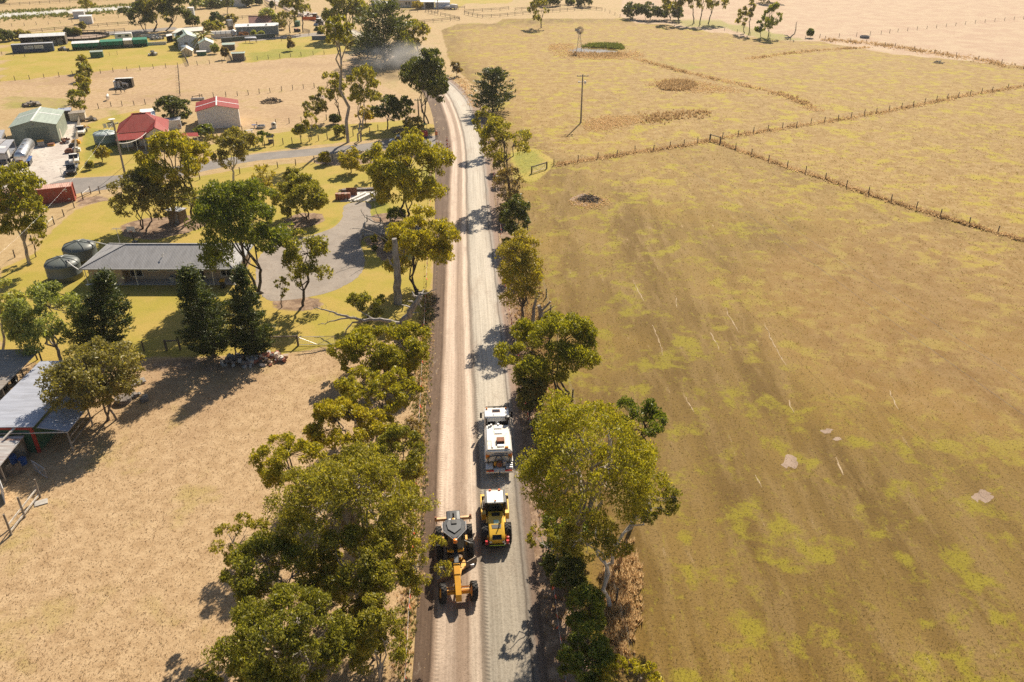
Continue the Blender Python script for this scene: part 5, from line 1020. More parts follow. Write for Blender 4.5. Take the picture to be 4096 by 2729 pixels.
# ------------------------------------------------------------------ windmill, poles, wires
wm = thing('windmill', G(2316,208), 0, 'bladed farm windmill standing over the muddy pond', 'windmill')
H_ = 6.6; tw = MB()
for sx in (-1,1):
    for sy in (-1,1): tw.beam((sx*.85,sy*.85,0),(sx*.12,sy*.12,H_),.07)
for k in range(5):
    f0, f1 = k/5, (k+1)/5; a0, a1 = .85-.73*f0, .85-.73*f1
    for (x0,y0,x1,y1) in ((-1,-1,1,-1),(1,-1,1,1),(1,1,-1,1),(-1,1,-1,-1)): tw.beam((x0*a0,y0*a0,f0*H_),(x1*a1,y1*a1,f1*H_),.04).beam((x0*a1,y0*a1,f1*H_),(x1*a1,y1*a1,f1*H_),.04)
tw.build('tower', M_galv, wm); MB().cyl((0,-.5,H_+.1),(0,.6,H_+.1),.16).build('gearbox', M_grey, wm); MB().prism([(-.1,.6,H_+.05),(-.1,.6,H_+.25),(-1.5,1.3,H_+.6),(-1.5,1.3,H_-.4)],(0,1,0),.03).build('tail_vane', M_galv, wm)
hub = thing('wheel', (0,0,0)); col.objects.unlink(hub); bpy.data.objects.remove(hub)
whl = MB().lathe([(.8,-.52),(.83,-.52),(.83,-.48),(.8,-.48)], (0,0,H_+.1), 24, 'Y').cyl((0,-.56,H_+.1),(0,-.4,H_+.1),.14).build('wheel', M_galv, wm)
for k in range(18):
    a = 2*pi*k/18; R = Matrix.Rotation(a,3,'Y'); pts = [R @ Vector(p)+Vector((0,-.5,H_+.1)) for p in ((-.05,-.04,.35),(.05,.04,.35),(.15,.1,1.22),(-.15,-.1,1.22))]; MB().prism(pts,(0,1,0),.02).build('blade', M_rust if k%4==0 else M_grey, whl)
def power_pole(p, hh, label, arm=2.6, rz=0.0, tr=True, lean=(0,0)):
    o = thing('power_pole', G(*p), rz, label, 'power pole'); tx, ty = lean
    MB().tube([(0,0,-.2),(tx,ty,hh)], [.2,.13], 10).build('pole', M_timber, o); MB().beam((tx-arm/2,ty-.1,hh-.35),(tx+arm/2,ty-.1,hh-.35),.12,.14).build('crossarm', M_timber, o)
    for x in (-arm/2+.15,-.45,.45,arm/2-.15): MB().lathe([(.01,0),(.07,0),(.09,.08),(.05,.12),(.06,.2),(.01,.22)], (tx+x,ty-.1,hh-.28), 10).build('insulator', M_white, o)
    if tr: MB().beam((tx-.9,ty-.15,hh-1.6),(tx+.9,ty-.15,hh-1.6),.1).build('lower_arm', M_galv, o); MB().b6(tx-1.0,tx-.65,ty-.3,ty,hh-1.75,hh-1.45).build('fuse_box', M_white, o); MB().cyl((tx+.55,ty-.3,hh-1.95),(tx+.55,ty-.3,hh-1.35),.2).build('transformer', M_white, o)
    return o
power_pole((2323,492), 10.6, 'timber power pole alone in the big field', rz=.05)
power_pole((503,710), 10.0, 'leaning timber power pole in front of the red roofed house', 2.0, rz=1.2, tr=False, lean=(0,-.2)); power_pole((1676,482), 4.9, 'short service pole hidden in the roadside gums', 1.6, tr=False)
power_pole((1103,38), 8.5, 'slim pole beside the far road bend', 1.4, tr=False); power_pole((1752,48), 9.5, 'slim grey pole by the white sheds', 1.4, tr=False)
def sag(name, a, b, s, r_, label, n=24, mat=M_galv):
    a, b = Vector(a), Vector(b); pts = [a.lerp(b, k/n) + Vector((0,0,-s*4*(k/n)*(1-k/n))) for k in range(n+1)]
    tag(MB().tube(pts, r_, 4).build(name, mat), label, 'wire')
pb = G(2323,492); ptop = Vector((pb.x, pb.y-.1, 10.4)); far_ = Vector((54.0, 4.0, 10.4))
for i, dx in enumerate((-1.1,1.1)): sag('power_line', ptop+Vector((dx,0,0)), far_+Vector((dx*2.2,0,0)), 2.5, .011, ('power line slung low over the big field','second power line over the big field, nearer the far fences')[i], 40)
pl = G(503,710); sag('service_cable', (pl.x-.0, pl.y, 6.3), (-73.8,160.9,3.2), .7, .045, 'thick service cable from the leaning pole to the red roof', 20, M_white); sag('power_line', (pl.x, pl.y, 9.7), (-58.0,70.0,9.0), 2.0, .006, 'thin wire from the leaning pole across the lawn', 30)
# ------------------------------------------------------------------ fences: each a thing with its posts as parts
PM = {}
M_wire = plain('fence_wire', (.16,.14,.12), .6)
def post_mesh(hh, r_, mat):
    k = (round(hh,2), round(r_,3), mat.name)
    if k not in PM: PM[k] = MB().tube([(0,0,-.1),(.01,0,hh*.5),(0,0,hh)], [r_*1.05,r_,r_*.92], 7).mesh('post', mat)
    return PM[k]
def walk(pts, step):
    out = []
    for a, b in zip(pts[:-1], pts[1:]):
        L = (b-a).length; n = max(1, round(L/step)); out += [a.lerp(b, k/n) for k in range(n)]
    return out + [pts[-1]]
FR = random.Random(11)
def fence(label, pxs, step=4.5, hh=1.25, r_=.085, wires=(.35,.7,1.05), rails=(), mat=None, name='wire_fence', railm=None, at_posts=False, world=None, wr=.008):
    mat = mat or M_post; pts = world or [G(*p) for p in pxs]; o0 = pts[0]; o = thing(name, o0, 0, label, 'fence'); pp = pts if at_posts else walk(pts, step)
    for p in pp:
        q_ = link('post', post_mesh(hh, r_, mat), o, p - o0); q_.rotation_euler = (FR.uniform(-.04,.04), FR.uniform(-.04,.04), FR.uniform(0,6)); q_.scale = (1,1,FR.uniform(.92,1.1))
    if wires:
        mb = MB()
        for a, b in zip(pp[:-1], pp[1:]):
            for z in wires: mb.beam(a-o0+Vector((0,0,z)), b-o0+Vector((0,0,z)), wr)
        mb.build('wire', M_wire, o)
    for z in rails:
        for a, b in zip(pp[:-1], pp[1:]): MB().beam(a-o0+Vector((0,0,z)), b-o0+Vector((0,0,z)), .06, .13).build('rail', railm or mat, o)
    return o
def gate(label, a, b, hh=1.15, mat=None, mesh=True, world=False):
    a, b = (a, b) if world else (G(*a), G(*b)); d = b-a; L = d.length; rz = math.atan2(d.y, d.x); mat = mat or M_galv
    o = thing('farm_gate', a, rz, label, 'gate'); m = MB().beam((0,0,.12),(L,0,.12),.05).beam((0,0,hh),(L,0,hh),.05).beam((0,0,.1),(0,0,hh),.05).beam((L,0,.1),(L,0,hh),.05).beam((0,0,hh),(L/2,0,.12),.04).beam((L/2,0,.12),(L,0,hh),.04); m.build('frame', mat, o)
    if mesh: 
        w = MB()
        for k in range(1,6): w.beam((0,0,hh*k/6),(L,0,hh*k/6),.012)
        for k in range(1,int(L*5)): w.beam((k*.2,0,.12),(k*.2,0,hh),.008)
        w.build('wire', mat, o)
def strainer(label, a, b, hh=1.35, world=False):
    """two stout posts joined by a rail"""
    a, b = (a, b) if world else (G(*a), G(*b)); o = thing('strainer_frame', a, 0, label, 'fence frame'); d = b-a
    for p in (Vector(), d): link('post', post_mesh(hh, .13, M_post), o, p)
    MB().beam((0,0,hh-.12),(d.x,d.y,hh-.12),.13).build('rail', M_post, o)
fence('field fence of timber posts in dry grass from the gate to the corner frame', [(2215,662),(2312,646),(2391,634),(2468,624),(2540,608),(2614,602),(2680,591),(2736,583),(2790,572),(2838,562)], 5)
fence('long field fence running from the corner frame past the browned paddock', [(2882,575),(2942,598),(3005,619),(3074,645),(3148,669),(3222,692),(3302,717),(3385,749),(3473,777),(3564,806),(3664,838),(3760,867),(3876,899),(3990,932),(4110,968),(4300,1030)], at_posts=True)
fence('field fence from the corner frame toward the far rushes', [(2890,552),(2952,544),(3013,533),(3072,521),(3130,514),(3186,508),(3243,496),(3298,489),(3352,480),(3404,471),(3456,461),(3505,454),(3556,445),(3605,433),(3652,426),(3698,414),(3745,405),(3788,397),(3832,389),(3880,381),(3925,374),(3968,367),(4030,356),(4094,345),(4200,327)], at_posts=True)
fence('far boundary fence crossing the pinkish pasture', [(3279,151),(3356,149),(3426,145),(3480,141),(3524,137),(3591,128),(3668,120),(3745,112),(3860,99),(3978,86),(4094,77),(4300,60)], 6)
fence('fence with dark sedges below the pinkish pasture', [(3300,160),(3400,168),(3465,172),(3540,184),(3580,187),(3656,200),(3738,214),(3824,226),(3912,240),(4005,256),(4094,275),(4250,300)], 6)
fence('fence behind the field corner trees', [(2420,45),(2480,70),(2690,96),(2850,112),(3000,142),(3160,165),(3279,151)], 7)
fence('paddock fence below the green garden and pens', [(-120,340),(0,327),(61,323),(119,318),(177,313),(237,308),(292,303),(345,299),(403,294),(453,289),(509,284),(561,281),(614,275),(664,272),(712,269),(790,262),(839,257),(889,253),(935,249),(984,244),(1030,241),(1074,237),(1120,233),(1163,229),(1205,225),(1253,221),(1297,218),(1400,210)], at_posts=True)
fence('paddock fence behind the garage and horses', [(340,442),(395,435),(445,427),(489,425),(537,422),(582,418),(629,413),(720,404),(800,397),(855,391),(904,387),(950,384),(994,380),(1038,375),(1081,371),(1127,365),(1171,360),(1214,355),(1257,352),(1310,346),(1420,336)], at_posts=True)
fence('short cross fence dividing the dry horse paddocks', [(712,269),(715,300),(718,340),(721,384)], 4, wires=(.4,.8,1.1)); fence('garden wire fence beside the picnic table', [(969,526),(1030,510),(1104,499),(1157,494),(1206,489),(1306,480),(1353,471),(1480,458)], 7)
fence('lane fence on the far lawn side', [(1022,592),(1059,589),(1095,584),(1133,578),(1169,575),(1205,571),(1238,567),(1275,563),(1310,558),(1345,552),(1379,547),(1413,544),(1446,539),(1479,531),(1512,521)], at_posts=True)
fence('lane fence on the brick house side', [(400,775),(593,747),(700,730),(800,718),(960,695),(1040,684),(1112,672),(1183,662),(1258,652),(1331,642)], 9, wires=(.3,.6,.9,1.2)); fence('garden fence between the container and the lawn', [(298,832),(257,866),(218,898),(185,925),(130,975),(60,1030),(0,1080)], 9)
fence('wire fence dividing the brick house lawn from the tan paddock', [(150,1440),(332,1409),(460,1408),(577,1407),(667,1403),(721,1400),(867,1398),(980,1392),(1085,1386),(1193,1383)], at_posts=True, hh=1.35, wires=(.2,.4,.6,.8,1.0,1.2)); gate('wide galvanised mesh gate into the tan paddock', (1197,1384), (1342,1380)); strainer('timber fence frame at the wide mesh gate', (1085,1386), (1193,1383)); strainer('timber fence frame beside the wide cypress', (667,1403), (721,1400))
fence('verge fence between the big field and the roadside trees', [(2060,740),(2090,870),(2110,930),(2135,1000),(2185,1190),(2220,1330),(2290,1600),(2360,1900),(2392,2095),(2465,2410),(2560,2760)], 6); gate('low field gate in lush grass near the road', (2131,693), (2184,676), 1.1); strainer('gate posts with top rail in the lush grass', (2126,694), (2187,675)); strainer('stout corner frame where the field fences meet', (2840,562), (2880,574))
fence('white railed post fence piece by the lane corner', [(333,800),(364,776)], 3, rails=(1.05,), railm=M_white, wires=()); fence('white railed post fence piece on the lawn edge', [(185,927),(218,898)], 5, rails=(1.05,), railm=M_white, wires=())
fence('old high timber rail fence by the animal shelter', [(46,2140),(100,2070),(161,1990)], at_posts=True, hh=2.05, r_=.09, wires=(), rails=(.35,1.0), mat=M_timber, railm=M_paleT, name='rail_fence'); gate('bent tubular wire gate at the animal shelter', (193,1918), (140,1885), 1.2)
for a_, b_, lab in (((1443,982),(1468,886),'pale timber rail fence along the driveway'),((1468,886),(1523,894),'pale rail panel at the head of the bark bed'),((1562,894),(1620,897),'pale rail panel under the playhouse gum'),((1449,960),(1499,958),'low rail panel beside the upright shrub'),((1553,960),(1611,958),'low rail panel near the road entry')):
    fence(lab, [a_, b_], 3.2 if a_ == (1443,982) else 8, hh=1.1, r_=.12, wires=(), rails=(.95,.5) if a_ == (1443,982) else (.95,), mat=M_timber, railm=M_paleT, name='rail_fence')
# paling fence of the yard
pts = walk([G(322,486), G(306,600), G(300,692)], .42); o0 = pts[0]; o = thing('paling_fence', o0, 0, 'weathered paling fence between the gravel yard and green garden', 'fence'); pm_ = MB().prism([(-.12,-.02,0),(.12,-.02,0),(.12,-.02,1.45),(0,-.02,1.6),(-.12,-.02,1.45)], (0,1,0), .05).mesh('paling', M_timber)
for p in pts: q_ = link('paling', pm_, o, p-o0, rad(112)+FR.uniform(-.1,.1)); q_.scale = (1,1,FR.uniform(.85,1.12)); q_.rotation_euler[1] = FR.uniform(-.06,.06)
d0 = [G(322,486)-o0, G(306,600)-o0, G(300,692)-o0]
for z in (.4,1.1): MB().beam(d0[0]+Vector((0,0,z)), d0[1]+Vector((0,0,z)), .06).beam(d0[1]+Vector((0,0,z)), d0[2]+Vector((0,0,z)), .06).build('rail', M_post, o)
gate('timber swing gate across the gravel yard', (247,702), (300,692), 1.3, M_post, False)
for lab, a_, b_ in (('grey picket fence beside the glasshouse', (722,196), (755,264)), ('grey picket fence beside the brown paddock shed', (905,212), (930,250))):
    pts = walk([G(*a_), G(*b_)], .8); o0 = pts[0]; o = thing('picket_fence', o0, 0, lab, 'fence')
    for p in pts: link('picket', pm_, o, p-o0, rad(100)).scale = (1.6,1,.9)
# black railed yards
for lab, pxs in (('black railed yard fence in front of the top farmhouse', [(1540,52),(1640,50),(1702,46),(1780,42),(1859,36)]), ('black rail fence along the big field edge of the yard', [(1560,105),(1640,98),(1697,93),(1768,87),(1836,81)]), ('short black rail returning from the field edge', [(1839,81),(1800,71),(1762,63)]), ('black rail beside the slim grey pole', [(1752,62),(1727,55),(1702,48)]),
                 ('black railed sand arena near fence', [(1858,58),(1890,65),(1931,72),(2000,68),(2060,62),(2123,56),(2240,47),(2357,39)]), ('black railed sand arena far fence', [(1858,52),(1930,47),(2000,43),(2035,38)]), ('railed yard beyond the lone gum', [(2060,44),(2140,37),(2210,31),(2272,27),(2340,35),(2408,43)]), ('far rail fence beyond the long dam', [(-60,30),(0,27),(80,22),(160,17),(240,12),(320,8),(500,0)]), ('rail fence behind the round yard', [(119,134),(220,124),(320,115),(430,105),(515,100)]), ('rail fence along the farm track', [(150,153),(205,150),(250,143),(420,133),(500,128)]), ('rail fence behind the machinery at the far drive', [(1040,52),(1080,32),(1060,15)]), ('rail fence across the paddock behind the grey house', [(940,78),(1000,74),(1080,68)])):
    fence(lab, pxs, 4.0, 1.3, .09, wires=(), rails=(.65,1.15), name='rail_fence')
fence('wire fence along the near bank of the dam', [(0,86),(87,74),(176,68),(263,60),(400,52),(545,42)], 8); fence('wire fence across the bare paddock by the white boxes', [(-60,114),(48,107),(98,104),(146,100),(194,98),(242,94),(289,91),(380,84),(475,72)], at_posts=True)
fence('low wire fence in front of the blue lettered container', [(-40,225),(8,218),(100,228)], 5, 1.0); fence('wire run beside the green kennel', [(408,228),(470,220)], 3, 1.2, .05); fence('black post fence along the farmhouse drive', [(1000,172),(1126,165),(1201,145),(1236,143)], 8); fence('dark frame around the log trough by the garage', [(772,402),(810,396)], 5, 1.1, .1, wires=(), rails=(.95,))
tag(MB().tube([(-1.6,0,.35),(1.6,0,.35)], .35, 12).build('log', M_paleT, loc=G(792,402), rz=.2), 'pale log lying beneath the dark frame behind the garage', 'log')
tag(MB().lathe([(.01,0),(1.6,0),(1.7,.7),(1.55,.7),(1.5,.2),(.01,.2)], n=20).build('water_trough', plain('dark_concrete',(.2,.2,.21),.8), loc=G(3458,152)), 'round grey stock trough by the far boundary fence', 'trough')
# brush heaps
def brush(label, p, n, sp, hh, mat, seed):
    rng = np.random.default_rng(seed); o = thing('brush_heap', G(*p), 0, label, 'brush heap'); mb = MB()
    for k in range(n):
        a = rng.uniform(0,2*pi); r_ = sp*math.sqrt(rng.uniform()); c = np.array([r_*cos(a), r_*sin(a), hh*(1-(r_/sp)**1.5)*rng.uniform(.2,1)]); d = unit(rng,1)[0]; d[2] *= .45; L = rng.uniform(.5,1.5)
        p0, p1 = c-d*L/2, c+d*L/2; p0[2] = max(p0[2],.02); p1[2] = max(p1[2],.02); mb.tube([Vector(p0), Vector((p0+p1)/2+rng.normal(size=3)*.06), Vector(p1)], [.06,.05,.02], 4)
    mb.build('branches', mat, o)
brush('heap of dry grey branches in the big field', (2355,800), 170, 1.9, .9, B_twig, 1); brush('dark burn heap of branches behind the garage', (1085,408), 170, 2.6, 1.2, B_dark, 2); brush('small pale branch pile in the rushes by the far fence', (3755,252), 60, 1.6, .8, B_grey, 3); brush('tangle of dry prunings under the round dark gum', (1620,528), 120, 2.6, .7, B_twig, 4)
# ------------------------------------------------------------------ orange bunting
M_flag = plain('orange_flag', (.85,.10,.015), .6, var=.12); M_flag2 = plain('red_flag', (.75,.045,.02), .6, var=.12); M_rope = plain('white_rope', (.72,.70,.66), .8)
fl = MB().add([(-.17,0,0),(.17,0,0),(0,.05,-.38)], [(0,1,2)]).add([(-.17,.012,0),(.17,.012,0),(0,.062,-.38)], [(0,2,1)])
FLG = [fl.mesh('flag', M_flag), fl.mesh('flag', M_flag2)]
def bunting(label, pxs, near, far_):
    w = [G(x, y, 1.0) for x, y in pxs]; o0 = Vector((w[0].x, w[0].y, 0)); o = thing('bunting_line', o0, 0, label, 'bunting'); st = walk(w, 7.0); rope = MB()
    for p in st: link('stake', post_mesh(1.15, .025, M_black), o, Vector((p.x, p.y, 0))-o0)
    for a, b in zip(st[:-1], st[1:]):
        pts = [a.lerp(b, k/4)+Vector((0,0,-.16*4*(k/4)*(1-k/4))) for k in range(5)]; rope.tube([p-o0 for p in pts], .011, 4)
        n = int((b-a).length/(near if a.y < 85 else far_))
        for k in range(n):
            f = (k+.5)/n; p = a.lerp(b, f)+Vector((0,0,-.16*4*f*(1-f))); q_ = link('flag', FLG[FR.randrange(2)], o, p-o0, math.atan2(b.y-a.y, b.x-a.x)+FR.uniform(-.6,.6)); q_.rotation_euler[0] = FR.uniform(-.7,.5)
    rope.build('rope', M_rope, o)
bunting('orange flag bunting on the tree belt side of the road', [(1605,2900),(1618,2729),(1648,2200),(1690,1400),(1700,1214),(1718,836),(1727,590)], .85, 1.6)
bunting('orange flag bunting on the big field side of the road', [(2295,2900),(2261,2701),(2163,1941),(2127,1724),(2027,1171),(1998,855),(1964,583),(1940,455),(1885,372),(1815,312),(1755,288),(1670,240)], .85, 1.6)
# ------------------------------------------------------------------ water truck
def heading(a, b): d = b - a; return math.atan2(-d.x, d.y)
M_tw = plain('truck_white', (.80,.78,.74), .35, var=.04, dirt=.3, dirtc=(.45,.33,.19), coat=.2, scale=1.3); M_hose = plain('grey_hose', (.10,.105,.11), .6); M_amber = plain('amber_lens', (.85,.25,.02), .2); M_lens = plain('red_lens', (.55,.02,.02), .2)
M_dirtyw = plain('stained_tank_top', (.72,.66,.55), .5, var=.06, dirt=.75, dirtc=(.50,.36,.19), scale=1.5); M_navy = plain('navy_print', (.03,.04,.12), .6)
A_, B_ = G(1998,1893,.6), G(1984,1622,2.9); wt = thing('water_truck', (A_.x, A_.y, 0), heading(A_, B_), 'white water truck spraying the road with a tan stained tank top', 'truck')
MB().beam((-.42,.4,.85),(-.42,7.0,.85),.12,.28).beam((.42,.4,.85),(.42,7.0,.85),.12,.28).b6(-.36,.36,1.0,1.2,.7,.95).b6(-.36,.36,4.6,4.8,.7,.95).build('chassis', M_black, wt)
sec = [(-1.2,1.05),(1.2,1.05),(1.2,2.1),(1.0,2.35),(-1.0,2.35),(-1.2,2.1)]
tkb = MB().prism([(x,1.05,z) for x,z in sec], (0,1,0), 3.75).build('tank', M_tw, wt, bevel=.05)
MB().prism([(-1.15,1.05,1.2),(1.15,1.05,1.2),(1.0,1.05,2.28),(-1.0,1.05,2.28)], (0,-1,0), .12).build('tank_end', M_tw, wt, bevel=.05)
MB().b6(-.98,.98,1.1,4.72,2.355,2.39).build('tank_top', M_dirtyw, tkb)
for y in (3.35,4.1): MB().b6(-.32,.42,y,y+.62,2.39,2.45).b6(-.26,.36,y+.06,y+.56,2.45,2.48).build('hatch', M_tw, tkb, bevel=.02)
MB().b6(-.15,.55,1.9,2.5,2.39,2.68).build('walkway_box', M_rust, tkb); MB().b6(-.1,.5,1.4,1.88,2.4,2.48).build('step_grate', M_galv, tkb); MB().b6(-.62,-.48,1.3,3.1,2.39,2.49).build('pipe_run', M_tw, tkb); MB().b6(-.98,-.4,2.35,4.6,2.39,2.42).build('tank_plate', M_tw, tkb)
for x,y in ((-.75,4.45),(-.55,4.6),(.1,4.66)): MB().cyl((x,y,2.39),(x,y,2.61),.09).build('breather', M_galv, tkb)
MB().b6(.55,.85,1.2,1.35,2.39,2.51).build('amber_beacon', M_amber, tkb)
for s in (-1,1): MB().b6(s*1.0-.18,s*1.0+.18,.92,.935,1.55,1.95).build('hazard_marker', M_amber, wt); MB().b6(s*.98-.17,s*.98+.17,.915,.93,1.52,1.72).build('marker_stripe', M_yel, wt)
text(wt, 'WATER 0408 506 731', .17, M_navy, (-.45,.905,1.98), (pi/2-.1,0,0))
MB().b6(.12,.38,.9,.915,1.75,1.9).build('blue_label', M_blueP, wt)
for pts, r_ in (([(-.95,.85,1.0),(-1.0,.82,1.6),(-.8,.8,1.85),(-.3,.78,1.94),(.3,.78,1.94),(.8,.8,1.85),(1.0,.82,1.6),(.9,.85,1.0)],.055), ([(-.35,.6,1.0),(-.35,.68,1.6),(-.15,.7,1.95),(.1,.7,1.95),(.3,.68,1.6),(.3,.6,1.0)],.06)): MB().tube(pts, r_, 8).build('hose', M_hose, wt, smooth=True)
MB().lathe([(.02,-.2),(.24,-.2),(.26,0),(.24,.2),(.02,.2)], (.02,.55,1.2), 14, 'Y').build('pump', M_rust, wt); MB().cyl((-.35,.6,1.05),(-.35,.6,1.4),.12).build('pump_motor', M_yel, wt); MB().cyl((.45,.55,1.05),(.45,.55,1.5),.16).build('filter', M_galv, wt)
MB().b6(-1.2,1.2,.0,.12,.62,.78).b6(-1.2,-.55,.12,1.0,.95,1.0).b6(.6,1.2,.12,1.0,.95,1.0).b6(-.5,.5,.12,.9,.8,.86).build('rear_platform', M_tw, wt); 
for k in range(3): MB().b6(.72,1.18,.2+k*.28,.3+k*.28,1.01,1.08).build('step_tread', M_galv, wt)
for s in (-1,1): MB().b6(s*.8-.32,s*.8+.32,-.02,.02,.8,.92).build('tail_light', M_lens, wt); MB().b6(s*1.08-.08,s*1.08+.08,-.025,.015,.8,.92).build('indicator', M_amber, wt)
MB().cyl((0,.05,.35),(0,.05,.75),.07).build('spray_nozzle', M_black, wt)
cab = MB().prism([(-1.15,5.35,.75),(-1.15,7.15,.75),(-1.15,7.3,1.5),(-1.15,7.02,2.75),(-1.15,6.85,2.88),(-1.15,5.45,2.88),(-1.15,5.35,2.7)], (1,0,0), 2.3).build('cab', M_tw, wt, bevel=.1)
MB().prism([(-1.02,7.32,1.6),(-1.02,7.08,2.68),(-1.02,7.1,2.68),(-1.02,7.34,1.6)], (1,0,0), 2.04).build('windscreen', M_dkglass, cab); MB().prism([(-1.0,7.0,2.86),(-1.0,7.22,2.72),(-1.0,7.28,2.78),(-1.0,7.05,2.93)], (1,0,0), 2.0).build('sun_visor', M_black, cab)
for x in (-.85,.15): MB().b6(x,x+.7,5.32,5.36,1.95,2.4).build('rear_window', M_dkglass, cab)
MB().b6(-.4,.35,6.15,6.55,2.885,2.93).build('roof_hatch', plain('brown_hatch',(.22,.09,.06),.3), cab); MB().b6(-.34,.29,6.2,6.5,2.93,2.95).build('hatch_glass', M_dkglass, cab)
for s in (-1,1): MB().lathe([(.01,.14),(.07,.13),(.09,.0),(.01,0)], (s*.9,6.7,2.89), 10).build('beacon', M_amber, cab); MB().beam((s*1.15,6.95,2.3),(s*1.45,7.0,2.25),.04).b6(s*1.45-.1,s*1.45+.1,6.94,7.02,1.7,2.3).build('mirror', M_black, cab); MB().b6(s*1.15-.012,s*1.15+.012,6.1,6.8,1.7,2.55).build('side_window', M_dkglass, cab)
MB().lathe([(.01,.36),(.2,.34),(.22,.0),(.1,-.1),(.1,-1.2)], (.95,5.15,2.75), 14).build('air_intake', M_black, wt); MB().cyl((-.98,5.15,1.0),(-.98,5.15,2.95),.07).build('exhaust_stack', M_black, wt)
o = MB().tube([(.7,5.1,1.1),(.72,5.1,1.5),(.8,5.12,1.8)], [.09,.1,.08], 8).build('hanging_gear', plain('teal_gear',(.03,.16,.18),.6), wt)
MB().b6(-.42,.35,5.6,5.75,2.886,2.892).build('roof_number_plate', M_tw, cab)
text(cab, '5', .3, M_blueP, (-.38,5.62,2.9))
for y in (1.75,3.0,6.35):
    for s in (-1,1): wheel(wt, (s*1.02,y,.5), .5, .36 if y > 5 else .42, M_steel)
for y0,y1 in ((1.1,3.6),): 
    for s in (-1,1): MB().b6(s*1.02-.24,s*1.02+.24,y0,y1,1.0,1.05).build('mudguard', M_tw, wt)
# spray of water behind it
rng = np.random.default_rng(3); n = 900; f = rng.uniform(0,1,n)**.8; P_ = np.stack([rng.normal(0,1,n)*(.06+.42*f), -.05-1.5*f, .55-.5*f**1.5+rng.normal(0,.05,n)], 1); V = (P_[:,None,:]+rng.normal(0,.012+.012*f[:,None,None],(n,3,3))).reshape(-1,3)
t = NT('water_drops'); g = t.n('BsdfTransparent'); d_ = t.bsdf((.85,.87,.9),.3); m = t.n('MixShader'); m.inputs[0].default_value = .5; t.l(g.outputs[0], m.inputs[1]); t.l(d_, m.inputs[2]); M_drop = t.done(m.outputs[0])
o = link('water_spray', np_mesh('water_spray', V, np.arange(3*n).reshape(n,3), M_drop), None, (A_.x, A_.y, 0), heading(A_, B_)); tag(o, 'fan of water drops behind the white truck', 'spray', kind='stuff')
# ------------------------------------------------------------------ single drum roller
M_ry = plain('roller_yellow', (.80,.47,.03), .35, var=.06, dirt=.12, coat=.3, scale=1.5); M_drum = plain('worn_drum_steel', (.13,.105,.085), .55, .3, var=.2, dirt=.5)
A_, B_ = G(1990,2150,.7), G(1982,1953,1.1); rl = thing('road_roller', (A_.x, A_.y-.9, 0), heading(A_, B_)+.02, 'yellow single drum roller following the water truck', 'roller')
hd = MB().prism([(-.62,.1,.75),(-.62,.05,1.25),(-.62,.35,1.5),(-.62,2.75,1.82),(-.62,2.75,.8)], (1,0,0), 1.24).build('hood', M_ry, rl, bevel=.07)
MB().prism([(-.78,.6,.7),(-.78,.55,1.15),(-.78,2.7,1.35),(-.78,2.75,.75)], (1,0,0), 1.56).build('engine_side', M_ry, rl, bevel=.05)
def hz(y): return 1.5+(y-.35)/2.4*.32
for (x0,x1,y0,y1) in ((-.3,.3,2.2,2.55),(-.34,.34,.95,1.32)): MB().prism([(x0-.05,y1,hz(y1)+.006),(x1+.05,y1,hz(y1)+.006),(x1,y0,hz(y0)+.006),(x0,y0,hz(y0)+.006)], (0,0,1), .02).build('grille', M_black, hd)
MB().prism([(-.36,.06,1.24),(.36,.06,1.24),(.36,.33,1.505),(-.36,.33,1.505)], (0,-.6,.6), .02).build('rear_grille', M_black, hd)
MB().prism([(-.2,1.45,hz(1.45)+.006),(.2,1.45,hz(1.45)+.006),(.2,1.8,hz(1.8)+.006),(-.2,1.8,hz(1.8)+.006)], (0,0,1), .01).build('sticker', plain('mint_sticker',(.45,.72,.58),.4), hd); text(hd, 'S', .34, M_white, (-.1,1.5,hz(1.6)+.03))
MB().cyl((.2,1.1,1.6),(.2,1.1,2.1),.05).build('exhaust_pipe', M_black, hd)
MB().b6(-.95,.95,-.05,.12,.5,.82).build('rear_bumper', M_black, rl); MB().b6(-.6,.6,-.06,-.045,.74,.8).build('reflector_strip', plain('lime_strip',(.55,.75,.03),.4), rl)
for s in (-1,1): MB().b6(s*.5-.09,s*.5+.09,.02,.06,.95,1.1).build('tail_light', M_white, hd); MB().b6(s*.82-.1,s*.82+.1,-.03,.15,.85,1.15).build('corner_lamp', M_lens, rl)
for s in (-1,1): tyre_lathe(rl, .76, .55, (s*.92,1.35,.76), 'rear_tyre', M_ry, lug=16)
cabr = MB().b6(-.72,.72,2.75,4.05,.85,1.25).build('cab_floor', M_ry, rl); MB().b6(-.7,.7,2.8,4.0,1.25,2.6).build('cab_glass', M_dkglass, cabr, bevel=.04)
for sx in (-1,1):
    for y in (2.76,4.04): MB().beam((sx*.73,y,1.25),(sx*.73,y,2.65),.09).build('cab_post', M_black, cabr)
MB().b6(-.68,.68,2.65,4.15,2.62,2.76).build('cab_roof', plain('cab_white',(.84,.82,.76),.35,var=.03), cabr, bevel=.05)
for s in (-1,1): MB().b6(s*.76-.09,s*.76+.09,2.6,4.2,2.6,2.8).build('roof_rail', M_black, cabr, bevel=.02); MB().b6(s*.38-.09,s*.38+.09,4.1,4.2,2.76,2.86).build('roof_lamp', M_orange, cabr); MB().beam((s*.74,4.0,2.2),(s*1.0,4.1,2.15),.03).b6(s*1.0-.06,s*1.0+.1,4.08,4.13,1.85,2.2).build('mirror', M_black, cabr)
MB().lathe([(.01,.13),(.06,.12),(.08,0),(.01,0)], (0,2.85,2.77), 10).build('beacon', M_amber, cabr)
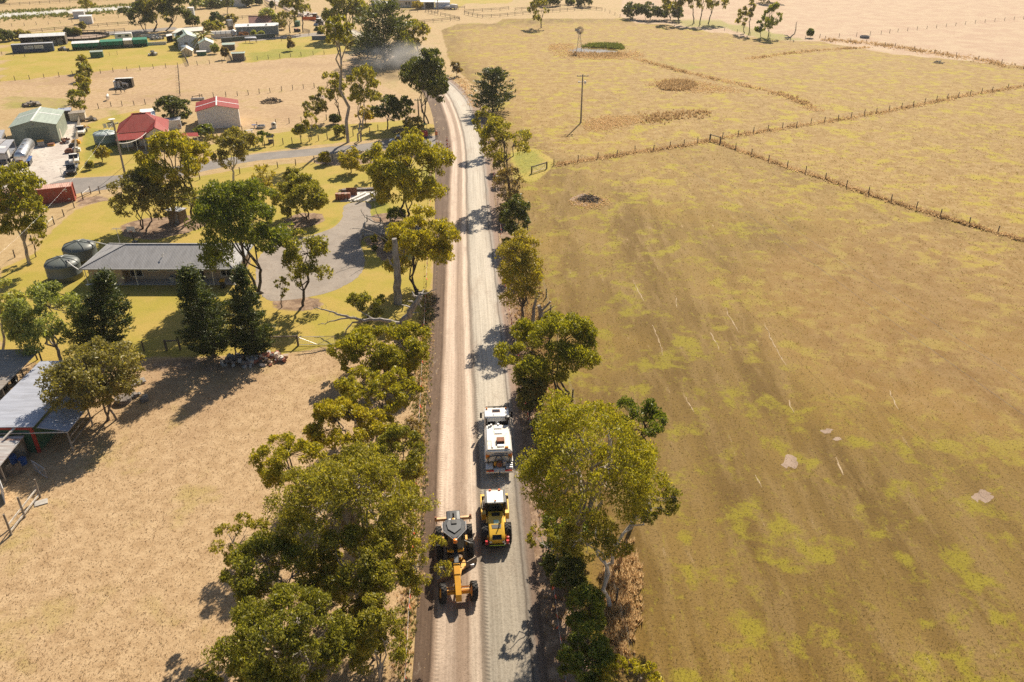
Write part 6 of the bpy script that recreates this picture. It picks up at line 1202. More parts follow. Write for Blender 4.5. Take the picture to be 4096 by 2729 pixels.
MB().b6(-1.12,1.12,3.05,3.5,.62,1.25).b6(-1.16,-1.04,3.5,5.55,.6,1.1).b6(1.04,1.16,3.5,5.55,.6,1.1).b6(-1.16,1.16,5.45,5.7,.6,1.1).build('drum_frame', M_ry, rl, bevel=.03)
MB().lathe([(.02,-.98),(.73,-.98),(.75,-.96),(.75,.96),(.73,.98),(.02,.98)], (0,4.5,.75), 36, 'X').build('drum', M_drum, rl, smooth=False); MB().b6(-.3,.3,2.6,3.1,.5,.85).build('articulation_joint', M_black, rl)
for s in (-1,1): MB().b6(s*.85-.1,s*.85+.1,3.08,3.1,.85,1.0).build('warning_label', M_black, rl)
MB().lathe([(.01,.4),(.1,.38),(.12,0),(.01,0)], (.86,.35,.86), 10).build('extinguisher', M_redp, rl)
# ------------------------------------------------------------------ motor grader
M_gy = plain('grader_yellow', (.76,.36,.02), .4, var=.08, dirt=.25, coat=.15, scale=1.2); M_gd = plain('grader_slate', (.035,.04,.048), .45, var=.1, dirt=.12, dirtc=(.2,.18,.16)); M_blade = plain('worn_blade', (.20,.155,.12), .5, .5, var=.2)
A_, B_ = G(1812,2066,1.0), G(1838,2436,1.0); gr = thing('motor_grader', (A_.x, A_.y, 0), heading(A_, B_), 'yellow and black motor grader with angled blade under the gum limb', 'grader')
MB().prism([(-.55,.55,1.0),(-.55,.5,2.05),(-.55,.7,2.2),(-.55,3.0,2.25),(-.55,3.0,1.0)], (1,0,0), 1.1).build('engine_hood', M_gd, gr, bevel=.07)
MB().b6(-.28,.28,.85,1.7,2.22,2.26).build('hood_vent', M_black, gr); MB().lathe([(.01,.42),(.13,.4),(.15,.0)], (0,2.15,2.24), 12).build('intake_cap', M_gy, gr); MB().cyl((0,1.5,2.2),(0,1.55,2.75),.07).build('exhaust', M_black, gr); MB().b6(.2,.38,1.7,1.9,2.245,2.3).build('hood_label', M_white, gr)
rp = MB().b6(-1.5,1.5,.0,.22,.75,1.0).build('ripper_beam', plain('faded_orange',(.72,.42,.20),.55), gr, bevel=.02)
for x in (-1.35,-.8,.8,1.35): MB().beam((x,.1,.8),(x,.0,.35),.06,.12).build('ripper_tine', M_black, rp)
for s in (-1,1): MB().b6(s*1.4-.08,s*1.4+.08,.02,.2,1.0,1.16).build('ripper_lug', M_rust, rp); MB().beam((s*.45,.2,.9),(s*.4,.7,1.3),.1).build('ripper_link', M_black, rp)
MB().b6(-.7,.7,2.5,4.3,.95,1.5).build('platform', M_black, gr); MB().prism([(-.72,3.0,1.5),(.72,3.0,1.5),(.66,4.3,1.5),(0,4.75,1.5),(-.66,4.3,1.5)], (0,0,1), 1.5).build('cab_glass', M_dkglass, gr)
cr = MB().prism([(-.62,2.75,3.02),(.62,2.75,3.02),(.86,3.1,3.02),(.8,4.1,3.02),(0,4.95,3.02),(-.8,4.1,3.02),(-.86,3.1,3.02)], (0,0,1), .14).build('cab_roof', plain('cab_black_roof',(.028,.032,.038),.32,var=.15,dirt=.15), gr, bevel=.04)
MB().prism([(-.45,2.9,3.17),(.45,2.9,3.17),(.6,3.3,3.17),(.5,3.9,3.17),(0,4.4,3.17),(-.5,3.9,3.17),(-.6,3.3,3.17)], (0,0,1), .07).build('roof_panel', M_gd, cr, bevel=.03); MB().b6(-.2,.2,2.95,3.4,3.24,3.32).build('roof_unit', M_black, cr)
for x,y in ((-.82,3.1),(.82,3.1),(-.75,4.1),(.75,4.1),(0,4.85)): MB().beam((x*.92,y,1.5),(x,y,3.03),.09).build('cab_post', M_black, gr)
for s in (-1,1): MB().tube([(s*.9,3.0,3.1),(s*.88,4.0,3.16),(s*.1,4.98,3.16)], .035, 6).build('cable', M_galv, cr)
MB().lathe([(.01,.3),(.13,.28),(.16,0),(.01,0)], (0,5.05,2.95), 12).build('beacon', M_amber, cr)
for s in (-1,1): MB().beam((s*.7,4.3,2.4),(s*1.2,4.6,2.3),.03).b6(s*1.2-.1,s*1.2+.14,4.57,4.63,1.95,2.35).build('mirror', M_black, gr); MB().b6(s*.9-.08,s*.9+.08,2.9,3.4,1.0,1.6).build('step_box', M_gy, gr)
for s in (-1,1):
    MB().b6(s*1.05-.14,s*1.05+.14,1.6,3.7,.5,.85).build('tandem_case', M_black, gr)
    for y in (1.75,3.35): tyre_lathe(gr, .69, .44, (s*1.22,y,.69), 'rear_tyre', M_gy, lug=16)
MB().prism([(-.17,4.3,1.2),(-.17,4.3,1.75),(-.17,5.0,2.0),(-.17,6.3,2.05),(-.17,6.3,1.75),(-.17,5.2,1.65)], (1,0,0), .34).build('frame_beam', M_gd, gr, bevel=.03)
MB().prism([(-.24,6.3,1.7),(-.24,6.3,2.1),(-.24,7.2,1.85),(-.24,7.2,1.3),(-.24,6.9,1.35)], (1,0,0), .48).build('front_frame', M_gy, gr, bevel=.04); MB().prism([(-.22,7.2,.85),(-.22,7.2,1.8),(-.22,8.7,1.3),(-.22,8.75,.7),(-.22,8.2,.65)], (1,0,0), .44).build('front_nose', M_gy, gr, bevel=.04)
MB().b6(-.95,.95,7.65,7.95,.62,.86).build('front_axle', M_gy, gr); 
for dy in (0,.28): MB().beam((-.85,7.55+dy,.95),(.85,7.55+dy,.95),.08).build('tie_rod', M_gy, gr)
for s in (-1,1):
    k = bpy.data.objects.new('front_wheel', None)
    w_ = tyre_lathe(gr, .69, .44, (0,0,0), 'front_tyre', M_gy, lug=16); w_.location = (s*1.13,7.8,.69); w_.rotation_euler = (0, -.16, .1); bpy.data.objects.remove(k)
MB().tube([(-1.15,6.45,2.0),(-.8,6.35,2.12),(-.3,6.35,2.15),(.3,6.35,2.15),(.8,6.35,2.12),(1.15,6.45,2.0)], .035, 6).build('lamp_bar', M_black, gr)
for s in (-1,1): MB().b6(s*1.15-.13,s*1.15+.13,6.42,6.55,1.78,2.02).build('work_lamp', M_galv, gr)
cc_ = MB().lathe([(.5,-.06),(.72,-.06),(.72,.06),(.5,.06)], (0,5.3,.95), 24).build('circle_gear', M_gy, gr)
MB().beam((-.5,5.0,1.05),(-.05,7.3,1.0),.13).beam((.5,5.0,1.05),(.05,7.3,1.0),.13).beam((-.55,4.9,1.1),(.55,4.9,1.1),.16).build('drawbar', M_gy, gr)
for s in (-1,1): MB().cyl((s*.6,4.75,1.1),(s*.5,4.95,2.3),.07).build('lift_cylinder', M_black, gr); MB().beam((s*.15,5.0,2.0),(s*.62,4.95,2.1),.16).build('lift_bracket', M_gy, gr)
bl = MB(); nb_ = 6
for k in range(nb_): a0 = -1.0+2.0*k/(nb_-1)
prof = [(.16*math.cos(x), .36+.34*math.sin(x)) for x in np.linspace(-1.2,1.2,6)]
bl.prism([(-1.85,p[0],p[1]) for p in prof]+[(-1.85,p[0]-.05,p[1]) for p in prof[::-1]], (1,0,0), 3.7); b_ = bl.build('blade', M_blade, gr); b_.location = (0,5.35,0); b_.rotation_euler = (0,0,rad(34))
MB().beam((-.3,5.4,.85),(.3,5.3,.5),.2).build('blade_bracket', M_gy, gr)
# ------------------------------------------------------------------ worker, cones, car, sign, dust
def zone_mat(name, stops):
    t = NT(name); s = t.n('SeparateXYZ'); c = t.n('TexCoord'); t.l(c.outputs['Object'], s.inputs[0]); return t.done(t.bsdf(t.ramp(t.math('MULTIPLY', s.outputs['Z'], .5), stops, 'CONSTANT'), .8))
M_work = zone_mat('work_clothes', [(0,(.02,.018,.016)),(.05,(.035,.045,.09)),(.13,(.6,.6,.6)),(.15,(.035,.045,.09)),(.44,(.85,.20,.01)),(.56,(.65,.63,.4)),(.585,(.85,.20,.01)),(.735,(.40,.24,.17)),(.84,(.03,.025,.02))])
o = thing('person', G(1746,556), rad(200), 'road worker in orange high visibility shirt and navy trousers', 'person')
V = [(0,0,.95),(0,.02,1.2),(0,.02,1.40),(0,.01,1.50),(0,.03,1.62),(0,.04,1.72),(.1,0,.9),(.12,.03,.5),(.13,-.02,.08),(.13,.14,.04),(-.1,0,.9),(-.12,.05,.5),(-.14,.02,.08),(-.14,.18,.04),(.2,.02,1.40),(.27,0,1.12),(.25,.15,.9),(.24,.2,.82),(-.2,.02,1.40),(-.27,0,1.12),(-.22,.18,.95),(-.2,.24,.88)]
E_ = [(0,1),(1,2),(2,3),(3,4),(4,5),(0,6),(6,7),(7,8),(8,9),(0,10),(10,11),(11,12),(12,13),(2,14),(14,15),(15,16),(16,17),(2,18),(18,19),(19,20),(20,21)]
skin_mesh('body', V, E_, [(.17,.12),(.16,.11),(.17,.11),.065,.095,.085,.1,.075,.05,.045,.1,.075,.05,.045,.075,.055,.042,.04,.075,.055,.042,.04], M_work, o, 2); MB().lathe([(.16,0),(.12,.02),(.11,.1),(.01,.14)], (0,.04,1.73), 14).build('cap', M_orange, o)
def cone(p, lab, grp=None):
    o = thing('traffic_cone', p, .3, lab, 'traffic cone', grp); MB().b6(-.22,.22,-.22,.22,0,.04).build('base', M_black, o); MB().lathe([(.17,.04),(.13,.28)], n=14).lathe([(.085,.5),(.04,.75),(.01,.76)], n=14).build('cone', M_orange, o); MB().lathe([(.13,.28),(.085,.5)], n=14).build('reflective_band', M_white, o)
for p, lab in (((1754,581),'traffic cone standing alone at the lane mouth'),((1788,563),'traffic cone closest to the road worker'),((1789,578),'middle cone of the line at the lane mouth'),((1790,592),'traffic cone at the ditch end of the line'),((1800,588),'traffic cone on the tyre marks beside the line')): cone(G(*p), lab)
ute('silver blue ute parked on the lane behind the roadside saplings', G(1605,575), rad(96), plain('silver_blue',(.35,.40,.46),.3,.4), canopy=plain('canopy_white',(.7,.72,.75),.4)); 
o = thing('sign_trailer', G(1692,552), rad(10), 'small red trailer box beside the lane', 'trailer'); MB().b6(-1.0,1.0,-.6,.6,.45,1.5).build('box', M_redp, o, bevel=.05); MB().beam((0,.6,.5),(0,1.6,.45),.1).build('drawbar', M_black, o)
for s in (-1,1): wheel(o, (s*.85,0,.3), .3, .2)
o = thing('street_sign', G(1709,538), 0, 'green street name blade on a grey post', 'street sign'); MB().cyl((0,0,0),(0,0,2.4),.04).build('post', M_galv, o); MB().b6(-1.1,-.02,-.02,.02,2.1,2.35).build('blade', plain('sign_green',(.03,.30,.14),.4), o)
o = thing('marker_post', G(1758,542), 0, 'white roadside guide post beside the worker', 'guide post'); MB().prism([(-.06,-.02,0),(.06,-.02,0),(.06,-.02,.95),(-.06,-.02,1.05)], (0,1,0), .04).build('post', M_white, o); MB().b6(-.04,.04,-.03,-.02,.75,.88).build('reflector', M_lens, o)
M_pipe = MB().b6(-.9,.9,-.3,.3,0,.35); tag(M_pipe.build('culvert_headwall', M_conc2, loc=G(1735,594)), 'concrete culvert end where the lane meets the ditch', 'culvert')
# dust raised on the bend
db = MB(); 
for i in range(9):
    for j in range(16): a, b = pi*i/8-pi/2, 2*pi*j/16; db.v.append((17*cos(a)*cos(b), 14*cos(a)*sin(b), 4.6*sin(a)))
for i in range(8):
    for j in range(16): db.f.append((i*16+j, i*16+(j+1)%16, (i+1)*16+(j+1)%16, (i+1)*16+j))
t = NT('road_dust'); t.t.nodes.remove(t.out); t.out = t.n('OutputMaterial'); pv = t.n('VolumePrincipled'); pv.inputs['Color'].default_value = (.98,.93,.85,1)
c_ = t.coord((1/17,1/14,1/4.6)); g = t.n('TexGradient', gradient_type='SPHERICAL'); t.l(c_, g.inputs[0]); n_ = t.fr(t.noise(t.coord(), .16, 3), .38, .68)
t.l(t.math('MULTIPLY', t.math('MULTIPLY', t.fr(g.outputs['Fac'], 0, .7), n_), .16), pv.inputs['Density']); t.l(pv.outputs[0], t.out.inputs['Volume'])
c0 = G(1570,305); o = db.build('dust_cloud', t.m, loc=(c0.x, c0.y+8, 4.0)); tag(o, 'pale dust cloud drifting off the road bend', 'dust', kind='stuff')

# haze of the warm day
hb = MB().b6(-1300,1300,-400,1700,-1.2,50); t = NT('haze_air'); t.t.nodes.remove(t.out); t.out = t.n('OutputMaterial'); pv = t.n('VolumePrincipled')
pv.inputs['Color'].default_value = (.95,.93,.90,1); pv.inputs['Density'].default_value = .00011; pv.inputs['Anisotropy'].default_value = .25; t.l(pv.outputs[0], t.out.inputs['Volume'])
o = hb.build('haze', t.m); o.display_type = 'WIRE'; tag(o, 'thin warm haze over the whole plain', 'haze', kind='stuff')
# ------------------------------------------------------------------ trees and shrubs, each at its own foot: kind, foot, crown outline, seed, label
gp = 'trees along the roadworks'
T = [
 # belt between the tan paddock and the road
 ('gum', (1260,2905), (850,2365,1430,2770), 1, 'broad gum tree with pale forked limbs, nearest the grader nose in the tree belt', dict(leaf=L_gum, bk=B_pale, n1=30)),
 ('gum', (1210,2570), (870,2130,1320,2450), 2, 'spreading gum tree leaning into the tan paddock, bare white twigs below its crown', dict(leaf=L_gum, bk=B_pale, n1=24)),
 ('gum', (1470,2380), (1090,1765,1715,2210), 3, 'largest gum tree of the belt left of the grader, dense drooping crown', dict(leaf=L_gum, bk=B_pale, n1=34)),
 ('gum', (1140,2390), (850,2055,1110,2255), 4, 'slender gum stem with separate leafy clumps hanging over the tan paddock', dict(leaf=L_gum, bk=B_pale, n1=12)),
 ('gum', (1450,2490), (1560,2130,1842,2375), 5, 'gum limb overhanging the grader from the tree belt', dict(leaf=L_gum, bk=B_pale, n1=12)),
 ('gum', (1520,1725), (1325,1465,1695,1650), 6, 'low bright gum at the far end of the belt, beside the orange bunting', dict(leaf=L_bright, n1=22, trunk=3)),
 ('gum', (1420,1885), (1220,1585,1570,1800), 7, 'yellow green gum in the belt between its bright end and its largest tree', dict(leaf=L_bright, n1=24, trunk=2)),
 ('gum', (1230,2065), (1010,1710,1290,1965), 8, 'leaning gum on the paddock edge with yellow green top clumps', dict(leaf=L_bright, n1=16)),
 ('gum', (1525,2800), (1395,2385,1625,2760), 9, 'narrow gum growing beside the bunting at the belt end under the grader', dict(leaf=L_gum, bk=B_pale, n1=18)),
 ('gum', (1600,1995), (1470,1690,1715,1905), 10, 'dark olive gum in the belt opposite the water truck', dict(leaf=L_gum, n1=18, trunk=2)),
 ('gum', (1440,2565), (1250,2090,1640,2420), 11, 'grey green gum between the largest belt tree and the forked one', dict(leaf=L_gum, bk=B_pale, n1=24)),
 ('bush', (1650,1950), (1592,1822,1700,1930), 12, 'small vivid yellow shrub against the bunting in the tree belt', dict(leaf=L_yell)),
 ('bush', (1652,1855), (1615,1650,1690,1845), 13, 'rusty brown bracken bush beside the bunting', dict(leaf=L_rust, dens=.6)),
 ('bush', (815,2810), (735,2680,905,2790), 14, 'low green bush alone at the tan paddock edge', dict(leaf=L_gum)),
 # field side of the road
 ('gum', (2290,2335), (2085,1560,2640,2120), 21, 'tall round gum beside the roller with bright leaves and pale limbs', dict(leaf=L_bright, bk=B_pale, n1=38)),
 ('gum', (2540,2070), (2430,1585,2668,1860), 22, 'dark green gum crown behind the tall round gum, over the field', dict(leaf=L_green, n1=16)),
 ('gum', (2420,2330), (2500,1890,2725,2115), 23, 'gum bough reaching out over the field with a bare white branch', dict(leaf=L_gum, bk=B_white, n1=10)),
 ('gum', (2440,2430), (2210,2030,2545,2265), 24, 'thin gum with bleached dead branches above the dark hedge', dict(leaf=L_gum, bk=B_white, n1=16, dens=.6)),
 ('gum', (2255,2345), (2090,2090,2240,2205), 25, 'small gum spray hanging over the road verge behind the roller', dict(leaf=L_gum, bk=B_white, n1=7)),
 ('bush', (2350,2605), (2262,2330,2425,2570), 26, 'dense bright green wattle shrub in the verge hedge', dict(leaf=L_green)),
 ('bush', (2340,2790), (2245,2500,2455,2770), 27, 'large dense green wattle shrub at the hedge end beside the bunting', dict(leaf=L_green)),
 ('bush', (2290,2455), (2215,2220,2345,2430), 28, 'deep shaded wattle shrub under the thin gum', dict(leaf=L_dark)),
 ('bush', (2235,2345), (2165,2130,2290,2330), 29, 'dark undergrowth bush under the tall round gum', dict(leaf=L_dark)),
 ('gum', (2256,1590), (1990,1245,2392,1560), 30, 'yellow green multi stemmed gum beside the road ahead of the water truck', dict(leaf=L_bright, n1=26, trunk=3)),
 ('gum', (2520,2890), (2350,2640,2690,2800), 31, 'bright gum crown top beside the hedge end at the field edge', dict(leaf=L_bright, n1=14)),
 ('bush', (2115,1675), (2065,1480,2185,1665), 32, 'olive scrub bush under the bunting beside the water truck', dict(leaf=L_olive)),
 ('twiggy', (2090,1275), (1998,900,2178,1265), 33, 'tall yellowing poplar bush beside the bare grey stumps', dict(leaf=L_yell, n1=46, bk=B_twig, dens=.38)),
 ('bush', (2060,970), (1995,775,2125,965), 34, 'dark green bush between the field fence and the bunting', dict(leaf=L_dark)),
 ('twiggy', (2035,840), (1972,650,2095,835), 35, 'greyish half dead scrub under the slim verge gum', dict(leaf=L_rust, dens=.4, bk=B_twig)),
 ('twiggy', (2010,905), (1985,845,2045,902), 1351, 'low pink tinged twiggy shrub at the verge', dict(leaf=L_rust, dens=.4, bk=B_twig, n1=12)),
 ('bush', (2030,1010), (2003,945,2062,1008), 1352, 'lime green shrub between the dark bush and the poplar bush', dict(leaf=L_yell, dens=.6, n1=12)),
 ('twiggy', (2110,1420), (2060,1330,2160,1418), 1353, 'straw coloured scrub below the bare grey stumps', dict(leaf=L_olive, dens=.4, bk=B_twig, n1=14)),
 ('twiggy', (2000,745), (1972,685,2030,742), 1354, 'pale grey scrub on the verge near the low field gate', dict(leaf=L_olive, dens=.35, bk=B_twig, n1=12)),
 ('gum', (2033,795), (1912,462,2128,700), 36, 'slim verge gum with a crooked second stem near the field gate', dict(leaf=L_gum, n1=18, trunk=2, dens=.65)),
 ('gum', (1960,610), (1893,425,2000,565), 37, 'small gum on the verge between the pine and the slim gum', dict(leaf=L_gum, n1=12)),
 ('conifer', (1970,448), (1895,282,2045,450), 38, 'dark pine on the outside of the road bend', dict(topc=1, n1=90)),
 ('gum', (1955,452), (1925,310,1992,430), 39, 'pale green sapling in front of the roadside pine', dict(leaf=L_green, n1=8, bk=B_pale)),
 # house side of the road
 ('gum', (1672,1190), (1523,875,1822,1150), 41, 'yellow green gum beside the tall dead trunk', dict(leaf=L_bright, n1=26, trunk=2, shift=3.0)),
 ('gum', (1540,1500), (1298,1290,1755,1490), 42, 'broad low gum beside the farm gate, dead grey limbs above it', dict(leaf=L_bright, n1=34)),
 ('gum', (1470,1290), (1400,1145,1545,1285), 43, 'small olive gum behind the sprawling dead limbs', dict(leaf=L_gum, n1=12)),
 ('gum', (1640,898), (1460,540,1800,870), 44, 'tall dark limbed gum beside the little raised playhouse', dict(leaf=L_bright, n1=26, trunk=2)),
 ('bush', (1405,692), (1354,585,1448,690), 45, 'rounded green shrub casting a shadow on the lawn by the lane', dict(leaf=L_bright)),
 ('gum', (1477,722), (1438,648,1508,708), 46, 'tiny staked tree in a mulch ring on the lawn', dict(leaf=L_olive, n1=8, dens=.6, bk=B_twig)),
 ('bush', (1300,658), (1275,608,1327,656), 47, 'small yellow green ball shrub on the bank of the lane', dict(leaf=L_yell)),
 ('bush', (1578,885), (1540,832,1622,885), 48, 'dark round shrub under the tall playhouse gum', dict(leaf=L_green)),
 ('bush', (1487,660), (1440,600,1520,660), 49, 'olive shrub by the lane beneath the parked car', dict(leaf=L_gum)),
 ('conifer', (858,1428), (668,1060,905,1425), 50, 'wide dark cypress beside the brick house, thick trunk on the fence', dict(n1=170)),
 ('conifer', (1028,1424), (890,1055,1082,1425), 51, 'tall dark cypress over the brick rubble heap', dict(n1=160)),
 ('conifer', (415,1405), (326,1075,580,1410), 52, 'ragged dark cypress near the twin water tanks', dict(n1=150)),
 ('gum', (942,1424), (905,1180,975,1400), 53, 'thin sparse stem between the two cypresses', dict(leaf=L_olive, n1=8, dens=.35, bk=B_twig)),
 ('gum', (1046,1172), (768,715,1155,1100), 54, 'big dark green wattle tree rising over the end of the grey roof', dict(leaf=L_green, n1=34, trunk=2)),
 ('gum', (1212,1225), (1118,905,1322,1185), 55, 'loose crowned gum at the edge of the gravel driveway', dict(leaf=L_gum, n1=16)),
 ('gum', (1127,1230), (1080,1110,1160,1200), 56, 'small stubby tree in bark mulch beside the driveway', dict(leaf=L_gum, n1=8, dens=.7)),
 ('gum', (245,1450), (35,1132,345,1420), 57, 'feathery pale green tree behind the old sheds', dict(leaf=L_pale, bk=B_pale, n1=26)),
 ('gum', (20,1430), (-70,1115,120,1310), 58, 'second feathery pale tree, nearer the lush lawn strip', dict(leaf=L_pale, bk=B_pale, n1=16)),
 ('gum', (117,1055), (-50,640,170,990), 59, 'tall straight trunked gum beside the red container', dict(leaf=L_bright, n1=26, bk=B_pale)),
 ('gum', (143,1028), (95,900,175,1010), 60, 'shorter gum stem behind the straight trunked one', dict(leaf=L_gum, n1=7)),
 ('twiggy', (444,1680), (196,1358,582,1650), 61, 'brushy olive tree leaning over the blue grey shed roof', dict(leaf=L_olive, n1=46, dens=.6, trunk=3, bk=B_twig)),
 ('gum', (763,882), (545,535,832,745), 62, 'golden olive gum with a broad top in front of the red roofed house', dict(leaf=L_bright, n1=28, trunk=2)),
 ('gum', (935,722), (818,508,1025,690), 63, 'white trunked gum on the bank of the lane', dict(leaf=L_olive, n1=20, bk=B_white)),
 ('twiggy', (575,915), (435,680,690,900), 64, 'scruffy olive tree beside the brick outhouse', dict(leaf=L_olive, n1=28, trunk=3, dens=.8)),
 ('twiggy', (690,900), (620,700,800,870), 65, 'grey twiggy tree between the outhouse and the golden gum', dict(leaf=L_gum, n1=20, dens=.45, bk=B_twig)),
 ('gum', (1236,875), (1078,705,1318,865), 66, 'round double stemmed gum in a mulch ring by the driveway', dict(leaf=L_gum, n1=26, trunk=4)),
 ('twiggy', (1050,800), (1003,640,1102,775), 67, 'nearly bare pale willow bush on the lawn', dict(leaf=L_yell, n1=18, dens=.25, bk=B_twig)),
 ('bush', (1165,745), (1128,668,1205,742), 68, 'grey green shrub behind the round double stemmed gum', dict(leaf=L_gum)),
 ('bush', (820,548), (777,498,860,545), 69, 'light green shrub in front of the cream garage', dict(leaf=L_green)),
 ('bush', (690,492), (615,383,768,490), 70, 'dense dark dome of a tree behind the red roof', dict(leaf=L_dark, cat='tree', name='tree')),
 ('bush', (408,650), (374,582,442,640), 71, 'yellow green bush in the red house garden', dict(leaf=L_yell)),
 ('bush', (357,678), (343,645,372,675), 72, 'little bush by the stay of the timber fence', dict(leaf=L_gum)),
 # tall trees left of the bend
 ('gum', (1392,570), (1282,55,1425,195), 73, 'very tall thin gum, long bare trunk and high crown', dict(leaf=L_gum, bk=B_pale, n1=16)),
 ('gum', (1364,482), (1282,275,1385,440), 74, 'gum behind the very tall thin one, low hanging foliage', dict(leaf=L_gum, n1=14)),
 ('gum', (1441,566), (1388,250,1525,450), 75, 'forked gum with Y shaped trunk beside the lane', dict(leaf=L_gum, bk=B_pale, n1=18, trunk=2)),
 ('gum', (1265,494), (1203,372,1312,475), 76, 'rusty gum sapling behind the garden fence', dict(leaf=L_olive, n1=12)),
 ('gum', (1244,560), (1212,448,1270,535), 77, 'narrow leafy tree on the lawn next to the small round one', dict(leaf=L_gum, n1=10)),
 ('round', (1205,570), (1172,498,1228,552), 78, 'small round tree on the lawn inside the lane fence', dict(leaf=L_gum, name='tree')),
 ('bush', (1358,546), (1330,498,1388,544), 79, 'bushy shrub inside the lane fence beside the very tall gum', dict(leaf=L_gum)),
 ('bush', (1340,497), (1314,458,1367,496), 80, 'dark dome shaped shrub on the far lawn edge', dict(leaf=L_dark)),
 ('round', (1550,516), (1490,382,1607,490), 81, 'round dark gum on the lawn near the street sign', dict(leaf=L_dark, n1=26, name='tree')),
 ('round', (1627,494), (1594,386,1660,485), 82, 'green tree wedged beside the round dark gum', dict(leaf=L_green, name='tree')),
 ('gum', (1703,494), (1612,195,1806,430), 83, 'large dark roadside gum at the inside of the bend', dict(leaf=L_dark, n1=30, trunk=3)),
 ('bush', (1462,495), (1426,426,1498,490), 84, 'yellow bush behind the forked gum', dict(leaf=L_yell)),
 ('bush', (1655,540), (1612,460,1695,535), 85, 'straggly olive bush by the red trailer', dict(leaf=L_olive, dens=.8)),
 ('gum', (1660,605), (1605,505,1690,590), 86, 'roadside sapling arching over the parked car', dict(leaf=L_bright, n1=10, trunk=2)),
 ('conifer', (1540,250), (1432,22,1640,255), 87, 'massive dark pine in the drifting dust', dict(topc=1, n1=160, leaf=L_dark)),
 ('conifer', (1470,232), (1430,130,1540,250), 88, 'lower dark pine on the house side of the massive pine', dict(topc=1, n1=90, leaf=L_dark)),
 ('gum', (1676,228), (1590,70,1730,205), 89, 'gum on the field side of the massive pine', dict(leaf=L_gum, n1=18)),
 ('gum', (1610,255), (1570,120,1660,255), 90, 'grey green gum in front of the massive pine', dict(leaf=L_gum, n1=16, dens=.8)),
 ('bush', (1620,262), (1585,200,1700,260), 91, 'dusty scrub at the foot of the massive pine', dict(leaf=L_olive)),
 ('gum', (1405,152), (1290,-30,1492,110), 92, 'wide gum beyond the dust cloud beside the far road', dict(leaf=L_gum, n1=24)),
 ('gum', (1345,150), (1300,90,1400,160), 93, 'dark understorey gum below the high thin crown', dict(leaf=L_dark, n1=12)),
 ('twiggy', (1826,306), (1806,238,1848,302), 94, 'leafless thorn bush on the verge of the bend', dict(leaf=L_rust, dens=.12, n1=14, bk=B_twig)),
 ('bush', (1440,205), (1385,160,1450,208), 95, 'grey dusty scrub beside the far road', dict(leaf=L_olive)),
 ('gum', (1161,133), (1108,-20,1190,115), 96, 'tall gum left of the parked machines by the farmhouse drive', dict(leaf=L_gum, n1=16)),
 ('gum', (1212,130), (1170,-30,1246,70), 97, 'tall thin gum right at the farmhouse drive entrance', dict(leaf=L_gum, n1=14, dens=.8)),
 ('bush', (1070,112), (1032,28,1112,110), 98, 'pale green bush behind the long grey house', dict(leaf=L_pale)),
 ('bush', (1100,118), (1065,80,1150,120), 99, 'brown bush at the end of the long grey house', dict(leaf=L_olive)),
 ('gum', (909,55), (880,-30,940,38), 100, 'lone gum in the bare paddock behind the farmhouse', dict(leaf=L_dark, n1=10)),
 ('bush', (860,110), (832,50,896,108), 101, 'dark bush behind the small white tank stand', dict(leaf=L_dark)),
 ('bush', (850,128), (808,82,898,128), 102, 'spreading olive bush behind the palm', dict(leaf=L_gum)),
 ('bush', (925,95), (895,60,948,98), 103, 'olive bush beside the tank stand', dict(leaf=L_olive)),
 ('bush', (712,195), (692,142,738,194), 104, 'dark green garden bush against the white cottage', dict(leaf=L_green)),
 ('bush', (860,215), (842,178,878,212), 105, 'small grey green tree in front of the weatherboard shed', dict(leaf=L_pale, cat='tree', name='tree')),
 ('twiggy', (898,238), (882,188,914,232), 106, 'brownish bare tree beside the picket fence', dict(leaf=L_rust, dens=.3, n1=12, bk=B_twig, cat='tree', name='tree')),
 ('twiggy', (1160,203), (1140,150,1178,200), 107, 'orange leafless fruit tree on the green paddock', dict(leaf=L_rust, dens=.4, n1=14, bk=B_twig, cat='tree', name='tree')),
 ('gum', (580,125), (505,10,620,115), 108, 'dark shade tree at the yard end of the big clump', dict(leaf=L_dark, n1=20, trunk=2)),
 ('gum', (620,124), (570,-40,680,100), 109, 'lighter middle tree of the big shade clump', dict(leaf=L_gum, n1=20, trunk=2)),
 ('gum', (665,124), (640,-50,765,100), 110, 'tallest dark tree of the big shade clump', dict(leaf=L_dark, n1=24, trunk=2)),
 ('bush', (770,108), (735,60,802,105), 111, 'dark bush tapering off the big shade clump', dict(leaf=L_dark)),
 ('gum', (350,55), (310,-40,378,45), 112, 'gum standing between the dam and the two white boxes', dict(leaf=L_gum, n1=12)),
 ('bush', (50,165), (-60,122,60,162), 113, 'dark hedge shrub behind the open hay shed', dict(leaf=L_dark)),
 ('bush', (85,158), (45,122,118,155), 114, 'reddish hedge shrub next to the hay shed roof', dict(leaf=L_olive)),
 ('bush', (332,120), (316,90,342,116), 115, 'small grey shrub beside the paddock rail', dict(leaf=L_olive)),
 ('twiggy', (278,145), (258,112,290,140), 116, 'bare shrub at the round yard rail', dict(leaf=L_dark, dens=.5, bk=B_twig)),
 ('twiggy', (305,142), (290,112,325,138), 117, 'thin leafy shrub behind the round yard', dict(leaf=L_gum, dens=.4, bk=B_twig)),
 ('bush', (490,50), (472,34,506,52), 118, 'low dark shrub on the dam bank', dict(leaf=L_dark)),
 # far side of the big field
 ('gum', (2166,112), (2120,-20,2204,92), 119, 'lone gum in the big field beyond the windmill', dict(leaf=L_gum, n1=12)),
 ('gum', (2717,95), (2640,-40,2740,45), 120, 'thick trunked gum next to the dark scrub', dict(leaf=L_gum, n1=16)),
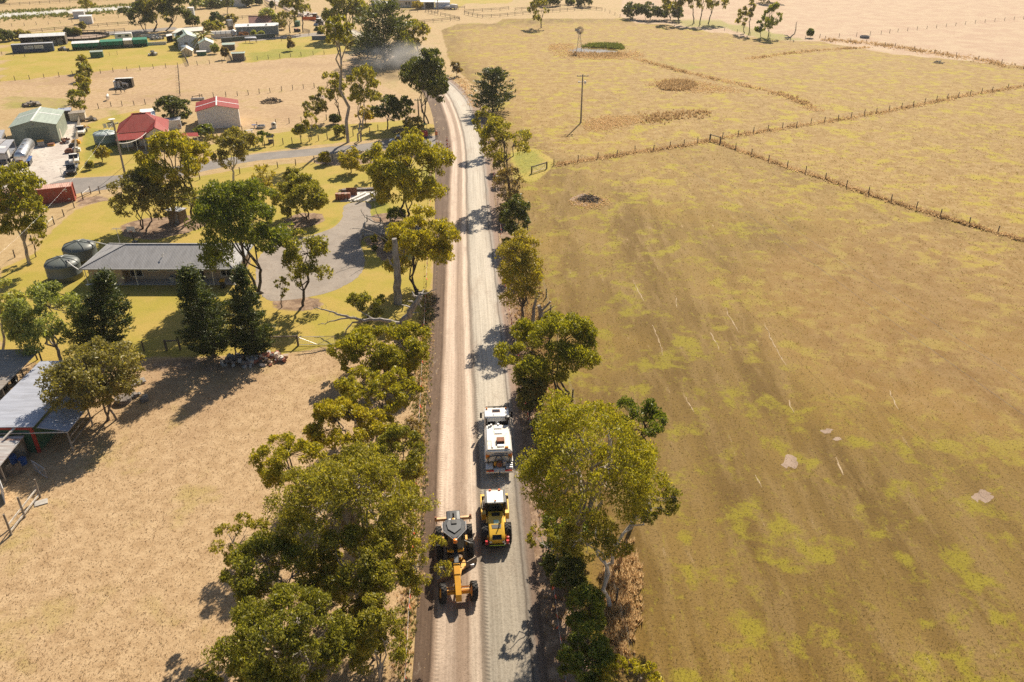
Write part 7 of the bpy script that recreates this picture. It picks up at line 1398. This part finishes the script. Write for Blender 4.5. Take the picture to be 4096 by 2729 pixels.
 ('gum', (2776,95), (2725,-50,2800,40), 121, 'straight gum in the middle of the field corner group', dict(leaf=L_gum, n1=14)),
 ('gum', (2800,100), (2780,-45,2850,45), 122, 'close neighbour of the straight gum in the field corner', dict(leaf=L_gum, n1=12)),
 ('gum', (2832,95), (2820,-40,2910,55), 123, 'leaning gum at the open end of the field corner group', dict(leaf=L_gum, n1=14)),
 ('bush', (2530,75), (2490,10,2580,75), 124, 'dense rounded end of the dark scrub', dict(leaf=L_dark)),
 ('bush', (2600,80), (2560,8,2650,80), 125, 'grey middle of the dark scrub', dict(leaf=L_dark, dens=.8)),
 ('bush', (2680,82), (2630,20,2740,80), 126, 'scrub under the thick trunked gum', dict(leaf=L_dark, dens=.8)),
 ('gum', (2978,134), (2945,30,2992,120), 127, 'short leafy gum of the boundary pair', dict(leaf=L_gum, n1=9)),
 ('gum', (2995,138), (2978,-10,3020,90), 128, 'dead topped gum of the boundary pair', dict(leaf=L_olive, n1=8, dens=.6)),
 ('gum', (3072,150), (3045,15,3128,135), 129, 'feathery green gum near the fallen dead tree', dict(leaf=L_green, n1=14)),
 ('gum', (3044,154), (3018,80,3060,140), 130, 'short gum beside the feathery one', dict(leaf=L_green, n1=8)),
 ('bush', (3241,152), (3229,116,3254,150), 131, 'single small green sapling by the boundary fence', dict(leaf=L_green)),
 ('bush', (2200,22), (2140,-30,2270,20), 132, 'dark thicket behind the railed yard', dict(leaf=L_dark)),
 ('bush', (2340,28), (2300,-20,2375,26), 133, 'dark bush at the corner of the railed yard', dict(leaf=L_dark)),
 ('bush', (2270,20), (2262,-5,2300,20), 134, 'pale bush between the two dark thickets', dict(leaf=L_green)),
 ('gum', (3080,12), (3000,-70,3150,10), 135, 'sprawling far gum beyond the boundary fence', dict(leaf=L_olive, n1=14)),
 ('bush', (20,12), (-40,-20,30,14), 136, 'dark tree beyond the long dam', dict(leaf=L_dark, cat='tree', name='tree')),
 ('bush', (800,35), (760,-10,835,36), 137, 'pale weeping tree in the far farm garden', dict(leaf=L_pale, cat='tree', name='tree')),
 ('bush', (860,32), (825,-5,900,34), 138, 'dark hedge in the far farm garden', dict(leaf=L_dark)),
 ('bush', (985,28), (962,-20,1015,28), 139, 'dark round tree by the far white house', dict(leaf=L_dark, cat='tree', name='tree')),
 ('bush', (1040,20), (1012,-20,1055,20), 140, 'dark tree where the far road turns', dict(leaf=L_dark, cat='tree', name='tree')),
 ('bush', (1088,30), (1078,6,1098,30), 141, 'little shrub at the bend of the far road', dict(leaf=L_dark)),
 ('bush', (1665,38), (1648,8,1692,36), 142, 'yellow flowering bush in front of the top farmhouse', dict(leaf=L_yell)),
 ('bush', (1265,122), (1258,112,1276,126), 143, 'clipped round shrub by the farm gate', dict(leaf=L_dark)),
 ('bush', (1282,135), (1272,122,1292,136), 144, 'second clipped shrub beside the black farm gate', dict(leaf=L_dark)),
 # undergrowth joining the crowns of the belt and the verge
 ('bush', (1500,2640), (1330,2400,1560,2650), 601, 'shaded understorey bush below the grey green belt gum', dict(leaf=L_gum)),
 ('bush', (1330,2420), (1180,2190,1420,2430), 602, 'understorey bush filling the belt under its largest gum', dict(leaf=L_gum)),
 ('bush', (1560,2230), (1430,2030,1640,2240), 603, 'olive understorey bush beside the bunting near the grader', dict(leaf=L_gum)),
 ('bush', (1400,2010), (1230,1800,1480,2010), 604, 'yellow green understorey between the leaning gum and the largest', dict(leaf=L_bright)),
 ('bush', (1540,1820), (1400,1640,1630,1820), 605, 'bright understorey bush opposite the water truck cab', dict(leaf=L_bright)),
 ('bush', (1150,2780), (920,2520,1200,2790), 606, 'low spreading bush under the forked gum at the tan paddock', dict(leaf=L_gum)),
 ('bush', (1620,1500), (1520,1400,1680,1510), 607, 'low bush joining the broad low gum to the bright belt end', dict(leaf=L_bright)),
 ('twiggy', (2150,1540), (2060,1400,2200,1545), 608, 'dry twiggy scrub at the foot of the multi stemmed gum', dict(leaf=L_olive, dens=.45, bk=B_twig)),
 ('bush', (2190,1800), (2130,1640,2230,1800), 609, 'dark verge bush between the water truck and the tall round gum', dict(leaf=L_gum)),
 ('twiggy', (2070,1120), (2015,1000,2110,1120), 610, 'thin yellow scrub beside the tall poplar bush', dict(leaf=L_yell, dens=.4, bk=B_twig)),
 ('bush', (2005,690), (1962,600,2030,690), 611, 'olive verge shrub under the slim gum crown', dict(leaf=L_olive, dens=.7)),
 ('bush', (2030,880), (1990,800,2060,880), 612, 'brown verge shrub between the scrub and dark bush', dict(leaf=L_rust, dens=.6)),
 ('bush', (2320,2200), (2180,2000,2400,2210), 613, 'dark leafy understorey round the trunk of the tall round gum', dict(leaf=L_green)),
]
for k, base, box, seed, lab, kw in T: tree(k, base, box, seed, lab, **kw)
for i, (bx, by, x0, y0, x1, y1) in enumerate(((324,458,277,345,345,450),(340,405,305,318,362,400),(346,362,306,288,360,360),(352,322,310,252,372,322),(340,290,307,218,360,292))):
    tree('round', (bx, by), (x0, y0, x1, y1), 200 + i, 'slender tree in the planted row running away behind the green shed', group='planted windbreak row', leaf=L_gum, n1=18, bk=B_pale, name='tree')

# palm
def palm(base, hb, rc, seed, label):
    rng = np.random.default_rng(seed); b = G(*base); root = thing('palm_tree', b, 0, label, 'palm'); mb = MB()
    mb.tube([(0,0,-.1),(0.05,0,hb*.5),(0,0,hb)], [.45,.42,.5], 10); mb.build('trunk', B_dark, root)
    fr = MB()
    for k in range(46):
        a = rng.uniform(0, 2*pi); e = rng.uniform(-.35, 1.25); n = 6; pts = []
        for i in range(n):
            f = i/(n-1); r_ = rc*f*cos(e*(1-f*.3)); z = hb + rc*(f*math.sin(e) - 0.55*f*f); pts.append(Vector((cos(a)*r_, sin(a)*r_, z)))
        for i in range(n-1):
            s = Vector((-sin(a), cos(a), 0))*(.34*(1-abs(i/(n-1)-.45))); dn = Vector((0,0,-.18))
            fr.add([pts[i]-s+dn, pts[i], pts[i]+s+dn, pts[i+1]+s*.8+dn, pts[i+1], pts[i+1]-s*.8+dn], [(0,1,4,5),(1,2,3,4)])
    fr.build('crown', L_gum, root)
palm((818,190), 3.2, 4.6, 5, 'stout date palm arching over the white cottage')

# dead timber
dead_tree((1591,1215), [([(1591,1215,0),(1592,1120,0),(1586,1040,0),(1577,955,0)],.55,.32), ([(1590,1090,0),(1572,1062,0),(1552,1030,0)],.2,.1)], .5, 1, 'tall broken grey dead trunk standing by the driveway', twigs=0)
dead_tree((1570,1010), [([(1570,1010,0),(1550,965,0),(1495,930,-1),(1450,915,-1),(1408,915,-2)],.14,.03), ([(1560,965,0),(1550,930,0),(1540,895,0),(1500,890,1),(1460,870,1),(1443,840,1)],.13,.03), ([(1545,912,0),(1525,880,0),(1505,850,0),(1497,815,0)],.09,.02)], .2, 2, 'grey forked dead branches over the driveway gate', twigs=3)
dead_tree((1610,1330), [([(1612,1335,0),(1612,1290,0),(1640,1245,0),(1670,1205,0),(1684,1178,0)],.50,.26), ([(1610,1300,0),(1560,1285,-.5),(1520,1278,-1),(1460,1283,-1),(1400,1272,-1),(1350,1258,-1),(1300,1240,-1),(1255,1232,-1)],.28,.05), ([(1460,1283,-1),(1410,1290,-1),(1385,1320,-1.5),(1372,1345,-1.5)],.13,.04), ([(1400,1272,-1),(1350,1280,-.5),(1310,1290,0),(1272,1300,0)],.11,.03), ([(1500,1280,-1),(1470,1262,0),(1430,1240,.5),(1420,1215,.5)],.1,.02), ([(1684,1178,0),(1720,1168,.5),(1748,1155,.5)],.1,.02)], .5, 3, 'sprawling dead gum with long bare grey limbs', twigs=5)
dead_tree((2132,1292), [([(2132,1292,0),(2134,1240,0),(2145,1195,0),(2146,1162,0)],.24,.12), ([(2142,1205,0),(2158,1182,0)],.12,.06)], .2, 4, 'thin bare grey stump pole by the poplar bush', twigs=0, cat='stump', name='dead_stump')
dead_tree((2165,1275), [([(2165,1278,0),(2160,1240,0),(2155,1222,0)],.3,.22), ([(2163,1250,0),(2185,1225,0),(2202,1206,0)],.16,.1), ([(2165,1255,0),(2195,1240,0),(2218,1222,0)],.1,.05)], .3, 5, 'forked sawn grey stump beside the thin stump pole', twigs=0, cat='stump', name='dead_stump')
dead_tree((2085,860), [([(2084,860,0),(2085,838,0)],.42,.40)], .4, 6, 'short sawn log stump on the field fence line', mat=B_dark, twigs=0, cat='stump', name='tree_stump')
dead_tree((3160,158), [([(3140,152,0),(3160,150,0),(3178,136,0),(3184,110,0),(3187,88,0)],.3,.08), ([(3160,150,0),(3146,142,0),(3136,140,0)],.2,.06), ([(3165,150,0),(3150,158,-1),(3138,150,-1)],.15,.05)], .3, 7, 'fallen bleached dead tree beside the boundary fence', twigs=3)
# ------------------------------------------------------------------ grass
def grass_mat(name, stops, trans=.5):
    t = NT(name); g = t.n('NewGeometry'); c = t.ramp(g.outputs['Random Per Island'], stops); a = t.bsdf(c, .75, 0, .25); tr = t.n('BsdfTranslucent'); t.l(c, tr.inputs['Color'])
    m = t.n('MixShader'); m.inputs[0].default_value = trans; t.l(a, m.inputs[1]); t.l(tr.outputs[0], m.inputs[2]); return t.done(m.outputs[0])
def blades(P, hgt, wid, nb, rng, lean=.55):
    """P (n,3) feet, heights and spreads per tuft; nb triangular blades each"""
    n = len(P); a = rng.uniform(0, 2*pi, (n, nb)); d = np.stack([np.cos(a), np.sin(a), 0*a], 2); s = np.stack([-np.sin(a), np.cos(a), 0*a], 2)
    h = (hgt[:, None]*rng.uniform(.55, 1.15, (n, nb)))[..., None]; w = (wid[:, None]*rng.uniform(.6, 1.3, (n, nb)))[..., None]
    base = P[:, None, :]+d*w*rng.uniform(0, .7, (n, nb, 1)); tip = base+d*h*lean*rng.uniform(.2, 1.2, (n, nb, 1))+np.array([0, 0, 1.0])*h
    V = np.stack([base-s*w*.22, base+s*w*.22, tip], 2).reshape(-1, 3); return V
def grass(name, label, P, hgt, wid, nb, mat, seed):
    rng = np.random.default_rng(seed); V = blades(P, hgt, wid, nb, rng); o = link(name, np_mesh(name, V, np.arange(len(V)).reshape(-1, 3), mat)); return tag(o, label, 'grass', kind='stuff')
def scatter(polys, n, rng, ymax=None, ymin=0, dpow=0.0):
    out = []
    for p in polys:
        w = poly_w(p); lo, hi = w.min(0), w.max(0); hi = np.minimum(hi, [140, ymax or 1e9]); lo = np.maximum(lo, [-140, ymin]); q_ = np.stack([rng.uniform(lo[0], hi[0], n*3), lo[1]+(hi[1]-lo[1])*rng.uniform(0, 1, n*3)**(1+dpow)], 1); q_ = q_[inside(q_, w)]
        vis = np.abs(q_[:, 0]) < (q_[:, 1]*.70+14); out.append(q_[vis][:n])
    q_ = np.concatenate(out); return np.concatenate([q_, np.zeros((len(q_), 1))], 1)
rng = np.random.default_rng(42)
GM_f = grass_mat('field_grass', [(0,(.15,.105,.03)),(.35,(.25,.175,.055)),(.6,(.38,.28,.11)),(.8,(.34,.28,.035)),(1,(.29,.29,.025))]); GM_t = grass_mat('tan_grass', [(0,(.24,.155,.085)),(.4,(.42,.29,.17)),(.85,(.56,.42,.27)),(1,(.36,.32,.11))]); GM_r = grass_mat('dry_rush', [(0,(.24,.145,.06)),(.4,(.42,.27,.12)),(.8,(.62,.43,.21)),(1,(.75,.55,.30))]); GM_s = grass_mat('straw_grass', [(0,(.55,.37,.17)),(1,(.80,.60,.34))]); GM_g = grass_mat('green_tuft', [(0,(.09,.11,.02)),(1,(.25,.26,.04))])
P_ = scatter(OLIVE, 60000, rng, 230, 30, 1.1); P_ = P_[rng.uniform(0,1,len(P_)) < np.clip((235-P_[:,1])/150, 0, 1)]; sc_ = np.clip(P_[:, 1]/70, .7, 2.2); grass('field_grass', 'short patchy olive grass of the big field', P_, rng.uniform(.04,.14,len(P_))*sc_**.3, rng.uniform(.04,.11,len(P_))*sc_, 4, GM_f, 1)
P_ = scatter([TAN[0]], 30000, rng, 80, 30, .25); grass('paddock_grass', 'short dry tan grass of the near paddock', P_, rng.uniform(.04,.12,len(P_)), rng.uniform(.04,.11,len(P_)), 4, GM_t, 2)
def along(pxs, n, spread, rng):
    w = [G(*p) for p in pxs]; L = np.array([(b-a).length for a, b in zip(w[:-1], w[1:])]); k = rng.choice(len(L), n, p=L/L.sum()); f = rng.uniform(0, 1, n)
    return np.array([[*(w[i].lerp(w[i+1], t_)).xy, 0] for i, t_ in zip(k, f)])+np.concatenate([rng.normal(0, spread, (n, 2)), np.zeros((n, 1))], 1)
def clumpy(P, rng, k=1.0):
    ph = np.sin(P[:,0]*.9+1.3)+np.sin(P[:,1]*1.1)+np.sin((P[:,0]+P[:,1])*.37); return P[ph+rng.normal(0,.8,len(P)) > k-1]
f1 = [(2230,660),(2312,646),(2391,634),(2468,624),(2540,608),(2614,602),(2680,591),(2736,583),(2790,572),(2838,562),(2900,575)]; f2 = [(2882,575),(3005,619),(3148,669),(3302,717),(3473,777),(3664,838),(3876,899),(4110,968)]; f3 = [(2890,552),(3013,533),(3130,514),(3243,496),(3352,480),(3505,454),(3652,426),(3832,389),(4094,345)]
f4 = [(3300,160),(3465,172),(3580,187),(3738,214),(3912,240),(4094,275)]; f5 = [(2540,235),(2640,262),(2740,290),(2900,325),(3080,365),(3200,405),(3270,445)]; f6 = [(3000,236),(3150,215),(3300,200),(3480,190)]
for lab, pts, n, sp, hs in (('dry rushes along the field fence near the gate', f1, 420, .4, .5), ('dry rushes along the long field fence', f2, 560, .32, .5), ('dry rushes along the far field fence', f3, 480, .5, .5), ('sedges along the pinkish pasture fence', f4, 420, 1.6, .7), ('rush lined drain across the big field', f5, 420, .7, .6), ('line of rushes beyond the drain', f6, 220, .6, .6)):
    P_ = clumpy(along(pts, n, sp, rng), rng); grass('dry_rushes', lab, P_, rng.uniform(.5,1.25,len(P_))*hs, rng.uniform(.2,.45,len(P_))*hs/.55, 14, GM_r, n)
    P_ = along(pts, n*2, sp*1.4, rng); grass('straw_grass', 'pale straw skirt of the ' + lab, P_, rng.uniform(.2,.45,len(P_)), rng.uniform(.2,.4,len(P_)), 8, GM_s, n+1)
for lab, pl_, n, m, hh in (('straw grass patch by the lone power pole', [(2330,495),(2400,470),(2560,462),(2575,485),(2480,510),(2350,530)], 1500, GM_s, .35), ('dark rushes beyond the straw grass patch', [(2560,488),(2580,460),(2700,448),(2840,440),(2850,455),(2700,480),(2600,500)], 260, GM_r, .7), ('brown rush bed at the drain bend', [(2630,345),(2680,322),(2760,325),(2790,345),(2720,365),(2650,362)], 700, GM_r, .8), ('straw grass around the rush bed', [(2580,340),(2700,310),(2820,330),(3000,375),(2900,372),(2700,368)], 1500, GM_s, .35), ('reeds on the far bank of the muddy pond', [(2320,190),(2400,176),(2470,180),(2500,196),(2470,198),(2420,190),(2340,188)], 800, GM_g, .9), ('brown reeds on the near bank of the muddy pond', [(2270,212),(2330,212),(2480,210),(2520,222),(2420,232),(2300,225)], 500, GM_r, .6), ('straw grass around the muddy pond', [(2190,180),(2260,175),(2270,210),(2460,225),(2560,200),(2540,232),(2400,238),(2270,225)], 1800, GM_s, .4), ('straw around the heap of branches', [(2275,800),(2340,772),(2430,795),(2450,815),(2370,838),(2290,825)], 500, GM_s, .3), ('long straw under the verge hedge', [(2420,2250),(2500,2150),(2560,2250),(2540,2500),(2480,2700),(2430,2700)], 900, GM_s, .5), ('rank grass verge beside the bunting', [(1690,1200),(1728,1160),(1712,1500),(1690,1900),(1650,2500),(1640,2720),(1600,2720),(1640,2000)], 1400, GM_g, .28), ('straw verge beside the bunting', [(1690,1200),(1728,1160),(1712,1500),(1690,1900),(1650,2500),(1640,2720),(1590,2720),(1640,2000)], 1800, GM_s, .25), ('weeds on the field side verge', [(2030,1000),(2080,960),(2200,1300),(2260,1700),(2320,2300),(2230,2600),(2150,1900)], 1500, GM_r, .4), ('verge grass on the outside of the bend', [(1800,300),(1850,310),(1900,380),(1930,430),(1900,440),(1850,350)], 500, GM_s, .4), ('reeds along the long dam', [(-60,98),(0,72),(250,57),(430,47),(560,36),(565,42),(300,62),(0,80)], 900, GM_g, .9), ('reeds on the far side of the long dam', [(-60,60),(0,49),(300,32),(545,18),(545,22),(300,36),(0,54)], 900, GM_g, .9)):
    w = poly_w(pl_); lo, hi = w.min(0), w.max(0); q_ = np.stack([rng.uniform(lo[0],hi[0],n*5), rng.uniform(lo[1],hi[1],n*5)],1); q_ = q_[rng.uniform(0,1,len(q_))**.7 < soft(q_, w, .16*max(2.0,min(hi-lo)))*1.05][:n]; P_ = np.concatenate([q_, np.zeros((len(q_),1))],1)
    d_ = max(1.0, P_[:,1].mean()/150); grass('straw_grass' if m is GM_s else 'rushes' if m is GM_r else 'green_grass', lab, P_, rng.uniform(.5,1.2,len(P_))*hh, rng.uniform(.2,.4,len(P_))*hh*1.6*d_**.5, 9, m, n)
